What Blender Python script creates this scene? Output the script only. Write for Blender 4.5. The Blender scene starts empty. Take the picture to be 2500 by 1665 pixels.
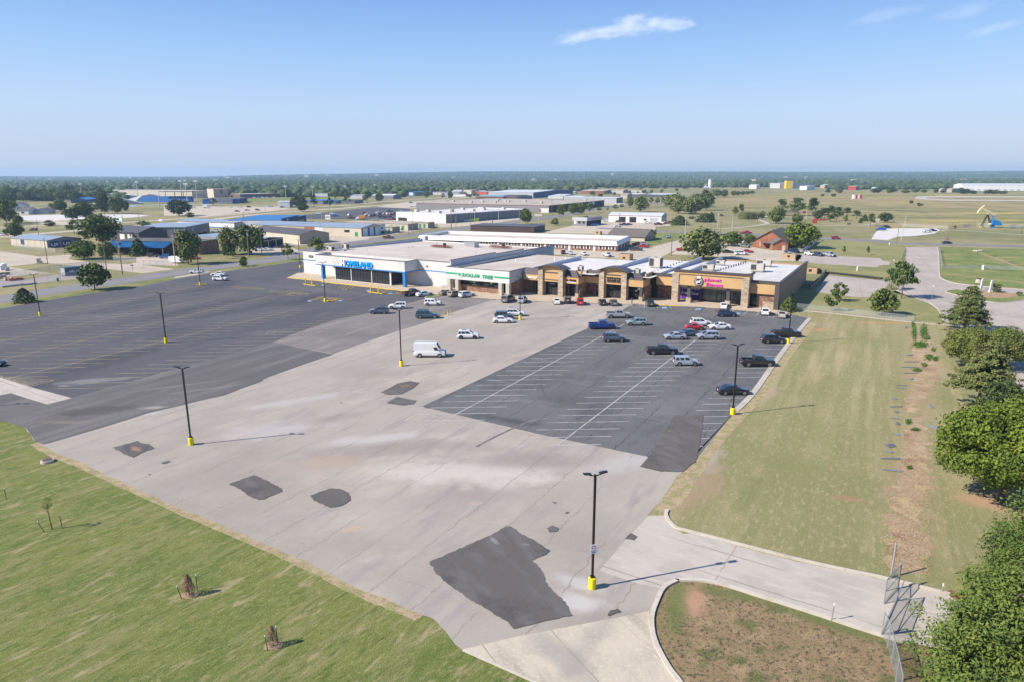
import bpy, math, random
import numpy as np
from mathutils import Vector, Matrix
R=math.radians
scene=bpy.context.scene
# ---------------------------------------------------------------- camera
CH=33.0; CF=1667.0; CX=1250.0; CY=832.5; HZ=428.0
PIT=math.atan((CY-HZ)/CF); ROL=R(0.12)
cd=bpy.data.cameras.new("camera"); cam=bpy.data.objects.new("camera",cd); scene.collection.objects.link(cam)
cd.sensor_width=36; cd.lens=36*CF/2500.0; cd.clip_start=0.5; cd.clip_end=60000
cam.matrix_world=Matrix.Translation((0,0,CH))@Matrix.Rotation(R(90)-PIT,4,'X')@Matrix.Rotation(-ROL,4,'Z')
scene.camera=cam
scene.render.resolution_x=1024; scene.render.resolution_y=681
# ---------------------------------------------------------------- world, sun
SAZ=R(17.0); SEL=R(38.7)          # light travels towards azimuth 17 deg from +X
sdir=Vector((-math.cos(SAZ)*math.cos(SEL),-math.sin(SAZ)*math.cos(SEL),math.sin(SEL)))
w=bpy.data.worlds.new("World"); scene.world=w; w.use_nodes=True
nt=w.node_tree; nt.nodes.clear()
out=nt.nodes.new('ShaderNodeOutputWorld'); bg=nt.nodes.new('ShaderNodeBackground'); sky=nt.nodes.new('ShaderNodeTexSky')
sky.sky_type='NISHITA'; sky.sun_disc=False; sky.sun_elevation=SEL; sky.sun_rotation=math.atan2(sdir.x,sdir.y)
sky.altitude=350; sky.air_density=1.2; sky.dust_density=0.5; sky.ozone_density=3.0
def skymix(nt):
    """the clear-day sky, with the pale blue band the photograph has above the horizon"""
    N=nt.nodes.new; L=nt.links.new; tc=N('ShaderNodeTexCoord'); s=N('ShaderNodeSeparateXYZ'); L(tc.outputs['Generated'],s.inputs[0])
    r=N('ShaderNodeValToRGB'); L(s.outputs[2],r.inputs[0]); e=r.color_ramp.elements
    cols=[(0.0,(.395,.475,.63)),(.045,(.425,.505,.69)),(.09,(.41,.535,.76)),(.15,(.30,.475,.77)),(.225,(.175,.335,.70)),(.5,(.075,.20,.50)),(1.0,(.045,.13,.38))]
    for i,(p,c) in enumerate(cols):
        el=e[i] if i<2 else e.new(p); el.position=p; el.color=(*c,1)
    m=N('ShaderNodeMix'); m.data_type='RGBA'; m.blend_type='MULTIPLY'; m.inputs[0].default_value=1; L(r.outputs[0],m.inputs[6]); m.inputs[7].default_value=(7.7,7.9,7.9,1)
    m.clamp_result=False; x=N('ShaderNodeMix'); x.data_type='RGBA'; x.inputs[0].default_value=.82; L(sky.outputs[0],x.inputs[6]); L(m.outputs[2],x.inputs[7]); return x.outputs[2]
bg.inputs[1].default_value=0.105
def cloud(nt,prev,cdir,su,sv,tilt,scale,lo,hi,amt,seed):
    """wispy cloud patch in a direction of the sky"""
    N=nt.nodes.new; L=nt.links.new
    tc=N('ShaderNodeTexCoord'); mp=N('ShaderNodeMapping'); mp.vector_type='TEXTURE'
    # frame whose +Y looks at the cloud
    c=Vector(cdir).normalized(); q=c.to_track_quat('Y','Z').to_matrix().to_4x4()@Matrix.Rotation(tilt,4,'Y')
    mp.inputs['Rotation'].default_value=q.to_euler()
    L(tc.outputs['Generated'],mp.inputs[0])
    m2=N('ShaderNodeMapping'); m2.inputs['Scale'].default_value=(1/su,0.0,1/sv); L(mp.outputs[0],m2.inputs[0])
    ln=N('ShaderNodeVectorMath'); ln.operation='LENGTH'; L(m2.outputs[0],ln.inputs[0])
    m3=N('ShaderNodeMapping'); m3.inputs['Scale'].default_value=(1.0,1.0,2.6); m3.inputs['Location'].default_value=(seed,seed*2,0); L(mp.outputs[0],m3.inputs[0])
    nz=N('ShaderNodeTexNoise'); nz.inputs['Scale'].default_value=scale; nz.inputs['Detail'].default_value=10; nz.inputs['Roughness'].default_value=0.6; L(m3.outputs[0],nz.inputs[0])
    mr=N('ShaderNodeMapRange'); mr.inputs[1].default_value=0.15; mr.inputs[2].default_value=1.0; mr.inputs[3].default_value=0.5; mr.inputs[4].default_value=-0.35; L(ln.outputs['Value'],mr.inputs[0])
    ad=N('ShaderNodeMath'); ad.operation='ADD'; L(nz.outputs[0],ad.inputs[0]); L(mr.outputs[0],ad.inputs[1])
    r2=N('ShaderNodeMapRange'); r2.interpolation_type='SMOOTHSTEP'; r2.inputs[1].default_value=lo; r2.inputs[2].default_value=hi; r2.inputs[4].default_value=amt; L(ad.outputs[0],r2.inputs[0])
    sp=N('ShaderNodeSeparateXYZ'); L(mp.outputs[0],sp.inputs[0])
    gt=N('ShaderNodeMath'); gt.operation='GREATER_THAN'; gt.inputs[1].default_value=0; L(sp.outputs[1],gt.inputs[0])
    mu=N('ShaderNodeMath'); mu.operation='MULTIPLY'; L(r2.outputs[0],mu.inputs[0]); L(gt.outputs[0],mu.inputs[1])
    mx=N('ShaderNodeMix'); mx.data_type='RGBA'; L(mu.outputs[0],mx.inputs[0]); L(prev,mx.inputs[6]); mx.inputs[7].default_value=(6.6,7.0,7.8,1)
    return mx.outputs[2]
# ---------------------------------------------------------------- pixel -> ground helpers (survey of the site)
CR={'A':(0,400,4.708),'B':(400,400,4.708),'C':(700,400,4.708),'D':(1100,400,4.708),'E':(1500,400,4.708),'F':(2000,400,4.708),'G':(700,560,5.6),'H':(1080,580,5.6),'I':(1400,580,5.6),'J':(1700,580,5.6),'K':(0,620,2.8),'L':(830,680,2.8),'M':(1660,620,2.8),'N':(0,1105,2.8),'O':(830,1105,2.8),'P':(1660,1105,2.8),'Q':(1500,700,5.6),'R':(2080,640,5.6),'W':(0,0,1/1.062)}
def px(k,x,y):
    a=CR[k]; return (a[0]+x/a[2],a[1]+y/a[2])
cr,sr=math.cos(ROL),math.sin(ROL)
def ray(u,v):
    x=u-CX; y=CY-v; x,y=x*cr+y*sr,-x*sr+y*cr
    return Vector((x,CF*math.cos(PIT)+y*math.sin(PIT),-CF*math.sin(PIT)+y*math.cos(PIT)))
def g(k,x,y,z=0.0):
    r=ray(*px(k,x,y)); t=(z-CH)/r.z
    return Vector((r.x*t,r.y*t,z))
def proj(P):
    x,y,z=P[0],P[1],P[2]-CH
    yc=y*math.cos(PIT)-z*math.sin(PIT); up=y*math.sin(PIT)+z*math.cos(PIT)
    X=CF*x/yc; Y=CF*up/yc; X,Y=X*cr-Y*sr,X*sr+Y*cr
    return CX+X,CY-Y
def hg(k,bx,by,ty,z0=0.0):
    """height of something whose foot is at (bx,by) and whose top is at row ty"""
    P=g(k,bx,by,z0); t=px(k,0,ty)[1]; lo,hi=z0,z0+120
    for _ in range(40):
        m=(lo+hi)/2
        if proj((P.x,P.y,m))[1]>t: lo=m
        else: hi=m
    return lo
for (pu,pv,su,sv,tl,sc,lo,hi,am,sd) in [(1455,84,.12,.024,R(-9),24,.66,1.10,.58,3.1),(1560,62,.10,.032,R(-5),22,.66,1.10,.66,5.2),(1640,60,.07,.025,R(0),24,.68,1.08,.6,1.2),(2165,38,.11,.020,R(-10),20,.70,1.16,.17,7.7),(2350,28,.10,.022,R(-12),20,.70,1.16,.18,2.9),(2445,66,.08,.013,R(-10),20,.70,1.14,.17,4.4)]:
    src=cloud(nt,skymix(nt) if sd==3.1 else src,ray(pu,pv),su,sv,tl,sc,lo,hi,am,sd)
nt.links.new(src,bg.inputs[0]); nt.links.new(bg.outputs[0],out.inputs[0])
sl=bpy.data.lights.new("sun",'SUN'); sl.energy=5.0; sl.angle=R(0.53); sl.color=(1.0,0.92,0.81)
so=bpy.data.objects.new("sun",sl); scene.collection.objects.link(so); so.location=(-200,-60,300)
so.rotation_euler=sdir.to_track_quat('Z','Y').to_euler()
scene.view_settings.view_transform='Standard'; scene.view_settings.look='None'; scene.view_settings.exposure=0.60; scene.view_settings.gamma=1.0
scene.cycles.max_bounces=5; scene.cycles.transparent_max_bounces=8; scene.cycles.volume_bounces=1
# ---------------------------------------------------------------- object helpers
COL=scene.collection
def tag(o,label=None,cat=None,group=None,kind=None):
    if label: o['label']=label
    if cat: o['category']=cat
    if group: o['group']=group
    if kind: o['kind']=kind
    return o
def thing(name,loc=(0,0,0),rz=0.0,label=None,cat=None,group=None):
    o=bpy.data.objects.new(name,None); COL.objects.link(o); o.empty_display_size=.3
    o.location=loc; o.rotation_euler=(0,0,rz); return tag(o,label,cat,group)
def obj(name,me,parent=None,loc=None,rot=None,scale=None):
    o=bpy.data.objects.new(name,me); COL.objects.link(o)
    if parent: o.parent=parent
    if loc is not None: o.location=loc
    if rot is not None: o.rotation_euler=rot
    if scale is not None: o.scale=scale
    return o
class MB:
    def __init__(s): s.v=[]; s.f=[]; s.m=[]
    def add(s,vs,fs,m=0):
        n=len(s.v); s.v+=[tuple(v) for v in vs]; s.f+=[tuple(i+n for i in f) for f in fs]; s.m+=[m]*len(fs); return s
    def box(s,x0,x1,y0,y1,z0,z1,m=0):
        return s.add([(x0,y0,z0),(x1,y0,z0),(x1,y1,z0),(x0,y1,z0),(x0,y0,z1),(x1,y0,z1),(x1,y1,z1),(x0,y1,z1)],[(0,3,2,1),(4,5,6,7),(0,1,5,4),(1,2,6,5),(2,3,7,6),(3,0,4,7)],m)
    def prism(s,pts,z0,z1,m=0,bottom=True):
        n=len(pts); a=sum(pts[i][0]*pts[(i+1)%n][1]-pts[(i+1)%n][0]*pts[i][1] for i in range(n))
        if a<0: pts=list(reversed(pts))
        f=[(i,(i+1)%n,n+(i+1)%n,n+i) for i in range(n)]+[tuple(range(n,2*n))]
        if bottom: f.append(tuple(reversed(range(n))))
        return s.add([(p[0],p[1],z0) for p in pts]+[(p[0],p[1],z1) for p in pts],f,m)
    def tube(s,a,b,r0,r1=None,n=8,m=0):
        r1=r0 if r1 is None else r1; a=Vector(a); b=Vector(b); d=(b-a).normalized()
        u=d.orthogonal().normalized(); w_=d.cross(u); vs=[]
        for c,r in ((a,r0),(b,r1)):
            for i in range(n):
                t=2*math.pi*i/n; vs.append(c+u*r*math.cos(t)+w_*r*math.sin(t))
        f=[(i,(i+1)%n,n+(i+1)%n,n+i) for i in range(n)]+[tuple(reversed(range(n))),tuple(range(n,2*n))]
        return s.add(vs,f,m)
    def bar(s,a,b,w_,h,m=0):
        """box section bar from a to b (horizontal width w_, vertical h)"""
        a=Vector(a); b=Vector(b); d=(b-a).normalized(); up=Vector((0,0,1))
        if abs(d.z)>.95: up=Vector((1,0,0))
        sd=d.cross(up).normalized(); up=sd.cross(d)
        vs=[c+sd*i*w_/2+up*j*h/2 for c in (a,b) for i,j in ((-1,-1),(1,-1),(1,1),(-1,1))]
        return s.add(vs,[(0,3,2,1),(4,5,6,7),(0,1,5,4),(1,2,6,5),(2,3,7,6),(3,0,4,7)],m)
    def quad(s,a,b,c,d,m=0): return s.add([a,b,c,d],[(0,1,2,3)],m)
    def ball(s,c,rx,ry,rz,n=8,k=5,m=0):
        vs=[(c[0],c[1],c[2]-rz)]; 
        for j in range(1,k):
            p=math.pi*j/k
            for i in range(n): t=2*math.pi*i/n; vs.append((c[0]+rx*math.sin(p)*math.cos(t),c[1]+ry*math.sin(p)*math.sin(t),c[2]-rz*math.cos(p)))
        vs.append((c[0],c[1],c[2]+rz)); f=[(0,1+(i+1)%n,1+i) for i in range(n)]
        for j in range(k-2):
            for i in range(n): a=1+j*n; f.append((a+i,a+(i+1)%n,a+n+(i+1)%n,a+n+i))
        a=1+(k-2)*n; f+=[(a+i,a+(i+1)%n,len(vs)-1) for i in range(n)]
        return s.add(vs,f,m)
    def pieces(s,name,mat,parent):
        """every box its own part"""
        for i in range(0,len(s.v),8): q=MB(); q.v=s.v[i:i+8]; q.f=[tuple(k-i for k in f) for f in s.f if i<=f[0]<i+8]; q.m=[0]*len(q.f); q.build(name,mat,parent)
    def mesh(s,name,mats,smooth=False):
        me=bpy.data.meshes.new(name); me.from_pydata(s.v,[],s.f)
        for m in (mats if isinstance(mats,(list,tuple)) else [mats]): me.materials.append(m)
        if len(me.materials)>1: me.polygons.foreach_set('material_index',s.m)
        if smooth: me.polygons.foreach_set('use_smooth',[True]*len(me.polygons))
        me.update(); return me
    def build(s,name,mats,parent=None,smooth=False,**k): return obj(name,s.mesh(name,mats,smooth),parent,**k)
def rawmesh(name,V,F,mats,midx=None,smooth=False):
    """V (n,3), F (m,k) numpy"""
    me=bpy.data.meshes.new(name); V=np.asarray(V,dtype=np.float32); F=np.asarray(F,dtype=np.int32); k=F.shape[1]
    me.vertices.add(len(V)); me.vertices.foreach_set('co',V.ravel())
    me.loops.add(F.size); me.loops.foreach_set('vertex_index',F.ravel())
    me.polygons.add(len(F)); me.polygons.foreach_set('loop_start',np.arange(0,F.size,k,dtype=np.int32)); me.polygons.foreach_set('loop_total',np.full(len(F),k,dtype=np.int32))
    for m in mats: me.materials.append(m)
    if midx is not None: me.polygons.foreach_set('material_index',np.asarray(midx,dtype=np.int32))
    if smooth: me.polygons.foreach_set('use_smooth',np.ones(len(F),dtype=bool))
    me.update(calc_edges=True); me.validate(); return me
# ---------------------------------------------------------------- materials
MT={}
def mixc(nt,fac,a,b,op='MIX'):
    m=nt.nodes.new('ShaderNodeMix'); m.data_type='RGBA'; m.blend_type=op; L=nt.links.new
    if isinstance(fac,(int,float)): m.inputs[0].default_value=fac
    else: L(fac,m.inputs[0])
    for i,c in ((6,a),(7,b)):
        if isinstance(c,(tuple,list)): m.inputs[i].default_value=(*c[:3],1)
        else: L(c,m.inputs[i])
    return m.outputs[2]
def mth(nt,op,a,b=None,c=None,clamp=False):
    m=nt.nodes.new('ShaderNodeMath'); m.operation=op; m.use_clamp=clamp
    for i,x in enumerate((a,b,c)):
        if x is None: continue
        if isinstance(x,(int,float)): m.inputs[i].default_value=x
        else: nt.links.new(x,m.inputs[i])
    return m.outputs[0]
def mapr(nt,x,a,b,c=0.0,d=1.0,smooth=True):
    m=nt.nodes.new('ShaderNodeMapRange'); m.interpolation_type='SMOOTHSTEP' if smooth else 'LINEAR'
    nt.links.new(x,m.inputs[0]); m.inputs[1].default_value=a; m.inputs[2].default_value=b; m.inputs[3].default_value=c; m.inputs[4].default_value=d
    return m.outputs[0]
def newmat(name):
    m=bpy.data.materials.new(name); m.use_nodes=True; n=m.node_tree; b=n.nodes['Principled BSDF']; return m,n,b
def mapping(nt,vec,rot=0.0,scale=(1,1,1),loc=(0,0,0)):
    if rot and scale!=(1,1,1):      # turn first, then stretch
        m0=nt.nodes.new('ShaderNodeMapping'); m0.inputs['Rotation'].default_value=(0,0,-rot); nt.links.new(vec,m0.inputs[0]); vec=m0.outputs[0]; rot=0
    mp=nt.nodes.new('ShaderNodeMapping'); mp.inputs['Rotation'].default_value=(0,0,rot); mp.inputs['Scale'].default_value=scale; mp.inputs['Location'].default_value=loc
    nt.links.new(vec,mp.inputs[0]); return mp.outputs[0]
def noise(nt,vec,sc,det=5,rough=.6,dist=0.0):
    n=nt.nodes.new('ShaderNodeTexNoise'); n.inputs['Scale'].default_value=sc; n.inputs['Detail'].default_value=det; n.inputs['Roughness'].default_value=rough; n.inputs['Distortion'].default_value=dist
    nt.links.new(vec,n.inputs[0]); return n.outputs[0]
def gmat(name,base,layers=(),blobs=(),seams=(),rough=.9,bump=0.0,bsc=8.0,spec=.3,metal=0.0,coord='P'):
    """layers: (colour, scale, lo, hi[, rot, (sx,sy,sz)]); blobs: (x,y,rx,ry,rot,colour,amount); seams: (angle,spacing,width,wobble,colour,amount)"""
    if name in MT: return MT[name]
    m,n,b=newmat(name)
    if coord=='P': vec=n.nodes.new('ShaderNodeNewGeometry').outputs['Position']
    else: vec=n.nodes.new('ShaderNodeTexCoord').outputs['Object']
    c=tuple(base)
    for i,l in enumerate(layers):
        rot=l[4] if len(l)>4 else 0.0; sc=l[5] if len(l)>5 else (1,1,1)
        v=mapping(n,vec,rot,sc,(i*13.7,i*7.1,i*3.3)); f=mapr(n,noise(n,v,l[1],6,.62),l[2],l[3])
        if len(l)>6: f=mth(n,'MULTIPLY',f,l[6])
        c=mixc(n,f,c,l[0])
    if blobs: wn=noise(n,vec,.35,6,.6)
    for (x,y,rx,ry,rot,colr,am) in blobs:
        mp=n.nodes.new('ShaderNodeMapping'); mp.vector_type='TEXTURE'; mp.inputs['Location'].default_value=(x,y,0); mp.inputs['Rotation'].default_value=(0,0,rot); mp.inputs['Scale'].default_value=(rx,ry,1000)
        n.links.new(vec,mp.inputs[0]); ln=n.nodes.new('ShaderNodeVectorMath'); ln.operation='LENGTH'; n.links.new(mp.outputs[0],ln.inputs[0])
        d=mth(n,'ADD',ln.outputs['Value'],mth(n,'MULTIPLY',mth(n,'SUBTRACT',wn,.5),1.7))
        f=mapr(n,d,.25,1.05,am,0.0); c=mixc(n,f,c,colr)
    for (ang,sp,wd,wob,colr,am) in seams:
        v=mapping(n,vec,-ang,(1,1,1)); s=n.nodes.new('ShaderNodeSeparateXYZ'); n.links.new(v,s.inputs[0])
        nz=noise(n,mapping(n,vec,-ang,(.45,1.0,1)),.5,6,.75); y=mth(n,'ADD',s.outputs[1],mth(n,'MULTIPLY',mth(n,'SUBTRACT',nz,.5),wob))
        fr=mth(n,'ABSOLUTE',mth(n,'SUBTRACT',mth(n,'FRACT',mth(n,'DIVIDE',y,sp)),.5)); f=mapr(n,fr,wd/sp,wd*2.2/sp,am,0.0)
        f=mth(n,'MULTIPLY',f,mapr(n,noise(n,vec,.11,3,.6),.38,.55)); c=mixc(n,f,c,colr)
    if isinstance(c,tuple): b.inputs['Base Color'].default_value=(*c,1)
    else: n.links.new(c,b.inputs['Base Color'])
    b.inputs['Roughness'].default_value=rough; b.inputs['Specular IOR Level'].default_value=spec; b.inputs['Metallic'].default_value=metal
    if bump:
        bp=n.nodes.new('ShaderNodeBump'); bp.inputs['Strength'].default_value=bump; bp.inputs['Distance'].default_value=.1
        n.links.new(noise(n,vec,bsc,6,.7),bp.inputs['Height']); n.links.new(bp.outputs[0],b.inputs['Normal'])
    MT[name]=m; return m
def pm(name,col,rough=.6,metal=0.0,var=.12,sc=.6,spec=.4,coat=0.0):
    """painted / plain surface with a little wear"""
    if name in MT: return MT[name]
    m,n,b=newmat(name); geo=n.nodes.new('ShaderNodeNewGeometry')
    f=noise(n,geo.outputs['Position'],sc,5,.65); a=tuple(x*(1-var) for x in col); z=tuple(min(1,x*(1+var)) for x in col)
    n.links.new(mixc(n,f,a,z),b.inputs['Base Color']); b.inputs['Roughness'].default_value=rough; b.inputs['Metallic'].default_value=metal; b.inputs['Specular IOR Level'].default_value=spec
    b.inputs['Coat Weight'].default_value=coat; b.inputs['Coat Roughness'].default_value=.08
    MT[name]=m; return m
def leafmat(name,c1,c2,c3):
    m,n,b=newmat(name); geo=n.nodes.new('ShaderNodeNewGeometry'); oi=n.nodes.new('ShaderNodeObjectInfo')
    c=mixc(n,geo.outputs['Random Per Island'],c1,c2)
    c=mixc(n,mapr(n,noise(n,geo.outputs['Position'],.45,3,.6),.45,.65,0,.7),c,c3)
    hs=n.nodes.new('ShaderNodeHueSaturation'); n.links.new(c,hs.inputs['Color']); n.links.new(mapr(n,oi.outputs['Random'],0,1,.485,.512,False),hs.inputs['Hue']); n.links.new(mapr(n,oi.outputs['Random'],0,1,1.12,.85,False),hs.inputs['Value'])
    n.links.new(hs.outputs[0],b.inputs['Base Color']); b.inputs['Roughness'].default_value=.75; b.inputs['Specular IOR Level'].default_value=.15
    MT[name]=m; return m
def seammat(name,col,period,axis=0,dark=.7,rough=.45,metal=.3):
    """ribbed metal sheet: fine lines along one object axis"""
    m,n,b=newmat(name); tc=n.nodes.new('ShaderNodeTexCoord'); s=n.nodes.new('ShaderNodeSeparateXYZ'); n.links.new(tc.outputs['Object'],s.inputs[0])
    fr=mth(n,'FRACT',mth(n,'DIVIDE',s.outputs[axis],period)); f=mapr(n,mth(n,'ABSOLUTE',mth(n,'SUBTRACT',fr,.5)),.36,.46)
    f2=noise(n,tc.outputs['Object'],.4,5,.6); c=mixc(n,f2,tuple(x*.85 for x in col),tuple(min(1,x*1.12) for x in col)); c=mixc(n,mth(n,'MULTIPLY',f,1.0),c,tuple(x*dark for x in col))
    n.links.new(c,b.inputs['Base Color']); b.inputs['Roughness'].default_value=rough; b.inputs['Metallic'].default_value=metal
    bp=n.nodes.new('ShaderNodeBump'); bp.inputs['Strength'].default_value=.6; bp.inputs['Distance'].default_value=.05; n.links.new(f,bp.inputs['Height']); n.links.new(bp.outputs[0],b.inputs['Normal'])
    MT[name]=m; return m
def speckle(name,cols,sc=(3,3,9),rough=.85):
    """brick / stacked stone: blocks of colour"""
    m,n,b=newmat(name); geo=n.nodes.new('ShaderNodeNewGeometry'); v=mapping(n,geo.outputs['Position'],0,sc)
    vo=n.nodes.new('ShaderNodeTexVoronoi'); vo.inputs['Scale'].default_value=1.0; n.links.new(v,vo.inputs[0])
    cr_=n.nodes.new('ShaderNodeValToRGB'); sp=n.nodes.new('ShaderNodeSeparateColor'); n.links.new(vo.outputs['Color'],sp.inputs[0]); n.links.new(sp.outputs[0],cr_.inputs[0])
    e=cr_.color_ramp.elements; k=len(cols)
    for i,c in enumerate(cols):
        if i<2: el=e[i]; el.position=i/(k-1)
        else: el=e.new(i/(k-1))
        el.color=(*c,1)
    e[1].position=1/(k-1)
    n.links.new(mixc(n,mapr(n,noise(n,geo.outputs['Position'],.5,4,.6),.4,.7,0,.35),cr_.outputs[0],tuple(x*.6 for x in cols[0])),b.inputs['Base Color']); b.inputs['Roughness'].default_value=rough
    bp=n.nodes.new('ShaderNodeBump'); bp.inputs['Strength'].default_value=.5; bp.inputs['Distance'].default_value=.05; n.links.new(vo.outputs['Distance'],bp.inputs['Height']); bp.invert=True; n.links.new(bp.outputs[0],b.inputs['Normal'])
    MT[name]=m; return m
def glassmat(name,col,rough=.04):
    m,n,b=newmat(name); geo=n.nodes.new('ShaderNodeNewGeometry'); f=noise(n,geo.outputs['Position'],.7,3,.5)
    n.links.new(mixc(n,f,tuple(x*.6 for x in col),tuple(x*1.4 for x in col)),b.inputs['Base Color']); b.inputs['Roughness'].default_value=rough; b.inputs['Specular IOR Level'].default_value=.7
    MT[name]=m; return m
# ================================================================ GROUND
def P(s):
    """'K 0,1 2,3 W 4,5' -> ground points"""
    out=[]; k=None
    for t in s.split():
        if t[0].isalpha(): k=t
        else:
            x,y=t.split(','); out.append(g(k,float(x),float(y)).to_2d())
    return out
def smooth(pts,n=4,closed=False):
    """Catmull-Rom"""
    m=len(pts); out=[]; rng=range(m if closed else m-1)
    for i in rng:
        p0=pts[(i-1)%m] if closed or i>0 else pts[0]; p1=pts[i]; p2=pts[(i+1)%m]; p3=pts[(i+2)%m] if closed or i+2<m else pts[-1]
        for j in range(n):
            t=j/n; out.append(.5*((2*p1)+(p2-p0)*t+(2*p0-5*p1+4*p2-p3)*t*t+(3*p1-p0-3*p2+p3)*t**3))
    if not closed: out.append(pts[-1])
    return out
def rough(pts,step,amp,seed=1):
    """ragged outline"""
    rr=random.Random(seed); out=[]; m=len(pts)
    for i in range(m):
        a,b=pts[i],pts[(i+1)%m]; d=(b-a).length; n=max(1,int(d/step)); nv=Vector((-(b-a).y,(b-a).x)).normalized() if d>0 else Vector((0,0))
        for j in range(n): out.append(a+(b-a)*(j/n)+nv*rr.uniform(-amp,amp)*(1 if j else .3))
    return out
def ragged(pts,amp,seed):
    rr=random.Random(seed); pts=smooth(pts,5); return [p+Vector((rr.uniform(-amp,amp),rr.uniform(-amp,amp))) for p in pts]
def sheet(name,pts,mat,z,rag=None,kind='structure',parent=None):
    if isinstance(pts,str): pts=P(pts)
    if rag: pts=rough(pts,*rag)
    n=len(pts); a=sum(pts[i][0]*pts[(i+1)%n][1]-pts[(i+1)%n][0]*pts[i][1] for i in range(n))
    if a<0: pts=list(reversed(pts))
    me=bpy.data.meshes.new(name); me.from_pydata([(p[0],p[1],z) for p in pts],[],[tuple(range(n))]); me.materials.append(mat)
    o=obj(name,me,parent); return tag(o,kind=kind) if not parent else o
def strip(name,pts,w_,mat,z,kind='structure',n=4):
    if isinstance(pts,str): pts=P(pts)
    pts=smooth(pts,n); L=[];Rr=[]
    for i,p in enumerate(pts):
        d=(pts[min(i+1,len(pts)-1)]-pts[max(i-1,0)]).normalized(); nv=Vector((-d.y,d.x)); L.append(p+nv*w_/2); Rr.append(p-nv*w_/2)
    vs=[(p.x,p.y,z) for p in L]+[(p.x,p.y,z) for p in Rr]; m=len(L)
    me=bpy.data.meshes.new(name); me.from_pydata(vs,[],[(m+i,m+i+1,i+1,i) for i in range(m-1)]); me.materials.append(mat)
    return tag(obj(name,me),kind=kind)
def kerbmesh(mb,pts,w_=.2,h=.15,z=0.0,sm=4):
    if isinstance(pts,str): pts=P(pts)
    if sm: pts=smooth(pts,sm)
    m=len(pts); V=[]
    for i,p in enumerate(pts):
        d=(pts[min(i+1,m-1)]-pts[max(i-1,0)]).normalized(); nv=Vector((-d.y,d.x))
        for s,zz in ((-.5,z),(-.5,z+h),(.5,z+h),(.5,z)): q=p+nv*w_*s; V.append((q.x,q.y,zz))
    F=[]
    for i in range(m-1):
        for j in range(3): a=i*4+j; F.append((a,a+1,a+5,a+4))
    F+=[(0,3,2,1),((m-1)*4,(m-1)*4+1,(m-1)*4+2,(m-1)*4+3)]; mb.add(V,F)
def near(k,x,y): p=g(k,x,y); return p.x,p.y
G60=R(62)
# -- materials
drygrass=gmat('dry_grass',(.27,.235,.115),[((.165,.17,.065),.012,.42,.62),((.27,.225,.125),.03,.5,.72),((.10,.12,.045),.12,.5,.75),((.25,.2,.11),.9,.5,.8)],rough=1,bump=.5,bsc=2)
def B(k,x,y,rx,ry,rot,c,a): p=g(k,x,y); return (p.x,p.y,rx,ry,R(rot),c,a)
lawn=gmat('lawn_grass',(.160,.180,.042),[((.112,.150,.030),.10,.4,.62),((.215,.205,.08),.7,.48,.64,R(58),(.16,1,1),.9),((.36,.285,.165),1.0,.55,.68,R(55),(.3,1,1),.9),((.080,.118,.022),1.6,.48,.66,R(58),(.25,1,1),.8),((.26,.25,.095),4.5,.5,.66,R(50),(.35,1,1),.75),((.055,.085,.016),6,.54,.70,R(50),(.45,1,1),.8),((.27,.26,.11),13,.52,.66,0,(1,.6,1),.6)],rough=1,bump=1.0,bsc=9)
fieldg=gmat('field_grass',(.292,.256,.125),[((.215,.215,.085),.045,.42,.62),((.36,.30,.165),.22,.48,.66,R(62),(.12,1,1)),((.205,.20,.08),.7,.42,.62,R(62),(.05,1,1),.75),((.39,.33,.19),2.4,.50,.68,R(62),(.35,1,1),.6),((.19,.18,.07),3.5,.52,.72),((.17,.14,.075),8,.56,.72),((.42,.355,.22),14,.54,.7,0,(1,1,1),.6)],
  [B('M',330,1120,7,2.2,30,(.19,.20,.07),.6),B('P',760,90,6,3,0,(.19,.20,.07),.45),B('M',1640,900,3.2,22,-28,(.36,.26,.16),.5),B('P',1560,300,3.2,14,-28,(.38,.28,.18),.5),B('P',120,220,4,9,-35,(.33,.23,.15),.7),B('M',560,940,3.0,7,-25,(.38,.28,.21),.6),B('M',960,520,3,2.2,0,(.42,.22,.12),.75),B('M',900,480,8,3.5,0,(.30,.25,.19),.5),B('M',180,1400,2.4,6,-30,(.37,.31,.26),.75),B('P',1130,310,2.2,.8,-15,(.34,.2,.12),.7),B('M',1400,475,9,1.2,-8,(.45,.24,.12),.7),B('P',2100,330,3.5,2.5,0,(.45,.27,.17),.7),B('P',470,300,1.5,6,-30,(.13,.16,.045),.5),B('M',700,630,9,5,0,(.14,.165,.05),.5)],rough=1,bump=.9,bsc=9)
islandg=gmat('island_grass',(.26,.18,.10),[((.115,.125,.04),.35,.50,.64),((.34,.235,.135),.7,.50,.66),((.075,.06,.035),4,.50,.64),((.11,.13,.035),6.5,.54,.66),((.40,.30,.19),12,.55,.7),((.42,.2,.1),.9,.62,.78)],[B('P',80,1010,1.4,2.6,-20,(.45,.26,.16),.8),B('P',330,960,3.4,1.0,-20,(.12,.15,.04),.7),B('P',1000,1160,8,1.0,-33,(.12,.15,.045),.75),B('O',2300,1050,1.2,5,-20,(.12,.16,.045),.7)],rough=1,bump=1,bsc=9)
greeng=gmat('green_grass',(.15,.185,.045),[((.26,.235,.09),.06,.45,.65),((.07,.125,.025),.2,.45,.7),((.25,.22,.1),1.2,.5,.72)],rough=1,bump=.5,bsc=3)
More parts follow.
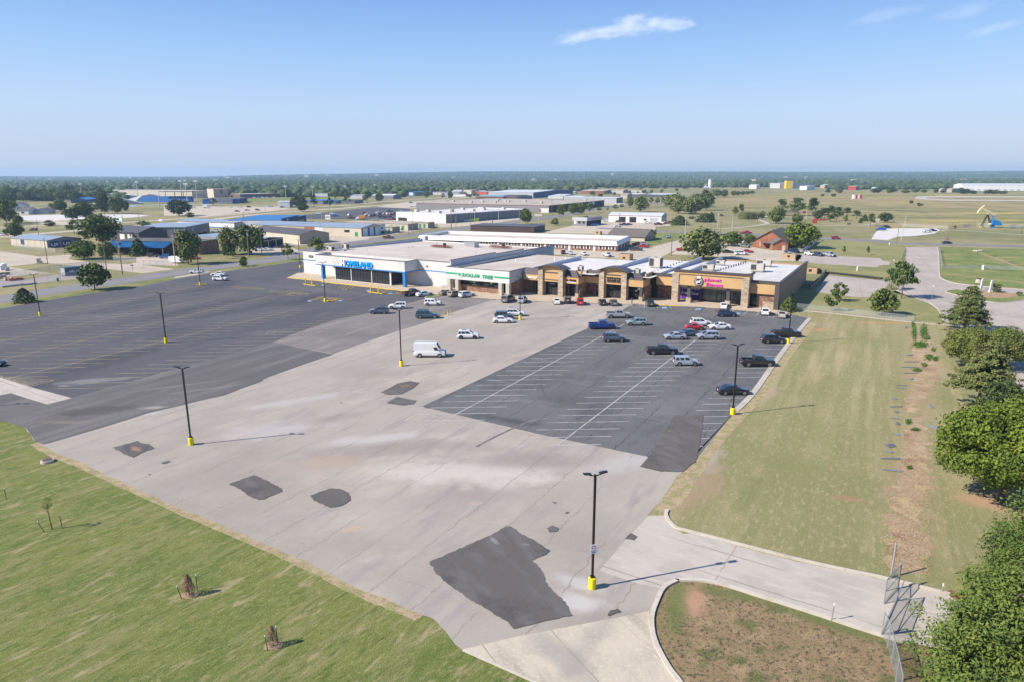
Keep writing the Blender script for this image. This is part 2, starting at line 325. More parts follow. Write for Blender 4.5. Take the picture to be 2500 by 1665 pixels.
prairie=gmat('prairie_grass',(.29,.235,.10),[((.175,.175,.062),.008,.45,.62,0,(.35,1,1)),((.33,.235,.13),.006,.48,.62,0,(.3,1,1)),((.115,.12,.045),.05,.48,.66,0,(.4,1,1)),((.40,.32,.06),.03,.58,.68,0,(.35,1,1)),((.30,.26,.13),.25,.50,.7,0,(.4,1,1))],[B('E',1850,380,80,16,0,(.46,.35,.04),.65),B('F',930,440,50,18,0,(.38,.30,.06),.45)],rough=1,bump=.6,bsc=.8)
trench=gmat('trench_dirt',(.33,.235,.145),[((.24,.14,.085),.3,.50,.66),((.42,.31,.18),.5,.48,.64),((.24,.23,.10),.35,.54,.66),((.18,.115,.075),2.0,.56,.72),((.48,.385,.24),4,.50,.68)],rough=1,bump=1,bsc=6)
redsoil=gmat('red_soil',(.36,.21,.13),[((.28,.22,.13),.3,.4,.6),((.45,.27,.17),1,.5,.7)],rough=1,bump=.5)
# paving
ow=[B('W',1050,1085,13,4.5,0,(.50,.45,.395),.8),B('W',1190,1100,6,3,20,(.48,.43,.38),.7),B('W',860,1010,8,2.6,15,(.45,.42,.40),.7),B('W',620,990,9,4,20,(.44,.41,.395),.55),B('W',760,1060,5,3,0,(.36,.26,.19),.6),B('W',810,1216,1.6,.8,20,(.46,.33,.22),.6),B('W',1093,1157,1.3,.7,0,(.44,.34,.27),.7),B('W',710,1075,10,3,0,(.36,.30,.255),.5),B('W',940,1030,14,3.5,5,(.235,.205,.18),.5),B('W',1010,1150,12,2.5,10,(.27,.24,.215),.45),B('W',1230,1060,12,3,0,(.235,.205,.185),.5),B('W',1330,1385,2.6,1.6,-20,(.46,.44,.41),.85),B('W',1330,1340,3,1.2,-35,(.44,.42,.4),.7),B('W',1440,1060,8,3,30,(.42,.4,.38),.6),B('W',1380,1420,8,1.0,12,(.28,.24,.2),.5),B('W',340,950,4,1,10,(.42,.4,.39),.7),B('W',690,920,12,2,30,(.42,.4,.385),.6),B('W',770,960,6,2,30,(.25,.225,.2),.6),B('W',1140,780,22,6,20,(.36,.335,.30),.35)]
oldasph=gmat('old_asphalt',(.346,.305,.259),[((.29,.252,.212),.05,.42,.64),((.41,.36,.30),.10,.50,.70,R(35),(.5,1,1)),((.265,.24,.225),.5,.48,.70,R(60),(.22,1,1),.8),((.38,.34,.30),7,.52,.72,0,(1,1,1),.7),((.23,.205,.185),5,.58,.76,0,(1,1,1),.6),((.36,.34,.325),22,.5,.7,0,(1,1,1),.6)],ow,[(R(60.5),4.6,.028,1.8,(.185,.155,.13),.8),(R(-29),11.5,.022,3.6,(.21,.185,.16),.5)],rough=.92,bump=.35,bsc=14)
seal1=gmat('sealed_asphalt',(.082,.082,.089),[((.092,.092,.098),.03,.42,.62),((.052,.053,.062),.10,.5,.7,R(62),(.3,1,1)),((.115,.112,.112),.35,.56,.74,R(62),(.25,1,1)),((.088,.088,.096),4,.5,.7),((.135,.13,.128),9,.6,.75,0,(1,1,1),.6)],
  [B('K',560,870,5,1.6,20,(.27,.26,.25),.5),B('K',760,860,6,1.2,30,(.24,.23,.22),.5),B('K',440,900,1.2,.5,0,(.3,.28,.24),.8),B('K',1850,540,7,3,20,(.12,.118,.12),.7),B('K',1600,430,20,4,35,(.10,.10,.107),.7),B('K',2200,250,26,5,-30,(.115,.112,.115),.75),B('K',690,430,14,5,20,(.12,.118,.12),.6)],[(R(63),4.0,.025,1.4,(.04,.04,.042),.7)],rough=.85,bump=.3,bsc=12)
seal2=gmat('sealed_asphalt_b',(.122,.120,.121),[((.088,.088,.092),.06,.44,.62),((.135,.132,.128),.16,.52,.72,R(40),(.4,1,1)),((.078,.078,.081),.7,.54,.70,R(62),(.3,1,1),.6),((.165,.16,.155),3.5,.54,.72),((.17,.165,.16),.5,.56,.70,R(-29),(.12,1,1),.6),((.17,.165,.16),9,.58,.74,0,(1,1,1),.7)],
  [B('L',2150,900,11,5,30,(.17,.165,.158),.6),B('L',2000,760,9,6,20,(.13,.127,.123),.6),B('L',1250,900,9,4,0,(.135,.13,.127),.6),B('L',1500,800,5,5,0,(.085,.085,.088),.35),B('Q',1500,600,10,4,15,(.16,.155,.148),.6),B('L',1100,960,7,1.5,-25,(.05,.052,.056),.7)],[(R(60.5),4.3,.03,1.9,(.035,.035,.037),.95),(R(-29),13,.02,4,(.04,.04,.042),.7)],rough=.86,bump=.3,bsc=12)
brownasph=gmat('brown_asphalt',(.190,.172,.163),[((.155,.14,.133),.08,.44,.64),((.23,.21,.198),.5,.5,.7,R(60),(.2,1,1)),((.1,.09,.085),1.0,.64,.75),((.25,.23,.215),8,.54,.72,0,(1,1,1),.6)],[],[(R(61),4.2,.022,1.2,(.10,.09,.085),.7)],rough=.9,bump=.3,bsc=12)
stripasph=gmat('overlay_asphalt',(.125,.117,.113),[((.10,.094,.092),.1,.4,.62,R(62),(.15,1,1)),((.155,.147,.141),.4,.5,.68,R(62),(.1,1,1)),((.09,.086,.084),3,.52,.7),((.18,.17,.165),10,.58,.72,0,(1,1,1),.6)],[B('K',1050,1050,2.6,.9,10,(.3,.28,.26),.8),B('K',640,1070,9,2.6,20,(.075,.068,.062),.75),B('K',470,1150,4,.9,0,(.2,.165,.13),.7),B('K',1230,900,9,.5,28,(.24,.22,.2),.5),B('K',1430,920,8,.6,28,(.22,.2,.19),.5)],[(R(62.5),3.6,.03,.9,(.07,.065,.062),.6)],rough=.9,bump=.3,bsc=12)
patch=gmat('patch_asphalt',(.105,.094,.088),[((.125,.117,.114),.5,.44,.62,R(120),(.2,1,1)),((.078,.073,.072),.25,.5,.68),((.16,.152,.148),10,.54,.72,0,(1,1,1),.7)],[B('O',1050,600,.9,.3,-60,(.25,.235,.22),.7),B('O',1270,630,.6,.25,0,(.2,.19,.18),.7),B('L',440,735,1.3,.7,0,(.27,.15,.08),.7),B('K',930,1335,1.6,.5,-40,(.32,.2,.13),.75)],rough=.9,bump=.4,bsc=14)
concrete=gmat('drive_concrete',(.49,.425,.335),[((.42,.37,.295),.3,.42,.64),((.33,.285,.225),.5,.52,.7,R(-65),(.15,1,1)),((.54,.475,.385),3,.5,.7),((.42,.375,.305),12,.54,.7,0,(1,1,1),.6)],[B('O',1500,1380,5,1.6,-50,(.24,.225,.21),.55),B('O',1750,1250,6,1.2,60,(.27,.25,.22),.4)],[(R(118),5.2,.02,.35,(.17,.15,.12),.9)],rough=.9,bump=.25,bsc=12)
roadconc=gmat('road_concrete',(.44,.395,.345),[((.38,.345,.30),.25,.42,.64),((.49,.44,.39),1.5,.5,.7,R(-33),(.2,1,1)),((.37,.33,.29),10,.54,.7,0,(1,1,1),.6)],[],[(R(-33),3.9,.03,.5,(.2,.15,.1),.9),(R(57),9.0,.03,1.4,(.24,.18,.12),.8)],rough=.9,bump=.25,bsc=12)
tanconc=gmat('tan_concrete',(.47,.40,.315),[((.40,.34,.265),.05,.4,.65),((.53,.46,.375),.3,.5,.7),((.36,.30,.235),1.2,.56,.74)],[],[(R(-30),8,.05,.4,(.25,.2,.16),.5),(R(60),8,.05,.4,(.25,.2,.16),.5)],rough=.95)
redconc=gmat('lot_concrete',(.385,.335,.295),[((.33,.285,.25),.08,.42,.62),((.43,.38,.34),.6,.5,.7),((.36,.27,.2),.15,.58,.75)],[B('R',2250,1150,7,16,30,(.42,.22,.12),.8)],[(R(65),6,.04,1.0,(.22,.19,.17),.7),(R(-28),9,.03,1.0,(.22,.19,.17),.6)],rough=.95)
gravel=gmat('white_gravel',(.56,.53,.50),[((.48,.455,.425),.2,.4,.66),((.62,.6,.57),1.4,.5,.7)],rough=1)
roadgrey=gmat('road_asphalt',(.20,.195,.20),[((.165,.16,.168),.04,.42,.64),((.24,.235,.235),.4,.5,.7,R(65),(.1,1,1)),((.16,.155,.16),4,.54,.72)],[],[(R(65),5.5,.03,.8,(.12,.115,.12),.5)],rough=.9,bump=.2,bsc=6)
walk=gmat('walk_concrete',(.47,.38,.285),[((.40,.325,.245),.3,.4,.65),((.52,.44,.35),1.5,.5,.7)],[],[(R(60),1.8,.03,.05,(.3,.24,.18),.6)],rough=.95)
kerbm=gmat('kerb_concrete',(.50,.455,.385),[((.42,.37,.30),.6,.45,.68),((.33,.25,.18),1.3,.6,.75)],rough=.95)
yel=gmat('yellow_paint',(.72,.50,.045),[((.55,.36,.05),.7,.45,.65)],rough=.7)
wht=gmat('white_paint',(.52,.51,.49),[((.30,.30,.29),.5,.45,.66),((.19,.19,.19),5,.54,.7)],rough=.8)
ylin=gmat('faded_yellow',(.44,.34,.18),[((.30,.24,.15),.25,.42,.62),((.15,.14,.13),2,.58,.72)],rough=.9)
wlin2=gmat('faded_white',(.30,.265,.215),[((.22,.2,.18),.3,.45,.65)],rough=.9)
# -- base ground reaching the hills
Z=lambda k:.008*k
sheet('ground',[Vector(v) for v in ((-9500,-300),(9500,-300),(9500,9800),(-9500,9800))],drygrass,0)
sheet('lawn','K -2600,500 -900,985 400,1200 N 900,150 O 100,800 900,1300 1400,1568 1900,2300 -1500,2600 N -2600,2200',lawn,Z(1))
sheet('field','M 700,360 2352,520 3200,560 P 3800,1300 2352,1200 1390,900 420,700 80,600 O 2200,470 2000,430 M -60,1540 300,1110 800,430',fieldg,Z(1))
sheet('grass_island','P -60,850 240,860 850,1050 1370,1215 1560,1270 2352,1460 3200,1700 2600,2600 O 2600,2100 2140,1280 2120,1100 2200,900',islandg,Z(1))
LOT='K -1500,820 -900,565 0,375 300,322 640,268 950,225 1215,172 1420,137 1700,100 2060,48 C 300,1100 J 1000,960 1300,1060 M 880,440 730,625 600,800 480,970 345,1110 200,1290 110,1400 0,1500 O 2225,280 2100,430 2225,430 2240,460 2300,530 2352,556 P 80,548 420,645 800,745 1390,868 1850,980 2352,1105 3000,1260 3000,1640 2352,1480 1560,1290 1370,1240 850,1070 240,886 0,872 O 2290,880 2200,930 2150,1050 2130,1150 2150,1280 2250,1480 2330,1568 2560,1950 1900,2100 1340,1568 1150,1480 840,1345 790,1310 720,1220 640,1130 575,1110 400,1040 200,960 0,870 N 2200,800 1900,660 1500,490 1200,365 900,230 600,90 420,20 K 240,1280 180,1195 60,1150 0,1140 -500,1060 -1500,960'
sheet('parking_lot',LOT,oldasph,Z(2),rag=(1.1,.16,3))
EDG='N -300,-60 0,20 60,75 K 240,1290 360,1360 N 600,100 900,240 1200,375 1500,500 1900,670 2200,812 O 0,880 200,972 400,1052 560,1120'
edge=P(EDG); strip('dry_edge',ragged(edge[3:],.07,5),1.3,gmat('dry_edge_soil',(.40,.31,.19),[((.26,.25,.10),.9,.42,.58),((.30,.20,.13),2,.5,.65),((.46,.37,.24),6,.5,.7)],rough=1,bump=1,bsc=8),.013,n=2)
strip('dry_edge','M 905,470 760,640 640,800 520,970 410,1090 300,1200 190,1330 90,1470 O 2290,300 2170,390',2.2,MT['dry_edge_soil'],.012)
sheet('sealed_parking_lot','K -700,545 -650,512 0,376 300,323 640,269 950,226 1215,173 1420,138 1700,101 2060,49 G 400,560 2100,800 2150,880 1890,950 1600,1030 1130,1150 660,1240 0,1470 K 1860,605 1400,732 490,985 455,975 200,905 0,840 -300,740',seal1,Z(3),rag=(4,.1,5))
sheet('worn_parking_lot','K 1860,605 G 0,1470 660,1240 1130,1150 1600,1030 1890,950 2100,800 H 500,800 1000,760 720,845 230,1000 0,1075 G 2030,1235 1560,1380 1000,1568 K 2280,682',brownasph,Z(3),rag=(4,.08,6))
sheet('sealed_customer_lot','L 560,872 1190,577 1690,343 I 200,1230 690,985 790,925 1000,900 2000,920 J 1290,1060 M 880,440 730,625 600,800 480,970 345,1110 200,1290 110,1400 0,1470 L 2352,1290 2200,1320 2050,1285 2110,1218 1380,1067 740,917',seal2,Z(3),rag=(3,.05,7))
LN=MB(); LNW=MB(); LNY=MB(); LNF=MB()
def line(mb,a,b,w_=.11,z=.034):
    a=Vector(a[:2]); b=Vector(b[:2]); d=(b-a).normalized(); n=Vector((-d.y,d.x))*w_/2
    mb.quad((a.x-n.x,a.y-n.y,z),(b.x-n.x,b.y-n.y,z),(b.x+n.x,b.y+n.y,z),(a.x+n.x,a.y+n.y,z))
def pl(mb,s,w_=.11,z=.034):
    p=P(s); 
    for i in range(0,len(p)-1,2): line(mb,p[i],p[i+1],w_,z)
def stalls(mb,a,b,ang,l1,l2,sp,w_=.125,centre=True,z=.034,skip=()):
    a=P(a)[0]; b=P(b)[0]; d=(b-a); L=d.length; d.normalize(); u=Vector((math.cos(R(ang)),math.sin(R(ang))))
    if centre: line(mb,a,b,w_*1.2,z+.002)
    for i in range(int(L/sp)+1):
        if i in skip: continue
        p=a+d*sp*i; line(mb,p-u*l1,p+u*l2,w_,z)
# white rows of the right-hand lot
stalls(LNW,'L 712,970','L 1790,395',2.2,5.6,5.6,3.17); pl(LNW,'I 470,1305 700,1185',.13)
stalls(LNW,'L 1487,1138','Q 1110,728',2.0,5.6,5.6,3.17,skip=(21,22,23))
stalls(LNW,'M 158,1315','M 790,545',2.0,5.4,0,3.17,centre=False,skip=(9,10,15,17))
pl(LNW,'L 437,975 560,905')
pl(LNW,'I 795,925 800,955 965,925 975,968 800,945 968,945 800,962 975,967 800,928 965,930 1135,925 1150,970 1305,925 1330,978 1320,938 1660,945 1325,950 1640,955 1328,965 1620,970 1330,977 1600,987 1675,935 1600,987 1845,958 1780,1000 1840,965 1960,975 1820,978 1950,990 1800,992 1930,1008 2200,992 2170,1015',.12)
pl(LNW,'J 700,1015 640,1062 860,1035 805,1080 1030,1045 980,1090 1310,1080 1265,1130 1010,1060 1090,1070 1000,1078 1080,1088 980,1095 1075,1105')
# yellow rows of the left-hand lot
for a,b in (('K -700,1030','K 2050,376'),('K -700,890','K 1870,285'),('K -700,745','K 1600,266'),('K -700,610','K 1350,222')):
    stalls(LN,a,b,3.5,5.6,5.6,3.2)
stalls(LN,'K 640,915','G 1300,1085',3.5,5.6,5.6,3.2,centre=False)
stalls(LN,'K -300,390','K 1180,190',3.5,2.5,5.0,3.2,centre=False)
stalls(LNF,'G 900,1480','G 1700,1220',2.5,5.0,5.0,3.2,centre=False,z=.046)
pl(LN,'K 0,832 210,905 30,842 370,862 60,852 330,872 90,862 300,880 120,870 270,888 160,885 240,895 370,862 200,905')
pl(LNY,'G 210,740 330,780 300,745 400,780 240,755 420,765 G 570,730 700,760 690,820 830,830 830,770 960,775 700,815 760,785 750,825 820,780 800,828 880,780 860,825 935,780 G 930,770 1180,800 1115,870 1290,885 1290,885 1410,822 1170,850 1220,880 1220,835 1290,870 1260,825 1330,860 1310,815 1370,840 1420,895 1620,850 1500,870 1540,900 1560,855 1600,890')
pl(LNY,'G 330,985 500,930 350,965 840,990 400,945 890,965 440,935 750,962 270,990 460,925 460,925 740,950 500,960 590,1000 560,950 680,990 240,855 0,845 290,890 0,862 250,880 0,878 60,885 0,895 K 1600,225 1810,240 1590,230 1800,242 1580,236 1760,248 1850,250 2110,275 1840,256 2060,282 1830,262 2010,288',.11)
strip('tyre_marks','L 930,1150 1050,1085 1190,1020 1300,975 1400,955 1500,952 1580,962 1650,990',.3,gmat('tyre_rubber_mark',(.13,.12,.115),[((.22,.2,.185),.8,.40,.6)],rough=.8),.045)
strip('tyre_marks','K 1820,555 1840,530 1880,525 1870,550',.25,MT['tyre_rubber_mark'],.045); strip('tyre_marks','L 1375,660 1380,740 1400,790',.1,seal1,.045)
LN.build('yellow_parking_lines',ylin)['kind']='structure'; LNY.build('yellow_hatching',yel)['kind']='structure'; LNW.build('white_parking_lines',wht)['kind']='structure'; LNF.build('faded_parking_lines',wlin2)['kind']='structure'
hb=gmat('blue_paint',(.13,.33,.50),[((.35,.4,.42),2,.5,.6)],rough=.8)
for i,s in enumerate(('I 1215,955 1275,955 1285,978 1205,978','I 1680,975 1750,975 1735,998 1650,998','J 560,1035 610,1035 590,1055 545,1052','G 300,980 350,983 330,997 285,995','G 710,976 768,978 755,992 700,990','G 470,765 530,767 510,778 455,776','G 1100,838 1150,840 1130,852 1080,850','G 1400,875 1450,877 1420,890 1370,886')):
    sheet('blue_bay_marking',s,hb,.05)
sheet('overlay_strip','K 490,985 1000,847 1400,732 1860,605 2280,686 2100,745 1810,850 1780,872 1530,965 1360,1003 1000,1090 700,1185 300,1300 240,1280 180,1195 60,1150 0,1140 -1500,940 -1500,860 0,967 75,952 320,1028',stripasph,.056,rag=(3,.1,8))
sheet('concrete_apron','K -1500,640 0,842 200,907 455,975 490,985 320,1028 75,952 0,966 -1500,840',roadconc,.052)
for i,s in enumerate(('O 615,745 680,720 900,620 1020,570 1130,505 1170,503 1230,550 1330,600 1435,672 1390,705 1310,738 1370,790 1390,830 1400,880 1450,940 1540,1020 1590,1115 1440,1145 1300,1180 1190,1205 1130,1150 1000,1070 880,1000 740,900 650,820 640,785 612,765','N 1565,215 1740,153 1800,180 1925,245 1930,265 1800,320 1765,323 1700,295 1640,250','N 2120,295 2180,270 2260,245 2330,250 2385,280 2399,322 2350,355 2300,372 2250,375 2200,350 2140,325','K 770,1325 940,1278 975,1295 1020,1300 1055,1330 990,1350 935,1380 910,1392 850,1370','K 1100,1430 1150,1412 1170,1420 1120,1437','L 278,780 400,715 480,700 545,712 500,750 420,790 340,795','L 315,850 390,810 525,835 500,860 430,867','O 1415,520 1450,500 1495,515 1480,540 1430,545','O 1945,590 1985,548 2035,575 2010,600','W 1550,955 1617,955 1612,1000 1600,1060 1570,1085 1520,1083 1473,1072 1495,1045','O 1850,1080 1900,1068 1925,1090 1830,1120','L 555,870 620,880 600,888','K 2320,1015 2340,1015 2335,1020','O 1440,335 1475,340 1470,350','O 1540,410 1565,403 1560,412 1545,418','K 1010,1508 1030,1505 1025,1512')):
    sheet('asphalt_patch',s,patch,.062+.001*i,rag=(.28,.075,20+i))
sheet('concrete_drive','O 840,1345 1185,1262 2085,1090 2112,1080 2130,1150 2150,1280 2250,1480 2330,1568 2560,1950 1900,2100 1340,1568 1150,1480',concrete,.040)
sheet('concrete_road','O 1770,808 1950,600 2110,430 2225,430 2240,460 2300,530 2352,556 P 80,548 420,645 800,745 1390,868 1850,980 2352,1105 3000,1260 3000,1640 2352,1480 1560,1290 1370,1240 850,1070 240,886 0,872 O 2290,880 2200,930 2050,900',roadconc,.036)
sheet('dirt_trench','M 1590,480 1640,500 1720,560 1760,640 1770,720 1790,810 1740,920 1620,1020 1640,1100 1680,1200 1700,1350 P 1720,200 1640,300 1640,540 1720,700 1700,800 1500,830 1420,790 1380,560 1440,350 1480,150 M 1500,1500 1530,1300 1560,1100 1540,1000 1600,880 1590,700 1575,560',trench,.02,rag=(.7,.7,12))
# kerbs
K=MB()
kerbmesh(K,'O 2238,392 2228,420 2245,460 2300,515 P 80,543 420,632 800,730 1150,808 1400,860 1846,970',.35,.16)
kerbmesh(K,'P 2030,1035 2352,1100 2900,1230',.35,.16)
kerbmesh(K,'P 1560,1300 1370,1248 850,1078 600,1000 240,890 0,872 O 2300,877 2215,925 2165,1020 2132,1130 2150,1280 2240,1460 2330,1580 2500,1850',.35,.16)
K.build('kerb',kerbm)['kind']='structure'
K=MB(); kerbmesh(K,'M 888,442 810,530 738,620 610,795 490,965 380,1070',.9,.09,sm=2); K.build('kerb',roadconc)['kind']='structure'
K=MB(); kerbmesh(K,'O 840,1348 1150,1486 1340,1572 1800,1800',.2,.05,sm=2); K.build('kerb',kerbm)['kind']='structure'
# park side, right
sheet('park_road','F 1000,962 1360,962 1375,1060 1385,1290 1440,1340 1600,1385 2000,1425 2354,1450 R 3500,470 M 3400,1500 2600,1300 2230,1070 2200,960 2250,870 2100,700 2000,540 1915,500 M 1860,480 1800,465 1790,410 1760,380 1700,340 1560,290 1450,265 1500,240 1420,190 1520,165 1545,120',redconc,Z(2))
sheet('concrete_pad','M 1010,150 1375,185 1440,192 1400,240 1345,260 1325,300 1190,297 925,262',redconc,Z(3))
sheet('grass_median','R 1300,405 1330,390 1450,385 1600,395 2352,440 2352,525 2080,560 1850,545 1500,470 1300,425',greeng,.03)
sheet('shrub_bed','R 1700,420 1850,400 2050,410 2300,450 2320,470 2200,480 2050,500 1850,490 1740,470',redsoil,.04)
K=MB(); kerbmesh(K,'R 2352,525 2080,560 1850,548 1500,472 1300,425 1300,402 1450,385 1600,395',.22,.15); kerbmesh(K,'R 1250,815 1225,740 1170,650 1110,600 1050,560',.25,.15); kerbmesh(K,'F 1360,962 1375,1060 1385,1290 1440,1340 1600,1385 2000,1425 2354,1450',.25,.15); K.build('kerb',kerbm)['kind']='structure'
sheet('park_lawn','F 1375,960 2354,985 3200,1020 3200,1460 2354,1440 2000,1415 1600,1375 1440,1330 1392,1290 1380,1060',greeng,Z(1))
sheet('verge','F -100,890 640,905 995,955 1000,1000 930,1200 900,1300 700,1330 -100,1270 -600,1100 -600,870',gmat('verge_grass',(.26,.24,.10),[((.185,.19,.065),.05,.4,.62),((.25,.225,.11),.3,.5,.7),((.12,.14,.045),2,.5,.7)],rough=1,bump=.5,bsc=3),Z(1))
sheet('side_lawn','M 700,340 880,180 980,230 925,262 1190,297 1325,300 1345,260 1400,240 1450,245 1560,290 1700,340 1760,380 1790,410 1800,465 1590,462 900,385',MT['verge_grass'],Z(2))
strip('sidewalk','M 700,380 1000,405 1590,470 1915,497',1.5,walk,.035)
strip('park_path','E 930,765 1300,745 1560,725 1700,705 1760,688 1720,670 1650,640 1700,620 1780,600 1850,560',3.0,roadconc,.02)
strip('park_path','E 1750,700 2354,716 F 300,712 600,700 680,640',2.2,roadconc,.022)
strip('park_path','F 1400,775 1560,768 2354,822 3000,870',2.2,roadconc,.02)
strip('dirt_path','F 1850,1035 2050,1100 2354,1215',1.5,redsoil,.02)
sheet('gravel_lot','F 600,872 650,790 690,760 900,745 1350,748 1390,770 1320,808 1100,835 900,842 790,882',gravel,Z(3))
strip('street','D 1700,745 2100,765 E 470,778 900,795 1450,812 1600,817 2354,862 F 600,890 1000,922 1700,938 2354,956 3500,1010',9.5,roadgrey,.034)
sheet('prairie','E 1090,520 1090,345 1300,318 2354,325 F 2354,330 4200,330 4200,900 F 2354,720 1400,745 800,740 600,690 300,680 E 1800,520',prairie,Z(1))
sheet('runway','F 1100,412 1115,380 1230,375 4000,383 4000,397 1300,389 1225,396 1240,406 1500,416 4000,432 4000,444 1500,430',roadconc,Z(3))
sheet('upper_parking','E 2100,1050 2160,1040 F 100,1062 700,1090 730,1118 815,1132 805,1165 695,1172 665,1195 0,1157 E 2080,1120',redconc,Z(3))
sheet('office_parking','E 640,1045 820,950 1250,880 1400,880 1500,900 1590,965 1820,1000 1990,1000 2160,1060 2110,1122 1650,1117 1210,1075 1100,1060',tanconc,Z(3))
sheet('lane','E 850,850 930,800 930,830 880,900 700,1000 500,1095 380,1130 0,1150 D 1500,1150 1000,1060 1000,940 1900,1010 2050,990 E 200,960 430,965',tanconc,Z(3))
sheet('green_strip','D 1090,1040 1560,1078 1950,1098 2070,1112 2040,1125 1560,1118 1090,1065',greeng,.03)
sheet('motel_lawn','E 380,962 850,826 900,800 700,800 490,800 340,900',greeng,.03)
strip('street','K -1500,555 -700,430 0,314 500,235 1000,162 1450,96 1900,35 C 200,1010 1230,850 1740,788 D 400,716 900,650 1300,595 1700,520 2100,477 2354,456 E 600,440',12.2,roadgrey,.03,n=3)
strip('street_centre_line','K -700,430 0,314 500,235 1000,162 1450,96 1900,35 C 200,1010',.35,ylin,.04,n=3)
strip('grass_verge','K -1500,640 -900,520 0,360 300,311 640,258 950,211 1180,172',3.6,greeng,.045)
strip('grass_verge','K 1430,131 1700,92 2060,40 2300,5',3.6,greeng,.045)
sheet('road_apron','K 1180,172 1420,137 1440,120 1200,160',roadconc,.05)
TW=[('tan_pavement','A 0,1010 460,1070 830,1048 790,1100 1100,1145 1480,1160 1560,1140 1570,1070 1680,1055 2000,1085 2050,1180 1640,1165 2000,1215 1640,1262 1230,1215 860,1180 500,1140 90,1185 0,1178',tanconc),
 ('tan_pavement','A 0,1185 90,1190 440,1245 600,1262 160,1295 0,1312',tanconc),('gravel_yard','A -600,1380 0,1340 310,1330 700,1270 980,1260 1150,1290 500,1370 0,1425 -600,1500',redconc),
 ('concrete_slab','A 200,600 700,590 1500,585 1720,600 1500,625 1000,650 440,665 200,640',gravel),('concrete_slab','A 250,650 800,670 900,700 500,700',tanconc),
 ('school_parking','B 0,475 400,495 1350,500 1460,522 900,570 450,612 0,600',tanconc),('dealer_lot','C 130,605 500,556 900,515 1100,500 1420,520 1420,560 1290,600 1300,655 1000,650 240,637',seal1),
 ('equipment_yard','C 1020,502 1400,440 2352,405 D 700,430 300,480 C 1500,515 1420,520',tanconc),('playing_field','B 960,398 1460,398 1400,445 960,440',greeng),('playing_field','C 150,395 700,395 650,412 150,420',greeng),
 ('storage_pavement','C 500,825 1140,800 1300,760 1740,745 1740,700 900,640 C 2000,690 2352,640 D 600,640 600,690 C 1750,740 1100,830 700,900 500,905',tanconc),('storage_pavement','B 1380,930 1550,940 2354,900 B 2354,830 1900,820 1900,900',tanconc),
 ('yard','D -100,620 600,560 900,560 860,640 400,690 0,735',tanconc),('yard','D 1090,790 1390,720 1750,650 2354,640 2354,760 1900,770 1850,815 1100,800',tanconc),('yard','E 0,670 640,690 640,720 200,740 0,740',tanconc),
 ('yard','D 1760,450 2000,440 2000,475 1760,490',tanconc),('yard','A 1560,1180 1700,1060 2060,1090',tanconc),('canopy_pavement','B 1000,985 1380,930 1600,1020 1480,1030 1200,1060 1000,1040',tanconc)]
for i,(n_,s,m_) in enumerate(TW): sheet(n_,s,m_,.010+.0013*i)
strip('highway','A -700,910 -200,860 970,768 1900,690 B 480,655 900,605 1412,558 C 650,515 1300,462 2000,398 D 500,358',10,tanconc,.036,n=3)
strip('highway','A -700,780 -200,745 1000,695 1500,676 2354,615 B 1100,560 C 0,528 700,478 1400,420 2000,382',8,tanconc,.038,n=3)
strip('grass_median','A 200,790 1000,735 1500,705 B 300,650',5,greeng,.02)
# ================================================================ PLAZA BUILDINGS
TH=R(-30); TH1=R(-31.7)
O3=g('G',487,683)
def text(s,mat,parent,x0,z0,wd,ht,y,name='lettering',ext=.12,bold=.03,shear=0,rotz=0.0,side=None,space=1.0):
    cu=bpy.data.curves.new(name,'FONT'); cu.body=s; cu.extrude=.05; cu.offset=bold; cu.shear=shear; cu.space_character=space; cu.resolution_u=3
    o=bpy.data.objects.new(name,cu); COL.objects.link(o); bpy.context.view_layer.update()
    me=bpy.data.meshes.new_from_object(o); bpy.data.objects.remove(o)
    n=len(me.vertices); a=np.empty(n*3,np.float32); me.vertices.foreach_get('co',a); a=a.reshape(-1,3)
    mn=a.min(0); mx=a.max(0); sc=(mx-mn); b=np.empty_like(a)
    u=(a[:,0]-mn[0])/sc[0]*wd; v=(a[:,1]-mn[1])/sc[1]*ht; d=(a[:,2]-mn[2])/sc[2]*ext
    if side=='x': b[:,0]=y+d; b[:,1]=x0+u; b[:,2]=z0+v        # on a face looking towards +x
    elif side=='flat': b[:,0]=x0+u; b[:,1]=y+v; b[:,2]=z0+d
    else: b[:,0]=x0+u; b[:,1]=y-d; b[:,2]=z0+v
    me.vertices.foreach_set('co',b.ravel()); me.materials.clear(); me.materials.append(mat); me.update()
    return obj(name,me,parent)
stucco=gmat('white_stucco',(.58,.575,.56),[((.50,.50,.485),.15,.42,.66),((.62,.61,.59),1.2,.5,.7),((.40,.40,.39),.35,.62,.8,0,(1,1,.15),.5)],rough=.9,bump=.15)
dtwhite=gmat('cream_panel',(.66,.64,.62),[((.60,.58,.56),.3,.42,.66)],rough=.8)
beigeconc=gmat('beige_pillar',(.46,.42,.37),[((.38,.35,.31),.8,.45,.7)],rough=.9)
tanst=gmat('tan_stucco',(.53,.345,.165),[((.47,.30,.145),.25,.42,.66),((.56,.37,.19),1.3,.5,.7)],rough=.9,bump=.1)
darkcap=pm('dark_trim',(.075,.065,.068),.6)
bluep=pm('blue_trim',(.03,.19,.47),.5); blueL=pm('blue_letter',(.0,.30,.80),.35,var=.05)
greenL=pm('green_letter',(.02,.36,.16),.4,var=.05); magL=pm('magenta_letter',(.62,.05,.36),.4,var=.05)
whiteL=pm('white_letter',(.78,.78,.80),.4,var=.05); blackp=pm('black_letter',(.02,.018,.018),.5); purple=pm('purple_banner',(.075,.02,.26),.6); redp=pm('red_letter',(.5,.03,.03),.5)
glass=glassmat('dark_window_glass',(.022,.028,.034)); glass2=glassmat('grey_window_glass',(.10,.115,.11),.08)
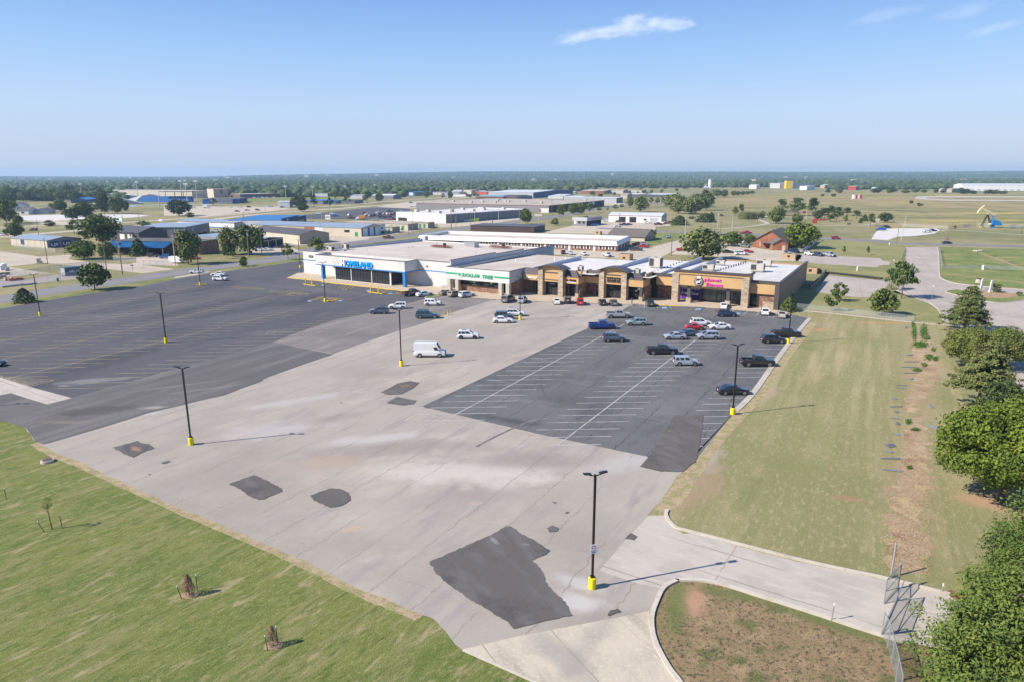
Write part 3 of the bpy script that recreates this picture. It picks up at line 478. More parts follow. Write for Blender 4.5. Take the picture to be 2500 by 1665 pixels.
roofw=gmat('white_membrane',(.60,.575,.55),[((.50,.475,.45),.08,.42,.64),((.66,.64,.62),.35,.5,.7),((.42,.33,.26),.25,.60,.78,0,(1,1,1),.6),((.36,.34,.32),1.6,.64,.78)],[],[(R(60),3.1,.03,.15,(.4,.39,.38),.5)],rough=.8)
rooft=gmat('tan_membrane',(.52,.455,.40),[((.44,.375,.325),.06,.42,.64),((.58,.52,.465),.3,.5,.7,R(20),(.4,1,1)),((.38,.32,.27),.2,.60,.78,R(20),(.3,1,1),.6)],[],[(R(60),3.1,.03,.15,(.40,.35,.31),.4)],rough=.85)
paraw=pm('parapet_inside',(.50,.53,.60),.7)
brick=speckle('brown_brick',[(.10,.05,.035),(.22,.11,.07),(.30,.16,.10),(.38,.25,.17),(.16,.08,.06)],(2.2,2.2,7))
stone=speckle('stacked_stone',[(.24,.185,.13),(.40,.31,.22),(.48,.40,.30),(.33,.26,.185),(.54,.46,.35)],(1.5,1.5,6))
mansard=seammat('standing_seam_metal',(.105,.088,.092),.55,0,.35,.45,.35)
archm=seammat('arched_roof_metal',(.115,.098,.095),.6,1,.6,.4,.35)
metal=pm('galvanised_metal',(.42,.43,.45),.4,.6); acm=pm('rooftop_unit',(.46,.43,.38),.6); grill=pm('vent_grille',(.05,.05,.05),.6); rust=pm('rusty_steel',(.26,.075,.04),.8)
def ring(x0,x1,y0,y1,z,t=.3):
    """four walls round a block, z per side = (front,right,back,left)"""
    m=MB(); f,r,b_,l=z
    m.box(x0,x1,y0,y0+t,0,f); m.box(x0,x1,y1-t,y1,0,b_); m.box(x0,x0+t,y0+t,y1-t,0,l); m.box(x1-t,x1,y0+t,y1-t,0,r); return m
def ac(parent,x,y,z,sx,sy,sz,duct=False,name='air_conditioner'):
    m=MB(); m.box(x,x+sx,y,y+sy,z+.25,z+sz); m.box(x+.1,x+sx-.1,y+.1,y+sy-.1,z,z+.25)
    o=m.build(name,acm,parent); q=MB(); q.box(x+sx,x+sx+.03,y+.2,y+sy-.2,z+.5,z+sz-.2); q.box(x+.15,x+sx*.45,y-.03,y,z+.45,z+sz-.25); q.tube((x+sx/2,y+sy/2,z+sz),(x+sx/2,y+sy/2,z+sz+.12),.45,n=10); q.build('vent',grill,o)
    return o
def window(parent,x0,x1,z0,z1,y,nm=4,fr=.07,mat=None,name='window',rows=0):
    """glazed opening on a front wall at plane y with mullions standing proud"""
    m=MB(); m.box(x0,x1,y-.02,y+.05,z0,z1); o=m.build(name,mat or glass,parent); q=MB()
    for i in range(nm+1): x=x0+(x1-x0)*i/nm; q.box(x-fr/2,x+fr/2,y-.09,y-.022,z0,z1)
    q.box(x0+fr/2,x1-fr/2,y-.088,y-.024,z1-fr,z1); q.box(x0+fr/2,x1-fr/2,y-.088,y-.024,z0,z0+fr)
    for j in range(rows): z=z0+(z1-z0)*(j+1)/(rows+1); q.box(x0+fr/2,x1-fr/2,y-.086,y-.026,z-fr/2,z+fr/2)
    q.build('window_frame',blackp,o); return o
# sidewalk in front of the shops
def LP(x,y,th=TH): return (O3.x+x*math.cos(th)-y*math.sin(th),O3.y+x*math.sin(th)+y*math.cos(th))
sw=MB(); sw.prism([LP(*p) for p in ((-17,8),(-17,5.2),(-11.7,-4.1),(3.6,-3.8),(5,-5),(38.7,-6.1),(49,-6.3),(53,-5.9),(68,-5.1),(73,-3.6),(79.2,-2),(91.7,1.9),(107.7,7.9),(113,9.5),(121.9,11.8),(134.5,12.4),(141.5,11.6),(141.5,14),(139,22),(139,30),(-17,30))],0,.14); sw.build('shop_sidewalk',walk)['kind']='structure'
ky=MB(); kerbmesh(ky,[Vector(LP(*p)) for p in ((-11.7,-4.15),(3.6,-3.85),(5,-5.05),(38.7,-6.15),(44,-6.25))],.35,.16,sm=0); kerbmesh(ky,[Vector(LP(*p)) for p in ((110.5,8.6),(113,9.4),(115.5,10.1))],.5,.15,sm=0); ky.build('yellow_kerb',yel)['kind']='structure'
ki=MB(); kerbmesh(ki,'G 1890,947 1905,928 2000,905 2110,876 2150,893 2140,905 1960,950 1895,950',.25,.15,sm=1); ki.build('kerb',kerbm)['kind']='structure'
sheet('grass_island','G 1897,945 1910,930 2000,908 2110,880 2140,895 2130,903 1960,945',greeng,.12)
# ---- grocery store
gro=thing('grocery_store',O3,TH1,'big white stucco box store with huge blue letters and long dark storefront glass','store')
m=ring(-15.5,48.3,6.3,70,(7.75,5.5,6.4,7.2)); m.build('wall',stucco,gro)
m=MB(); vs=[(-15.2,6.6,7.1),(48,6.6,7.1),(48,69.7,5.9),(-15.2,69.7,5.9)]; m.quad(*vs); m.build('roof',rooft,gro)
m=MB(); 
for a,b_,z0,z1 in ((5.6,30,5.5,8.5),(30,48,5.5,8.0),(48,70,5.5,7.4)): m.box(48.0,48.35,a,b_,z0,z1)
pr=m.build('parapet',pm('parapet_grey_stucco',(.50,.51,.52),.9),gro); m=MB()
for a,b_,z0,z1 in ((5.5,30.05,8.5,8.62),(30,48.05,8,8.12),(48,70.05,7.4,7.52)): m.box(47.92,48.43,a,b_,z0,z1)
m.build('coping',darkcap,pr)
m=MB(); m.box(-15.6,-2.5,6.2,6.7,7.75,7.85); m.box(35.3,47.9,6.2,6.7,7.75,7.85); m.box(-15.6,-15.15,6.7,70,7.2,7.3); m.box(-15.2,48,69.65,70.05,6.4,6.5); m.pieces('coping',darkcap,gro)
m=MB(); m.box(-15.19,-15.12,7,69,5.9,7.2); m.build('parapet_inside',paraw,gro)
fa=MB(); fa.box(-2.5,35.3,0,.4,4.5,7.8); fa.box(-2.5,-2.1,.4,6.3,4.5,7.8); fa.box(34.9,35.3,.4,6.3,4.5,7.8); fa.box(-2.1,34.9,.4,6.3,4.5,4.65); fas=fa.build('fascia',stucco,gro)
m=MB(); m.box(-2.6,35.4,-.06,.46,7.8,7.92); m.box(-2.6,-2.05,.46,6.3,7.8,7.92); m.box(34.85,35.4,.46,6.3,7.8,7.92); m.build('coping',darkcap,fas)
m=MB(); m.quad((-2.1,.4,7.35),(34.9,.4,7.35),(34.9,6.3,7.25),(-2.1,6.3,7.25)); m.build('roof',rooft,fas)
m=MB(); m.box(-2.56,35.36,-.05,0,4.46,4.78); m.box(35.3,35.36,0,6.24,4.46,4.78); m.box(35.36,48.3,6.24,6.3,4.6,4.85); m.box(-15.55,-2.56,6.24,6.3,4.6,4.85); m.build('blue_band',bluep,gro)
for x in (-.3,34.3):
    m=MB(); m.box(x,x+.95,.05,1.0,.14,4.46); m.build('pillar',bluep,gro)
m=MB(); m.box(5.3,29.3,.7,6.3,.14,.32); m.box(5.3,5.5,.5,6.3,.3,4.5); m.build('storefront_base',stucco,gro)
xs=[5.55,12.6,21.35,28.85]
for i in range(3): window(gro,xs[i],xs[i+1],.32,4.46,.75,7,.07)
for x0,x1 in [(x-.12,x+.13) for x in xs[:3]]+[(28.73,29.3)]: m=MB(); m.box(x0,x1,.5,.7,.14,4.46); m.build('white_mullion',stucco,gro)
m=MB(); m.box(29.25,29.33,.75,6.2,.3,4.46); e=m.build('entrance_glass',glass,gro); m=MB()
for j in range(6): y=.8+5.3*j/5; m.box(29.34,29.42,y-.04,y+.04,.2,4.4)
m.box(29.34,29.40,.84,6.0,2.4,2.5); m.build('door_frame',blackp,e)
m=MB(); m.box(-7.0,-5.9,6.2,6.28,.14,2.6); m.build('side_door',pm('grey_door',(.42,.42,.42)),gro)
m=MB(); m.box(39.4,40.5,6.2,6.28,.14,2.6); m.build('side_door',pm('grey_door',(.42,.42,.42)),gro)
m=MB(); m.box(-12.6,-10.7,6.1,6.28,5.75,6.4); sg=m.build('small_sign',blackp,gro); text('24 HOUR',pm('lime_letter',(.45,.5,.05)),sg,-12.45,5.93,1.6,.3,6.1,ext=.04)
m=MB(); m.box(38.6,39.0,6.0,6.28,5.9,6.2); m.build('wall_lamp',blackp,gro); m=MB(); m.box(-5.2,-4.8,6.0,6.28,5.9,6.2); m.build('wall_lamp',blackp,gro)
text('H',whiteL,gro,9.15,5.0,1.55,1.85,-.12,name='broken_letter',ext=.18,bold=.05); m=MB(); m.box(9.1,9.2,-.12,0,5,6.85); m.box(9.55,9.7,-.16,-.0,6.1,6.85); m.box(9.55,9.7,-.16,-.0,5,5.6); m.box(10.68,10.8,-.16,0,5,6.85); m.build('letter_housing',blackp,gro)
text('OMELAND',blueL,gro,10.95,4.98,11.65,1.85,-.12,ext=.2,bold=.03,space=1.04)
m=MB(); m.box(10.8,22.5,-.115,0,5.45,5.6); m.build('letter_rail',blackp,gro)
ac(gro,-14.4,16.0,7.0,2.6,1.6,1.5); ac(gro,-13.8,23,6.9,2.2,1.6,1.9); m=MB(); m.box(-13.6,-8.8,19,20.5,6.9,7.3); m.build('roof_duct',metal,gro)
for (x,y) in ((11,50),(31,60)):
    m=MB(); q=random.Random(x)
    for i in range(9):
        for z in (6.6,7.1): m.bar((x-4.5+i,y-1,z),(x-3.9+i,y+1.2,z),.16,.12)
        m.box(x-4.5+i,x-4.42+i,y-1,y-.92,6.2,7.1); m.box(x-4+i,x-3.92+i,y+1.1,y+1.2,6.2,7.1)
    m.bar((x-4.5,y-.9,7.0),(x+4.2,y-.9,7.0),.16,.14); m.bar((x-4.5,y+1,7.0),(x+4.2,y+1,7.0),.16,.14); m.build('rusty_roof_frame',rust,gro); m=MB(); m.box(x+.4,x+1.3,y+.3,y+1.1,6.4,8.0); m.build('roof_fan',blackp,gro)
m=MB(); m.box(17,20.5,58,61,6.1,8.0); m.build('roof_unit',metal,gro); m=MB(); m.add([(14.5,59,8),(17,58,8),(17,61,8),(14.5,60,6.8),(17,58,6.3),(17,61,6.3)],[(0,1,2),(3,5,4),(0,3,4,1),(0,2,5,3)]); m.build('roof_hood',metal,gro)
m=MB(); m.box(-15.3,-13.0,70.05,72,0,8.0); m.build('rear_tower',stucco,gro)
for i in range(9): rv=MB(); x=random.Random(i).uniform(-10,44); y=random.Random(i+50).uniform(12,62); rv.tube((x,y,5.9),(x,y,7.3),.1,n=6); rv.build('roof_vent',metal,gro)
# ---- discount store
dis=thing('discount_store',O3,TH,'white-fronted shop with green block letters on a long white sign wall over brown brick','store')
m=MB(); m.box(51.5,65.6,3,3.3,.14,1.9); m.box(50.6,71.2,52.5,52.8,0,5.6); m.box(70.9,71.2,10.6,52.5,0,5.6); m.box(71.2,72.6,10.6,10.9,.14,4.2); m.build('wall',brick,dis)
m=MB(); m.box(69.0,70.3,4.0,4.3,.14,4); m.box(70.3,70.6,4.0,10.6,.14,4.0); m.box(70.6,72.4,10.3,10.6,.14,4.0); m.build('side_wall',brick,dis)
window(dis,51.5,65.6,1.9,3.95,3.1,9,.06)
m=MB(); m.box(50.6,51.5,3,3.3,.14,4); m.box(65.6,69,5.2,5.5,.14,4); m.pieces('entrance_wall',brick,dis); window(dis,65.9,68.8,.2,3.2,5.15,3,.07,name='entrance_door')
m=MB(); m.box(48.9,70.3,1.0,1.35,3.6,7.0); m.box(48.9,49.2,1.35,4.5,3.6,7.0); m.box(49.2,70,1.35,5.0,3.6,3.75); m.build('fascia',dtwhite,dis)
m=MB(); m.box(70.0,70.3,1.35,11,3.7,6.95); m.build('side_fascia',pm('grey_panel',(.46,.46,.46),.8),dis)
m=MB(); m.box(48.85,70.35,.95,1.4,7.0,7.1); m.box(48.85,49.25,1.4,4.5,7.0,7.1); m.box(69.95,70.35,1.4,11,6.95,7.06); m.build('coping',darkcap,dis)
m=MB(); m.quad((49.2,1.35,6.3),(70.0,1.35,6.3),(70.9,52.5,5.5),(49.2,52.5,5.5)); m.build('roof',rooft,dis)
m=MB(); m.box(48.6,50.2,5,46,6.0,6.75); m.build('roof_ridge',metal,dis)
for x in (49.2,52.0,66.7,69.1):
    m=MB(); m.box(x,x+1.1,1.05,2.2,.14,3.6); m.build('pillar',beigeconc,dis)
m=MB(); m.box(48.92,53.4,.94,1.0,5.02,5.5); m.box(65.4,70.28,.94,1.0,4.9,5.38); m.pieces('green_stripe',greenL,dis)
m=MB(); m.tube((53.95,.99,5.15),(53.95,.8,5.15),.78,n=20); c_=m.build('round_emblem',whiteL,dis); m=MB(); m.tube((53.8,.79,5.15),(53.8,.72,5.15),.5,n=16); m.build('emblem_leaf',greenL,c_)
text('DOLLAR',greenL,dis,54.85,4.58,5.85,1.0,.99,ext=.15,bold=.025,space=1.08); text('TREE',greenL,dis,61.4,4.5,3.6,1.0,.99,ext=.15,bold=.025,space=1.08)
for x in (57.5,63.2):
    m=MB(); m.tube((x,2.98,2.95),(x,2.95,2.95),.4,n=14); m.build('window_sticker',pm('green_sticker',(.3,.5,.25)),dis)
for x,y in ((56,30),(65,40),(67,44)): m=MB(); m.tube((x,y,5.7),(x,y,6.5),.22,n=8); m.build('roof_vent',whiteL,dis)
# ---- strip of three small shops
st=thing('shop_row',O3,TH,'tan stucco row of small shops with two arched brown roofs on stone pillars','shops')
def arch(x0,x1,y,nm):
    z0,zt=7.45,8.35; n=14; r=MB(); xc=(x0+x1)/2
    def zz(t,b_): return b_+(1-(2*t-1)**2)*1.15
    top=[];bot=[]
    for i in range(n+1):
        t=i/n; x=x0-.7+(x1-x0+1.4)*t; top.append((x,zz(t,7.75))); bot.append((x,zz(t,7.5)))
    V=[];F=[]
    for yy in (y-.8,y+3.4):
        for x,z in top: V.append((x,yy,z))
        for x,z in bot: V.append((x,yy,z))
    m_=n+1
    for i in range(n):
        F+=[(i,i+1,2*m_+i+1,2*m_+i),(m_+i+1,m_+i,3*m_+i,3*m_+i+1),(i+1,i,m_+i,m_+i+1),(2*m_+i,2*m_+i+1,3*m_+i+1,3*m_+i)]
    F+=[(0,2*m_,3*m_,m_),(n,m_+n,3*m_+n,2*m_+n)]
    r.add(V,F); r.build('arched_roof',archm,st)
    s=MB(); V=[];nv=n+1
    for yy in (y+.35,y+2.8):
        for i in range(n+1):
            x=x0+(x1-x0)*i/n; V.append((x,yy,zz(min(max((x-x0+.7)/(x1-x0+1.4),0),1),7.48)))
        for i in range(n+1): V.append((x0+(x1-x0)*i/n,yy,4.1))
    F=[]
    for i in range(n): F+=[(i,nv+i,nv+i+1,i+1),(2*nv+i,2*nv+i+1,3*nv+i+1,3*nv+i)]
    F+=[(0,2*nv,3*nv,nv),(n,nv+n,3*nv+n,2*nv+n)]
    for i in range(n): F.append((nv+i,3*nv+i,3*nv+i+1,nv+i+1))
    s.add(V,F); s.build('gable_wall',tanst,st)
    for a,b_ in ((x0,x0+1.45),(x1-1.45,x1)):
        q=MB(); q.box(a,b_,y-.15,y+1.9,.14,7.4); q.build('pillar',stone,st); q=MB(); q.box(a-.08,b_+.08,y-.23,y+1.98,7.4,7.55); q.build('pillar_cap',tanst,st)
    q=MB(); q.box(x0+1.45,x1-1.45,y+.22,y+.33,6.55,6.8); q.box(x0+1.45,x1-1.45,y+.20,y+.33,4.62,4.75); q.build('trim',darkcap,st)
    window(st,x0+1.5,x1-1.5,.16,4.08,y+2.0,5,.08,rows=1,name='shop_window')
arch(76.2,83.9,7.0,1); arch(93.0,100.9,10.8,2)
def fascia(x0,x1,y,z0,z1,zt,dep,side=0,name='fascia'):
    """stucco band with metal mansard above; side: depth of the return on the right"""
    m=MB(); m.box(x0,x1,y,y+.4,z0,z1)
    if side: m.box(x1-.4,x1,y+.4,y+side,z0,z1)
    o=m.build(name,tanst,st)
    if zt>z1:
        m=MB(); V=[(x0,y-.12,z1),(x1+(.12 if side else 0),y-.12,z1),(x1-(1.5 if side else 0),y+dep,zt),(x0,y+dep,zt)]; F=[(0,1,2,3)]
        V+=[(x0,y+dep,z1),(x1-(1.5 if side else 0),y+dep,z1)]; F+=[(0,3,4)]
        if side: V+=[(x1+.12,y+side,z1),(x1-1.5,y+side,zt)]; F+=[(1,6,7,2)]
        m.add(V,F); m.build('mansard',mansard,o)
    return o
fascia(71.0,76.2,8.0,4.0,5.7,7.3,1.4); fascia(83.9,88.2,7.8,3.9,5.7,7.4,1.5,side=4.4); fascia(88.3,93.0,12.0,3.9,5.7,7.3,1.4); fascia(100.9,105.4,11.2,3.9,5.8,7.4,1.5,side=5.6)
m=MB(); m.box(71.0,73.4,11.4,11.7,.14,4.0); m.box(84,84.3,9.8,13,.14,3.9); m.box(88.3,90.8,14.5,14.8,.14,4); m.box(87.6,88.2,9.4,14.5,.14,3.9); m.box(104.9,105.4,13,19.2,.14,3.9); m.box(106,112,19.2,19.5,.14,4.0); m.pieces('brick_wall',brick,st)
m=MB(); m.box(105.4,107.0,18.2,18.6,.14,7.0); m.build('recess_shade_panel',blackp,st)  # black box stands in for the shade deep in this recess
for a,b_,y in ((73.4,76.2,11.2),(84.3,87.5,10.6),(90.8,93,14.4),(101.2,104.8,14.2)): window(st,a,b_,.16,3.85,y,2,.08,name='shop_window')
for x,y in ((87.3,8.0),(104.4,11.4)):
    m=MB(); m.box(x,x+.75,y,y+.75,1.3,3.9); m.build('post',darkcap,st); m=MB(); m.box(x-.12,x+.87,y-.12,y+.87,.14,1.3); m.build('post_base',stone,st)
o=fascia(106.9,112.2,17.6,3.95,6.3,0,0); m=MB(); m.box(106.8,112.2,17.5,18.1,6.3,7.1); m.build('dark_cap',darkcap,o)
m=MB(); m.quad((71,9.4,6.5),(92,9.4,6.5),(92,53,5.5),(71,53,5.5)); m.quad((92,11.4,6.5),(107.2,11.4,6.5),(107.2,60,5.5),(92,60,5.5)); m.quad((107.2,18,6.5),(112.5,18,6.5),(112.5,62,5.5),(107.2,62,5.5)); m.build('roof',roofw,st)
m=MB(); m.box(71,92,52.8,53.1,0,5.55); m.box(92,112.5,60,60.3,0,5.55); m.build('back_wall',brick,st)
m=MB(); m.box(71.3,71.75,12,46,5.6,7.0); m.box(91.8,92.2,14,56,5.6,7.0); m.box(107.1,107.4,19,62,5.6,7.0); m.pieces('parapet',paraw,st)
m=MB(); m.box(88.2,88.5,12.2,16,5.7,7.2); m.box(84.9,88.2,9.6,9.8,5.7,7.25); m.box(105.2,105.5,13,19,5.7,7.3); m.pieces('upstand',tanst,st)
ac(st,84.5,15,6.3,1.4,1.4,1.6); ac(st,100.4,17,6.3,1.6,1.6,1.5); ac(st,98.8,34.5,6.2,3.4,3.0,2.9)
pp=MB()
for i in range(14): y=18+i*3; pp.box(90,90.3,y,y+.15,5.9,6.35); pp.box(103,103.3,y,y+.15,5.9,6.35)
pp.pieces('roof_pipe',grill,st)
text('beauty',whiteL,st,71.9,4.3,3.6,.95,7.98,ext=.15,bold=.03,shear=.15)
m=MB(); m.box(84.35,87.6,7.72,7.78,4.28,4.42); m.build('sign_bar',whiteL,st)
text('LA',blackp,st,84.45,4.52,.8,.62,7.78,ext=.12,bold=.03); text('T',redp,st,85.3,4.52,.4,.62,7.78,ext=.12,bold=.03); text('ITUDE',blackp,st,85.75,4.52,1.75,.62,7.78,ext=.12,bold=.03)
text('WHITE LOTUS',blackp,st,94.95,5.55,4.15,.52,11.13,ext=.12,bold=.035); text('GAMING',blackp,st,95.1,4.82,3.9,.66,11.13,ext=.12,bold=.05)
# ---- gym
gy=thing('gym_building',O3,TH,'large tan building with magenta lettering and round gear emblem above a glazed entrance','gym')
m=MB(); m.box(112.4,131.6,15.2,15.6,4.65,8.1); m.box(131.2,131.6,15.6,20,4.65,8.1); m.box(131.6,138.0,16.9,17.3,3.75,6.45); gf=m.build('fascia',tanst,gy)
m=MB(); m.box(114,130,15.75,16.1,4.15,4.6); m.box(131.2,131.6,15.65,17,.14,.2); m.build('lower_band',tanst,gy)
m=MB(); m.box(112.1,132.0,14.9,15.25,8.35,8.85); m.box(131.6,132,15.25,20.4,8.35,8.85); m.box(112.1,112.5,15.25,20,8.35,8.85); m.box(113.9,130.3,15.1,15.2,7.55,7.72); m.box(131.6,138.6,16.7,17.3,6.45,7.1); m.build('dark_cornice',darkcap,gy)
m=MB(); m.box(112.4,131.6,15.15,15.6,8.1,8.35); m.build('frieze',tanst,gy)
m=MB(); m.box(112.6,114,15.1,15.14,7.5,7.65); m.box(114,130.2,15.12,15.18,4.62,4.78); m.build('trim',darkcap,gy)
for a in (112.0,129.9):
    m=MB(); m.box(a,a+1.75,15.0,17.2,.14,7.6); m.build('pillar',stone,gy)
for x in (116.0,126.1):
    m=MB(); m.box(x,x+.85,15.65,16.5,1.5,4.65); m.build('post',darkcap,gy); m=MB(); m.box(x-.2,x+1.05,15.45,16.7,.14,1.5); m.build('post_base',stone,gy)
m=MB(); m.box(112.2,119.0,20.3,20.4,.3,4.1); bn=m.build('purple_banner',purple,gy); text('Judgement',whiteL,bn,113.2,2.75,5.0,.85,20.29,ext=.03,bold=.02); text('Free Zone',whiteL,bn,113.2,1.5,4.6,.85,20.29,ext=.03,bold=.02); text('Welcome to the',whiteL,bn,113.2,3.75,3.0,.25,20.29,ext=.02)
m=MB(); m.box(112.2,113.3,20.25,20.29,.35,1.3); m.build('light_panel',pm('violet_panel',(.3,.12,.55)),bn)
w1=window(gy,119.0,129.9,.2,4.15,20.3,6,.08,mat=glass2,rows=0); m=MB(); m.box(122.6,122.75,20.1,20.2,.14,2.7); m.box(124.9,125.05,20.1,20.2,.14,2.7); m.box(122.75,124.9,20.1,20.2,2.55,2.7); m.box(123.75,123.9,20.1,20.2,.14,2.55); m.build('door_frame',blackp,gy)
m=MB(); m.box(118.95,119.05,18,20.3,.14,4.15); m.build('return_glass',glass,gy)
window(gy,131.0,133.3,.2,3.7,18.6,2,.08)
m=MB(); m.box(133.3,137.7,17.5,17.8,.14,3.8); m.build('brick_wall',brick,gy); m=MB(); m.box(134.9,137.5,17.4,17.49,.14,1.8); m.build('stone_panel',stone,gy)
m=MB(); m.box(137.6,138.7,16.4,17.5,0,6.7); m.build('corner_pier',darkcap,gy)
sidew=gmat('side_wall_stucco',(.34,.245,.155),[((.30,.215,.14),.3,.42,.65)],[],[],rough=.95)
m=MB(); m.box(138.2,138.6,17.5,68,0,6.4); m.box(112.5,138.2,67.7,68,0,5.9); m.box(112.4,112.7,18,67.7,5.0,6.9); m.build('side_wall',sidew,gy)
m=MB(); m.box(138.0,138.75,17.5,68.1,6.4,6.75); m.build('coping',darkcap,gy); m=MB(); m.box(137.9,138.0,17.5,68,5.7,6.72); m.build('parapet_inside',paraw,gy); m=MB(); m.box(112.7,112.8,20,67.7,5.5,7.0); m.build('parapet_inside',paraw,gy)
m=MB(); m.quad((112.7,17.3,6.2),(138.2,17.3,6.2),(138.2,67.8,5.4),(112.7,67.8,5.4)); m.build('roof',roofw,gy)
m=MB(); m.box(112.4,131.3,15.6,20.4,7.7,7.9); m.build('front_roof',roofw,gy)
ac(gy,113.8,38,6.0,3.2,1.8,1.6); ac(gy,126.5,42,6.0,3.6,2.6,2.2); ac(gy,125.4,56.5,5.9,4.2,1.8,1.8); ac(gy,114,53,5.9,2.6,1.4,1.3)
pp=MB()
for i in range(16): x=117+i*.25; y=30+i*2.2; pp.box(x,x+.35,y,y+.2,5.6,6.3)
pp.pieces('roof_pipe',grill,gy); m=MB(); m.tube((130.9,18.5,7.9),(130.9,18.5,8.5),.3,n=8); m.build('roof_vent',grill,gy)
m=MB(); n=22; pts=[]
for i in range(n*2): r_=1.22 if i%2 else 1.08; t=math.pi*i/n; pts.append((119.0+r_*math.cos(t),6.0+r_*math.sin(t)))
m.add([(x,15.2,z) for x,z in pts]+[(x,14.98,z) for x,z in pts],[tuple(range(2*n,4*n))]+[(i,(i+1)%(2*n),2*n+(i+1)%(2*n),2*n+i) for i in range(2*n)]); em=m.build('gear_emblem',blackp,gy)
m=MB(); m.tube((119,14.97,6.0),(119,14.93,6.0),.95,n=24); m.build('emblem_ring',whiteL,em); m=MB(); m.tube((119,14.93,6.0),(119,14.9,6.0),.84,n=24); m.build('emblem_disc',blackp,em); text('pf',whiteL,em,118.45,5.45,1.1,1.0,14.9,ext=.03,bold=.04)
m=MB(); m.box(118.55,119.45,14.9,15.1,6.75,7.35); m.build('emblem_thumb',whiteL,em)
text('planet',magL,gy,120.4,6.0,4.3,1.1,15.18,ext=.14,bold=.025,space=1.06); text('fitness',magL,gy,120.85,4.95,4.35,.95,15.18,ext=.14,bold=.025,space=1.06)
# ================================================================ VEHICLES
tyre=pm('tyre_rubber',(.018,.018,.018),.8); rim=pm('wheel_rim',(.45,.45,.46),.35,.7); rimd=pm('dark_wheel_rim',(.08,.08,.085),.4,.5); under=pm('black_plastic',(.02,.02,.021),.6)
cglass=glassmat('car_glass',(.018,.024,.03)); hlm=pm('headlight_lens',(.62,.64,.66),.15); tlm=pm('taillight_lens',(.40,.015,.015),.25)
PAINT={'white':(.74,.74,.74),'silver':(.40,.43,.47),'black':(.010,.011,.014),'blue':(.012,.05,.26),'slate':(.085,.105,.15),'teal':(.045,.095,.13),'red':(.42,.012,.02),'maroon':(.15,.015,.025),'grey':(.13,.135,.14),'darkgrey':(.055,.055,.06),'sage':(.33,.40,.37),'beige':(.50,.46,.40),'bronze':(.20,.18,.14),'navy':(.02,.04,.09),'darkgreen':(.02,.05,.04),'skyblue':(.02,.22,.62),'royal':(.01,.12,.45),'lightblue':(.35,.47,.58),'orange':(.55,.19,.04)}
def paint(c):
    m,n,b=(None,)*3
    if 'car_paint_'+c in MT: return MT['car_paint_'+c]
    m,n,b=newmat('car_paint_'+c); col=PAINT[c]; lw=n.nodes.new('ShaderNodeNewGeometry'); f=noise(n,lw.outputs['Position'],.9,3,.6)
    n.links.new(mixc(n,f,tuple(x*.93 for x in col),tuple(min(1,x*1.07) for x in col)),b.inputs['Base Color'])
    b.inputs['Metallic'].default_value=.25 if c not in('white','red','black') else 0.0; b.inputs['Roughness'].default_value=.38; b.inputs['Coat Weight'].default_value=1.0; b.inputs['Coat Roughness'].default_value=.04
    MT['car_paint_'+c]=m; return m
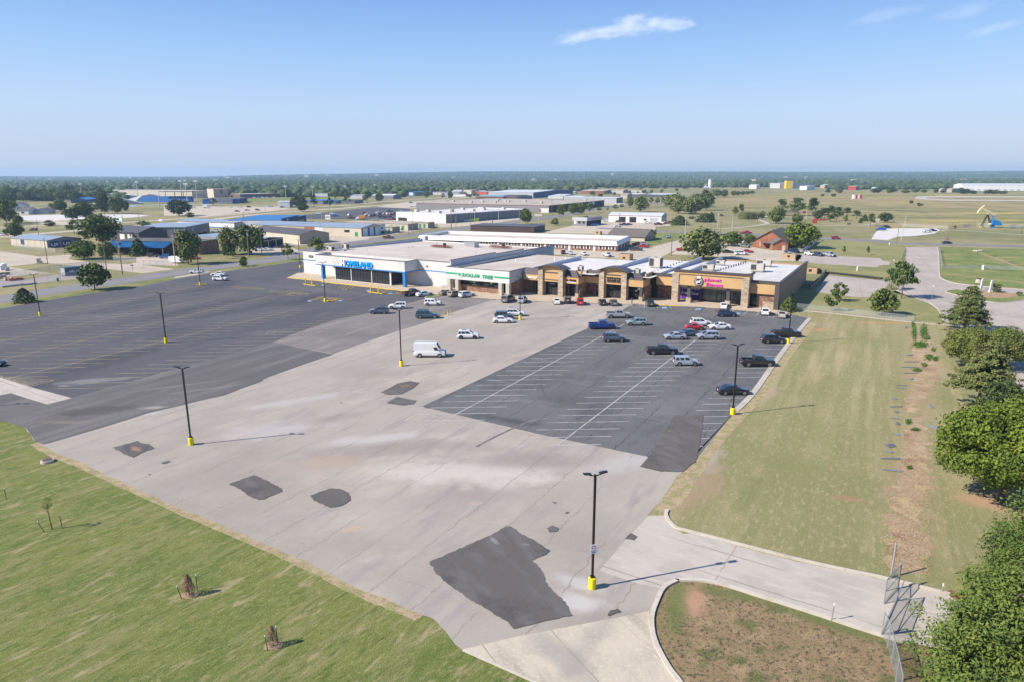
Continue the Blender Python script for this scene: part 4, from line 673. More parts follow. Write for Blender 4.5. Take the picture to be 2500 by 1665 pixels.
# L,W, z0, beltfront, beltrear, hood [(x,z)...] rear->front (fractions of L), greenhouse (xr_base,xr_top,xf_top,xf_base) fractions, roof z, wheel r, wheelbase x's
SP={'sedan':dict(L=4.85,W=1.84,z0=.22,low=[(-.5,.62),(-.49,.88),(-.46,.98),(-.30,1.0),(.17,.96),(.30,.92),(.44,.80),(.49,.68),(.5,.5)],gh=(-.37,-.22,.03,.21),rz=1.45,wr=.33,wx=(-.30,.305)),
 'coupe':dict(L=4.5,W=1.8,z0=.22,low=[(-.5,.6),(-.49,.9),(-.46,1.0),(-.30,1.02),(.17,.95),(.32,.9),(.45,.78),(.5,.5)],gh=(-.43,-.18,.05,.24),rz=1.42,wr=.32,wx=(-.29,.31)),
 'suv':dict(L=4.65,W=1.88,z0=.28,low=[(-.5,.6),(-.495,.95),(-.48,1.08),(.20,1.06),(.32,1.03),(.45,.92),(.49,.78),(.5,.55)],gh=(-.485,-.41,.07,.25),rz=1.70,wr=.36,wx=(-.29,.31)),
 'bigsuv':dict(L=5.5,W=2.02,z0=.32,low=[(-.5,.6),(-.495,1.0),(-.485,1.15),(.22,1.15),(.30,1.12),(.45,1.05),(.49,.95),(.5,.6)],gh=(-.49,-.45,.10,.24),rz=1.90,wr=.40,wx=(-.30,.33)),
 'boxy':dict(L=4.5,W=1.77,z0=.26,low=[(-.5,.6),(-.49,1.0),(-.47,1.06),(.20,1.06),(.32,1.03),(.44,.95),(.5,.6)],gh=(-.485,-.455,.10,.22),rz=1.66,wr=.34,wx=(-.29,.32)),
 'beetle':dict(L=4.1,W=1.76,z0=.22,low=[(-.5,.5),(-.48,.78),(-.42,.98),(-.30,1.05),(.20,.98),(.33,.93),(.44,.76),(.49,.6),(.5,.45)],gh=(-.40,-.14,.08,.25),rz=1.50,wr=.34,wx=(-.31,.31)),
 'jeep':dict(L=4.3,W=1.85,z0=.42,low=[(-.5,.6),(-.495,1.12),(-.48,1.15),(.15,1.15),(.2,1.13),(.46,1.08),(.49,1.0),(.5,.6)],gh=(-.485,-.475,.13,.18),rz=1.85,wr=.42,wx=(-.30,.33),spare=1),
 'van':dict(L=5.95,W=2.05,z0=.32,low=[(-.5,.6),(-.495,1.2),(-.49,1.4),(.27,1.4),(.34,1.28),(.46,1.12),(.495,.85),(.5,.6)],gh=(-.492,-.475,.23,.35),rz=2.65,wr=.36,wx=(-.29,.33),panel=1),
 'minivan':dict(L=5.0,W=1.98,z0=.26,low=[(-.5,.6),(-.495,1.0),(-.48,1.08),(.25,1.06),(.36,1.0),(.46,.88),(.5,.6)],gh=(-.485,-.44,.10,.32),rz=1.75,wr=.35,wx=(-.29,.31)),
 'pickup':dict(L=5.85,W=2.03,z0=.38,low=[(-.5,.7),(-.498,1.25),(-.14,1.25),(.18,1.22),(.27,1.22),(.44,1.17),(.49,1.05),(.5,.7)],gh=(-.125,-.105,.125,.235),rz=1.93,wr=.42,wx=(-.31,.325),bed=1)}
CM={}
def carmeshes(kind,col,lod,opt=''):
    key=(kind,col,lod,opt)
    if key in CM: return CM[key]
    s=SP[kind]; L,W,z0=s['L'],s['W'],s['z0']; w_=W/2; pt=paint(col); parts=[]
    b=MB(); low=s['low']; V=[]
    bed=s.get('bed')
    def sect(x,z):
        e=abs(x)/(L/2); k=1-.10*max(0,(e-.72)/.28)**2
        kt=(.93 if not bed else .975)*k
        zm=min(z-.05,z0+(z-z0)*.62)
        return [(x,-w_*.94*k,z0),(x,-w_*k,z0+.22),(x,-w_*k,zm),(x,-w_*kt,z-.03),(x,-w_*kt+.12,z),(x,w_*kt-.12,z),(x,w_*kt,z-.03),(x,w_*k,zm),(x,w_*k,z0+.22),(x,w_*.94*k,z0)]
    st=[(f*L,z) for f,z in low]
    # add intermediate stations
    ss=[]
    for i in range(len(st)-1):
        (xa,za),(xb,zb)=st[i],st[i+1]; n=max(1,int((xb-xa)/.5))
        for j in range(n): t=j/n; ss.append((xa+(xb-xa)*t,za+(zb-za)*t))
    ss.append(st[-1]); F=[]
    for x,z in ss: V+=sect(x,z)
    n=10
    for i in range(len(ss)-1):
        for j in range(n-1):
            F.append((i*n+j,(i+1)*n+j,(i+1)*n+j+1,i*n+j+1))
        F.append((i*n+n-1,(i+1)*n+n-1,(i+1)*n,i*n))
    F.append(tuple(range(n))); F.append(tuple(reversed(range((len(ss)-1)*n,len(ss)*n))))
    if bed:  # drop the top faces of the bed, build it hollow
        xb0,xb1=-.47*L,-.145*L; F=[f for f in F if not(len(f)==4 and all(abs(V[q][2]-1.25)<.01 and xb0-.3<=V[q][0]<=xb1+.3 for q in f))]
    b.add(V,F,0)
    bz=low[-4][1] if not bed else 1.22
    # greenhouse
    xr,xrt,xft,xf=[q*L for q in s['gh']]; rz=s['rz']; zr=zf=None
    def zat(x):
        for i in range(len(st)-1):
            if st[i][0]<=x<=st[i+1][0]: t=(x-st[i][0])/(st[i+1][0]-st[i][0]+1e-6); return st[i][1]+(st[i+1][1]-st[i][1])*t
        return st[-1][1]
    zr=zat(xr)-.03; zf=zat(xf)-.03; kb=w_*(.93 if kind!='jeep' else .96); kt=w_*(.74 if kind in('sedan','coupe','beetle') else .80 if kind!='jeep' and kind!='van' else .88)
    crn=.05
    if kind=='beetle': crn=.12
    P8=[(xr,-kb,zr),(xf,-kb,zf),(xf,kb,zf),(xr,kb,zr),(xrt,-kt,rz-crn),(xft,-kt,rz-crn),(xft,kt,rz-crn),(xrt,kt,rz-crn)]
    xm0=xrt+.25*(xft-xrt); xm1=xrt+.75*(xft-xrt); T4=[(xm0,-kt*.82,rz),(xm1,-kt*.82,rz),(xm1,kt*.82,rz),(xm0,kt*.82,rz)]
    G_=P8+T4
    b.add(G_,[(0,1,5,4),(1,2,6,5),(2,3,7,6),(3,0,4,7),(4,5,9,8),(5,6,10,9),(6,7,11,10),(7,4,8,11),(8,9,10,11)],0)
    # wheel arches, sills
    r=s['wr']
    for wx in s['wx']:
        for sg in (-1,1):
            k=1-.10*max(0,(abs(wx*2)-.72)/.28)**2
            m_=14; cc=(wx*L,sg*(w_*k+.006),r+.03); vs=[(cc[0]+(r+.09)*math.cos(math.pi*2*i/m_),cc[1],max(z0-.02,cc[2]+(r+.09)*math.sin(math.pi*2*i/m_))) for i in range(m_)]
            b.add(vs,[tuple(range(m_)) if sg<0 else tuple(reversed(range(m_)))],1)
    b.box(-.5*L+.25,.5*L-.25,-w_*.93,w_*.93,z0-.08,z0+.02,1)
    b.box(-.5*L-.04,-.5*L+.15,-w_*.8,w_*.8,z0+.08,z0+.32,1 if kind in('pickup','jeep','van','boxy') else 0); b.box(.5*L-.15,.5*L+.04,-w_*.8,w_*.8,z0+.08,z0+.30,1)
    if bed:
        b.box(xb0-.02,xb1,-w_*.86,w_*.86,.80,.86,1); b.box(xb0-.03,xb1,-w_*.97,-w_*.86,.8,1.262,0); b.box(xb0-.03,xb1,w_*.86,w_*.97,.8,1.262,0); b.box(-.5*L,xb0-.031,-w_*.85,w_*.85,.8,1.258,0); b.box(xb1,xb1+.05,-w_*.86,w_*.86,.8,1.255,0)
        if 'cover' in opt: b.box(xb0,xb1,-w_*.855,w_*.855,1.2,1.275,1)
        if 'topper' in opt: b.box(-.49*L,xb1,-w_*.86,w_*.86,1.26,1.86,0)
        if 'wheel' in opt: b.tube((-.30*L,.1,.87),(-.30*L,.1,1.15),.42,n=14,m=1)
    parts.append(('body',b,[pt,under]))
    # glass panels, standing 12 mm proud of the cabin
    def lerp(a,c,t): return tuple(a[i]+(c[i]-a[i])*t for i in range(3))
    def panel(a,b_,c,d,u0,u1,v0,v1,off):
        def q(u,v): p=lerp(lerp(a,b_,u),lerp(d,c,u),v); return (p[0]+off[0],p[1]+off[1],p[2]+off[2])
        return [q(u0,v0),q(u1,v0),q(u1,v1),q(u0,v1)]
    gl=[]
    wm=MB(); wm.add(panel(P8[1],P8[2],P8[6],P8[5],.06,.94,.05,.93,(.012,0,.006)),[(0,1,2,3)]); gl.append(('windshield',wm))
    if not(s.get('panel') or 'topper' in opt):
        wm=MB(); wm.add(panel(P8[3],P8[0],P8[4],P8[7],.08,.92,.12,.90,(-.012,0,.006)),[(0,1,2,3)]); gl.append(('rear_window',wm))
    spans={'sedan':((.10,.42),(.45,.86)),'coupe':((.14,.44),(.47,.84)),'suv':((.07,.26),(.29,.53),(.56,.88)),'bigsuv':((.04,.27),(.31,.56),(.59,.90)),'boxy':((.06,.26),(.33,.56),(.63,.90)),'beetle':((.18,.40),(.43,.80)),'jeep':((.05,.30),(.37,.60),(.66,.93)),'van':((.80,.95),),'minivan':((.05,.27),(.30,.54),(.57,.85)),'pickup':((.08,.42),(.46,.85))}[kind]
    for sg in (-1,1):
        a,b_,c,d=(P8[0],P8[1],P8[5],P8[4]) if sg<0 else (P8[3],P8[2],P8[6],P8[7])
        for u0,u1 in spans:
            wm=MB(); v0=.08 if kind!='van' else .02; v1=.86 if kind!='van' else .52; p=panel(a,b_,c,d,u0,u1,v0,v1,(0,sg*.012,.004)); wm.add(p,[(0,1,2,3) if sg<0 else (3,2,1,0)]); gl.append(('side_window',wm))
    for nm,wm in gl: parts.append((nm,wm,[cglass]))
    for wx in s['wx']:
        for sg in (-1,1):
            k=1-.10*max(0,(abs(wx*2)-.72)/.28)**2; yo=sg*(w_*k+.02); yi=sg*(w_*k-.22)
            m=MB(); m.tube((wx*L,yi,r),(wx*L,yo,r),r,n=16); q=MB(); q.tube((wx*L,yo-sg*.01,r),(wx*L,yo+sg*.012,r),r*.68,n=12)
            for a in range(5): t=a*2*math.pi/5; q.bar((wx*L,yo+sg*.012,r),(wx*L+r*.6*math.cos(t),yo+sg*.012,r+r*.6*math.sin(t)),.03,.05,1)
            parts.append(('wheel',m,[tyre],('rim',q,[rimd if 'dark' in opt else rim,rimd])))
    hz=zat(.46*L)-.16; tz=zat(-.46*L)-.16
    for sg in (-1,1):
        m=MB(); m.box(.5*L-.22,.5*L+.01,sg*w_*.86-.17 if sg>0 else -w_*.90,sg*w_*.90 if sg>0 else -w_*.86+.17,hz-.09,hz+.08); parts.append(('headlight',m,[hlm]))
        m=MB(); y0=w_*.915; m.box(-.5*L-.012,-.5*L+.14,min(sg*y0,sg*(y0-.2)),max(sg*y0,sg*(y0-.2)),tz-.18,tz+.08); parts.append(('taillight',m,[tlm]))
        m=MB(); m.box(xf-.28,xf-.12,min(sg*(kb+.02),sg*(kb+.22)),max(sg*(kb+.02),sg*(kb+.22)),zf+.04,zf+.2); parts.append(('side_mirror',m,[pt if kind!='van' else under]))
    m=MB(); m.box(.5*L-.03,.5*L+.015,-w_*.45,w_*.45,z0+.33,hz+.05); parts.append(('grille',m,[under]))
    m=MB(); m.box(-.5*L-.02,-.5*L+.01,-.16,.16,.62,.76); parts.append(('number_plate',m,[whiteL]))
    if s.get('spare'): m=MB(); m.tube((-.5*L,0,1.05),(-.5*L-.22,0,1.05),.38,n=16); q=MB(); q.tube((-.5*L-.21,0,1.05),(-.5*L-.24,0,1.05),.24,n=12); parts.append(('spare_wheel',m,[tyre],('rim',q,[PAINT and pm('tan_rim',(.5,.4,.3))])))
    if 'rack' in opt: m=MB(); m.box(xrt+.2,xft-.2,-kt*.85,-kt*.78,rz,rz+.07); m.box(xrt+.2,xft-.2,kt*.78,kt*.85,rz,rz+.07); parts.append(('roof_rack',m,[rimd]))
    if 'sunroof' in opt: m=MB(); m.box(xm0+.1,xm1-.1,-kt*.5,kt*.5,rz-.01,rz+.015); parts.append(('sunroof',m,[cglass]))
    if 'letter' in opt:
        m=MB(); m.box(-.2*L,.2*L,-w_-.012,-w_-.002,.85,1.0); parts.append(('side_lettering',m,[pm('pink_letter',(.6,.2,.2))]))
    res=[]
    if lod==0:
        for p_ in parts:
            me=p_[1].mesh(p_[0],p_[2],False); ch=None
            if len(p_)>3: ch=(p_[3][0],p_[3][1].mesh(p_[3][0],p_[3][2]))
            res.append((p_[0],me,ch))
    else:
        allm=[]; J=MB()
        for p_ in parts:
            for q in ([p_] if len(p_)<4 else [p_,p_[3]]):
                for f_m in set(q[1].m):
                    mm=q[2][f_m]
                    if mm not in allm: allm.append(mm)
                base=len(J.v); J.v+=q[1].v; J.f+=[tuple(i+base for i in f) for f in q[1].f]; J.m+=[allm.index(q[2][x]) for x in q[1].m]
        res=J.mesh(kind,allm)
    CM[key]=res; return res
NAME={'sedan':'sedan_car','coupe':'small_car','suv':'suv_car','bigsuv':'suv_car','boxy':'wagon_car','beetle':'small_car','jeep':'jeep_car','van':'cargo_van','minivan':'minivan','pickup':'pickup_truck'}
CAT={'sedan':'car','coupe':'car','suv':'SUV','bigsuv':'SUV','boxy':'car','beetle':'car','jeep':'jeep','van':'van','minivan':'minivan','pickup':'pickup truck'}
def car(kind,col,pos,hd,label,group,lod=0,opt='',front=None,z=.06,scale=1.0):
    k,x,y=pos; p=g(k,x,y,0); s=SP[kind]; h=R(hd); view=Vector((p.x,p.y)).normalized()
    f=Vector((math.cos(h),math.sin(h))); n=Vector((-f.y,f.x)); dep=(abs(f.dot(view))*s['L']/2+abs(n.dot(view))*s['W']/2)*.9
    p=Vector((p.x+view.x*dep,p.y+view.y*dep,z)); res=carmeshes(kind,col,lod,opt)
    if lod==0:
        t=thing(NAME[kind],p,h,label,CAT[kind],group)
        for nm,me,ch in res:
            o=obj(nm,me,t)
            if ch: obj(ch[0],ch[1],o)
    else:
        t=obj(NAME[kind],res,None,p,(0,0,h)); tag(t,label,CAT[kind],group)
    if scale!=1: t.scale=(scale,)*3
    return t
GN='vehicles parked in the big shopping lot'; GF='vehicles parked in front of the shops'
for a in [('pickup','black',('G',1720,927),40,'black pickup with pink lettering on its side, nosed up to the grocery store kerb','letter',GF),
 ('sedan','white',('G',1885,930),37,'white sedan right beside the black lettered pickup at the kerb','',GF),
 ('sedan','bronze',('H',60,803),48,'greyish sedan at the far left of three cars beside the grass tip, white-fronted shop','',GF),
 ('suv','bronze',('H',170,828),52,'dark bronze SUV between a greyish sedan and a white SUV','',GF),
 ('suv','white',('H',335,833),38,'white compact SUV nosed in before the brown brick shop, rightmost of three','',GF),
 ('bigsuv','grey',('H',900,906),66,'dark grey SUV nosed in left of the lamp post near the shop corner','',GF),
 ('suv','silver',('H',1095,912),76,'silver SUV seen from behind just past the lamp post','rack',GF),
 ('sedan','white',('H',1563,925),88,'white sedan seen from behind below the first arched roof','',GF),
 ('jeep','grey',('H',1710,918),88,'grey jeep with a spare wheel on its back, parked beside a red car','',GF),
 ('suv','red',('H',1880,938),88,'dark red small SUV seen from behind beside the jeep','',GF),
 ('sedan','black',('H',2185,942),90,'black sedan seen from behind below the second arched roof','',GF),
 ('sedan','grey',('I',545,948),90,'mauve grey sedan beside the black sedan below the second arch','',GF),
 ('sedan','darkgreen',('I',1045,956),88,'dark green sedan seen from behind between white hatched bays','',GF),
 ('sedan','white',('J',375,990),70,'white sedan at the kerb behind the passing black wagon, gym entrance','',GF),
 ('suv','white',('J',930,1075),74,'white SUV parked nose-in at the dark corner pier of the gym','',GF),
 ('sedan','beige',('J',1160,1113),72,'beige sedan last in the row beyond the gym corner','',GF),
 ('boxy','white',('K',1345,140),186,'white boxy SUV at the driveway between street and dark lot','rack',GN),
 ('suv','white',('B',650,1356),-6,'white SUV driving in, nearer of two by the street driveway','',GN),
 ('sedan','white',('B',630,1300),178,'white car half hidden behind the white SUV near the street','',GN),
 ('suv','slate',('G',1268,1168),182,'slate blue SUV facing left on the edge of the dark lot','rack',GN),
 ('suv','white',('G',1520,1098),182,'white SUV with roof rails facing left behind the slate blue SUV','rack',GN),
 ('boxy','white',('G',2000,1053),-3,'small white boxy SUV facing right by the grass tip','',GN),
 ('bigsuv','teal',('G',1925,1232),1,'long teal SUV facing right beside the yellow posts','rack',GN),
 ('jeep','slate',('L',1125,283),0,'dark blue jeep half hidden behind a white sedan near the lamp post','dark',GN),
 ('suv','white',('L',1200,262),-2,'white SUV behind the dark jeep, touching the lamp post','rack',GN),
 ('sedan','white',('L',1113,308),0,'white sedan nearest of three vehicles around the lamp post','',GN),
 ('suv','white',('L',875,418),0,'white SUV with dark sunroof and black wheels alone on pale asphalt','sunroof dark',GN),
 ('van','white',('L',615,543),-1,'tall white cargo van alone on the pale asphalt','',GN),
 ('pickup','silver',('L',1903,277),-1,'silver pickup with covered bed near the person crossing','cover',GN),
 ('pickup','blue',('L',1788,354),1,'bright blue lifted pickup at the corner of the dark lot','dark',GN),
 ('suv','sage',('L',2025,328),180,'pale green SUV facing left beside the blue pickup','rack',GN),
 ('suv','slate',('L',1873,437),0,'dark slate SUV facing right below the blue pickup','',GN),
 ('coupe','silver',('Q',822,737),181,'small silver sedan facing left at the end of the white centre line','',GN),
 ('coupe','teal',('Q',1010,692),178,'dark teal coupe behind the small silver sedan','dark',GN),
 ('suv','silver',('Q',1275,738),180,'silver grey SUV facing left right of the silver sedan','',GN),
 ('beetle','red',('Q',1092,608),0,'bright red rounded small car among white cars','',GN),
 ('suv','white',('Q',1180,552),0,'white SUV farthest back of the middle cluster, behind the red car','rack',GN),
 ('sedan','white',('Q',1432,603),180,'white sedan with dark sunroof facing left, right end of the cluster','sunroof',GN),
 ('pickup','black',('Q',645,943),0,'black pickup with flat bed cover in the middle of the dark lot','cover',GN),
 ('boxy','silver',('Q',972,1093),0,'silver retro wagon just below the covered black pickup','',GN),
 ('pickup','black',('Q',1945,1112),0,'black pickup with a spare wheel in its open bed at the right kerb','wheel',GN),
 ('sedan','black',('Q',1618,1500),0,'black sedan behind the lamp post at the right kerb','',GN),
 ('suv','black',('J',1042,1462),0,'black SUV parked left of the yellow lamp base at the kerb','',GN),
 ('pickup','black',('J',1220,1385),0,'black pickup with covered bed behind the black SUV at the kerb','cover dark',GN),
 ('suv','navy',('J',408,1100),0,'black wagon with red tail lamp bar crossing in front of the gym','',GN),
 ('sedan','black',('K',-62,782),0,'black car cut off by the left edge of the photo','',GN)]:
    car(a[0],a[1],a[2],a[3],a[4],a[6],0,a[5])
GM='vehicles at the long motel'; GO='vehicles by the brick office'; GS='vehicles on the street and park lot'; GT='vehicles in the town yards'; GD='vehicles in the far dealer lot'; GC='vehicles at the school'
for a in [('minivan','maroon',('D',1295,1048),-92,'maroon minivan facing the camera in front of the motel',GM),('sedan','white',('D',1385,1055),-85,'white car beside the maroon minivan at the motel',GM),('sedan','white',('D',1535,1062),-80,'white car between a white car and a white pickup at the motel',GM),('pickup','white',('D',1803,1082),-76,'white pickup facing the camera at the motel end',GM),
 ('pickup','darkgrey',('D',2130,1008),-6,'dark grey pickup beside the motel end wall',GM),('pickup','red',('D',2213,976),-4,'red pickup behind the dark grey pickup',GM),('suv','silver',('D',2235,946),-4,'silver SUV behind the red pickup at the motel end',GM),('sedan','black',('D',2140,940),170,'black car in the shade of the motel end',GM),
 ('suv','lightblue',('E',620,862),-112,'pale blue SUV leaving the street beside the tan office',GS),('pickup','red',('E',785,1012),4,'red pickup peeping from behind the broad tree',GO),('sedan','black',('E',1300,1033),-3,'black sedan leftmost in the tan parking area',GO),('bigsuv','white',('E',1458,1058),-3,'white and tan SUV beside the black sedan',GO),('sedan','red',('E',1530,1030),-3,'red sedan half hidden behind the white and tan SUV',GO),('suv','bronze',('E',1502,972),-60,'dark brown SUV under the small tree',GO),('pickup','white',('E',1445,925),0,'white pickup at the back of the tan parking area',GO),
 ('pickup','white',('E',1103,802),2,'white pickup driving on the street behind the broad tree',GS),('pickup','red',('E',1517,812),0,'red pickup driving on the street by the brick office',GS),('sedan','white',('E',2028,1063),2,'white sedan beside the brick bin enclosure',GO),('bigsuv','navy',('E',2030,1035),178,'dark SUV behind the white sedan by the grey fence',GO),('suv','white',('E',2080,1030),170,'white SUV behind the dark SUV by the grey fence',GO),('suv','white',('E',2240,1062),-72,'white SUV first in the row beyond the grey fence',GO),('suv','navy',('E',2340,1072),-72,'dark blue SUV between a white SUV and a silver pickup',GO),('pickup','silver',('F',115,1078),-70,'silver pickup at the end of the row beside empty bays',GO),
 ('jeep','red',('F',190,877),-2,'bright red jeep on the street left of the gravel lot',GS),('coupe','black',('F',1467,928),-2,'black hatchback on the street behind the stop sign',GS),('pickup','royal',('F',705,774),178,'blue pickup with a camper top on white gravel',GS,'topper'),('suv','black',('F',775,745),0,'black SUV behind the blue pickup',GS),('suv','white',('F',1235,797),178,'white SUV on white gravel near the pump jack',GS),('sedan','navy',('F',1300,783),0,'dark car behind the white SUV on white gravel',GS),
 ('pickup','skyblue',('D',1650,717),0,'bright blue pickup under the service station canopy',GT),('coupe','lightblue',('D',1795,668),-20,'first pale car in the row right of the service station',GT),('sedan','silver',('D',1818,655),-20,'silver car in the row right of the service station',GT),('sedan','navy',('D',1840,648),-20,'last dark car in the row right of the service station',GT),
 ('sedan','white',('E',35,735),10,'white car nearest in front of the white garage',GT),('pickup','navy',('E',108,717),5,'dark blue pickup in front of the white garage',GT),('sedan','slate',('E',165,712),5,'slate car beside the dark blue pickup',GT),('coupe','darkgrey',('E',45,678),5,'dark car at the leftmost garage door',GT),('suv','white',('E',120,675),0,'white SUV before the first open garage bay',GT),('suv','white',('E',385,690),-20,'white SUV before the closed garage door',GT),('pickup','maroon',('E',505,712),6,'maroon pickup at the right end of the white garage',GT),('pickup','white',('E',565,700),60,'white pickup behind the maroon pickup',GT),('suv','red',('E',610,697),60,'red SUV at the corner of the white garage',GT),
 ('jeep','black',('A',1755,1083),0,'black jeep under the blue awning building',GT),('jeep','royal',('A',1900,1097),180,'blue jeep between black jeep and white trailer',GT),('sedan','red',('A',2232,1108),0,'red car behind the tree and white trailer',GT),('suv','maroon',('A',385,777),180,'maroon SUV driving on the far highway',GT),('suv','white',('A',20,835),180,'white SUV at the left edge on the highway',GT),
 ('sedan','white',('B',1110,1010),180,'white car parked by the utility poles',GT),('sedan','white',('B',1195,1007),5,'white car right of the utility poles',GT),('sedan','black',('B',1350,975),180,'black car under the metal shop canopy',GT),('sedan','white',('B',1425,960),180,'white car beside the canopy of the metal shop',GT),('suv','white',('B',1475,1048),20,'white SUV on the street behind the small tree',GT),('pickup','white',('B',600,795),0,'white pickup behind the grey metal building',GT),('pickup','white',('B',1425,722),180,'white pickup beside the blue-roofed shop',GT),('pickup','maroon',('C',1172,868),0,'maroon pickup behind the grocery roof',GT)]:
    car(a[0],a[1],a[2],a[3],a[4],a[5],1,a[6] if len(a)>6 else '')
WH={'white':'white','maroon':'maroon','red':'red','navy':'dark blue','royal':'blue','orange':'orange','darkgreen':'dark green','silver':'silver','bronze':'brown','darkgrey':'dark grey','teal':'teal','black':'black'}
dl=[('pickup','royal',555,612,0,'blue pickup at the left of the dealer lot'),('suv','white',525,590,0,'white SUV behind the blue pickup in the dealer lot'),('suv','white',728,603,60,'lone white SUV left of the maroon pickup'),('pickup','maroon',745,637,0,'maroon pickup beside the orange box truck'),('sedan','maroon',897,577,0,'maroon car behind the orange box truck'),('pickup','white',927,600,60,'white pickup right of the maroon car'),('suv','bronze',967,613,60,'brown SUV next to a blue pickup'),('pickup','navy',995,610,60,'blue pickup next to the brown SUV'),('pickup','white',1055,578,60,'tall white pickup in the back row'),('suv','navy',1063,603,60,'dark blue SUV under the tall white pickup'),('pickup','darkgreen',1080,625,60,'green pickup in the second row'),('suv','red',1130,590,60,'red SUV in the back row'),('pickup','teal',1125,632,60,'teal pickup left of two red cars'),('suv','white',1166,590,60,'white SUV between two red ones'),('suv','maroon',1200,597,60,'maroon SUV in the back row'),('pickup','darkgreen',1186,557,0,'dark green pickup alone behind the back row'),('sedan','maroon',1182,622,60,'maroon sedan in the second row'),('suv','darkgrey',1235,590,60,'dark grey SUV by the white warehouse'),('sedan','maroon',1268,597,60,'maroon sedan by the white warehouse'),('sedan','white',1320,562,0,'white sedan at the back by the white warehouse'),('sedan','silver',1027,655,0,'silver sedan at the front edge of the dealer lot'),('sedan','red',1190,655,0,'red sedan at the front edge of the dealer lot'),('pickup','navy',1225,650,0,'dark pickup beside the front red sedan'),('sedan','white',1262,642,0,'white sedan at the front by the small shed'),('sedan','white',370,585,0,'white car at the far left edge of the dealer lot'),('pickup','royal',1612,500,70,'blue pickup right of the white semi trailer'),('suv','black',1695,490,60,'black SUV alone near the machinery rows'),('suv','darkgreen',1430,457,0,'dark SUV behind the white semi trailer'),('suv','royal',1573,460,60,'blue SUV near the highway behind the trailer')]
for a in dl: car(a[0],a[1],('C',a[2],a[3]),a[4],a[5],GD,1)
for a in [('suv','white',340,515,'white SUV left of the box truck'),('sedan','white',765,507,'white car left of a white SUV pair'),('suv','white',875,508,'white SUV in the school row'),('suv','black',980,508,'black SUV in the school row'),('suv','silver',960,548,'silver SUV nearest below the black SUV'),('sedan','maroon',845,557,'maroon car nearest to the highway'),('suv','darkgrey',1080,543,'dark SUV right of a silver SUV'),('suv','white',1190,503,'white SUV first in the right school row'),('suv','silver',1240,505,'silver SUV second in the right school row'),('sedan','white',1300,508,'white sedan third in the right school row'),('sedan','darkgrey',1362,510,'dark sedan beside the white shed')]+[(['sedan','suv'][i%2],['red','white','silver','white','white','maroon','white'][i],[990,1040,1090,1140,1190,1235,1270][i],[402,400,398,398,397,395,395][i],['red car first by the school bus shelter','white SUV second by the school','silver car third by the school','white SUV fourth by the school','white car fifth by the school','maroon SUV sixth by the school','white car seventh by the school'][i]) for i in range(7)]:
    car(a[0],a[1],('B',a[2],a[3]),0,a[4],GC,1)
def boxtruck(pos,hd,cabc,boxc,L,label,name='box_truck',cat='truck'):
    k,x,y=pos; p=g(k,x,y); t=thing(name,(p.x,p.y+1,.06),R(hd),label,cat)
    m=MB(); m.box(-L/2,L/2-2.0,-1.2,1.2,.9,3.4); m.build('cargo_box',boxc,t); m=MB(); m.box(L/2-1.95,L/2-.2,-1.1,1.1,.5,2.2); m.box(L/2-.2,L/2+.6,-1.05,1.05,.5,1.4); c=m.build('cab',cabc,t)
    m=MB(); m.box(L/2-.21,L/2-.17,-.95,.95,1.45,2.1); m.build('windshield',cglass,c); m=MB(); m.box(L/2-1.6,L/2-.5,-1.13,-1.1,1.4,2.0); m.build('side_window',cglass,c)
    m=MB(); m.box(-L/2,L/2,-.5,.5,.5,.9); m.build('chassis',under,t)
    for x in (-L/2+1.2,L/2-1.1):
        for s in (-1,1): m=MB(); m.tube((x,s*.8,.45),(x,s*1.15,.45),.45,n=12); m.build('wheel',tyre,t)
    return t
bwh=pm('white_box_panel',(.70,.70,.70),.5); bor=pm('orange_box_panel',(.62,.24,.07),.5)
boxtruck(('C',850,650),180,bwh,bor,6.5,'orange and white box truck in the dark dealer lot')
boxtruck(('B',487,515),0,bwh,bwh,6.5,'white box truck by the school playing field')
boxtruck(('C',1490,505),0,pm('dark_cab',(.05,.06,.08)),bwh,13,'long white semi trailer by the highway','semi_truck')
t=thing('cargo_trailer',g('A',2040,1147),R(-12),'white enclosed trailer parked by the street tree','trailer'); m=MB(); m.prism([(-3,-1.1),(2.2,-1.1),(3.0,0),(2.2,1.1),(-3,1.1)],.5,2.6); m.build('body',bwh,t)
for s in (-1,1): m=MB(); m.tube((-.3,s*1.0,.35),(-.3,s*1.18,.35),.35,n=12); m.build('wheel',tyre,t)
m=MB(); m.bar((2.5,0,.45),(4,0,.45),.1,.1); m.build('tow_bar',under,t)
# ================================================================ TREES AND WOODS
bark=gmat('tree_bark',(.115,.085,.065),[((.07,.052,.04),3,.4,.7),((.17,.135,.105),1,.55,.75)],rough=.95,bump=.6,bsc=20)
LM={'mid':leafmat('broad_leaves',(.072,.112,.027),(.135,.175,.042),(.046,.078,.022)),
 'yellow':leafmat('maple_leaves',(.09,.14,.02),(.17,.22,.03),(.05,.085,.016)),
 'olive':leafmat('olive_leaves',(.088,.128,.028),(.165,.195,.05),(.08,.10,.03)),
 'cedar':leafmat('cedar_needles',(.11,.142,.045),(.195,.21,.075),(.07,.10,.034)),
 'cypress':leafmat('cypress_needles',(.085,.135,.028),(.165,.205,.042),(.045,.08,.022)),
 'pine':leafmat('pine_needles',(.05,.10,.03),(.12,.165,.04),(.04,.075,.028)),
 'dark':leafmat('dark_leaves',(.040,.070,.026),(.08,.115,.035),(.03,.054,.022)),
 'dead':leafmat('dead_needles',(.24,.115,.09),(.32,.17,.13),(.16,.09,.07)),
 'pale':leafmat('pale_leaves',(.115,.155,.045),(.20,.225,.08),(.08,.115,.035)),
 'reed':leafmat('reed_blades',(.13,.16,.05),(.27,.26,.12),(.08,.12,.04))}
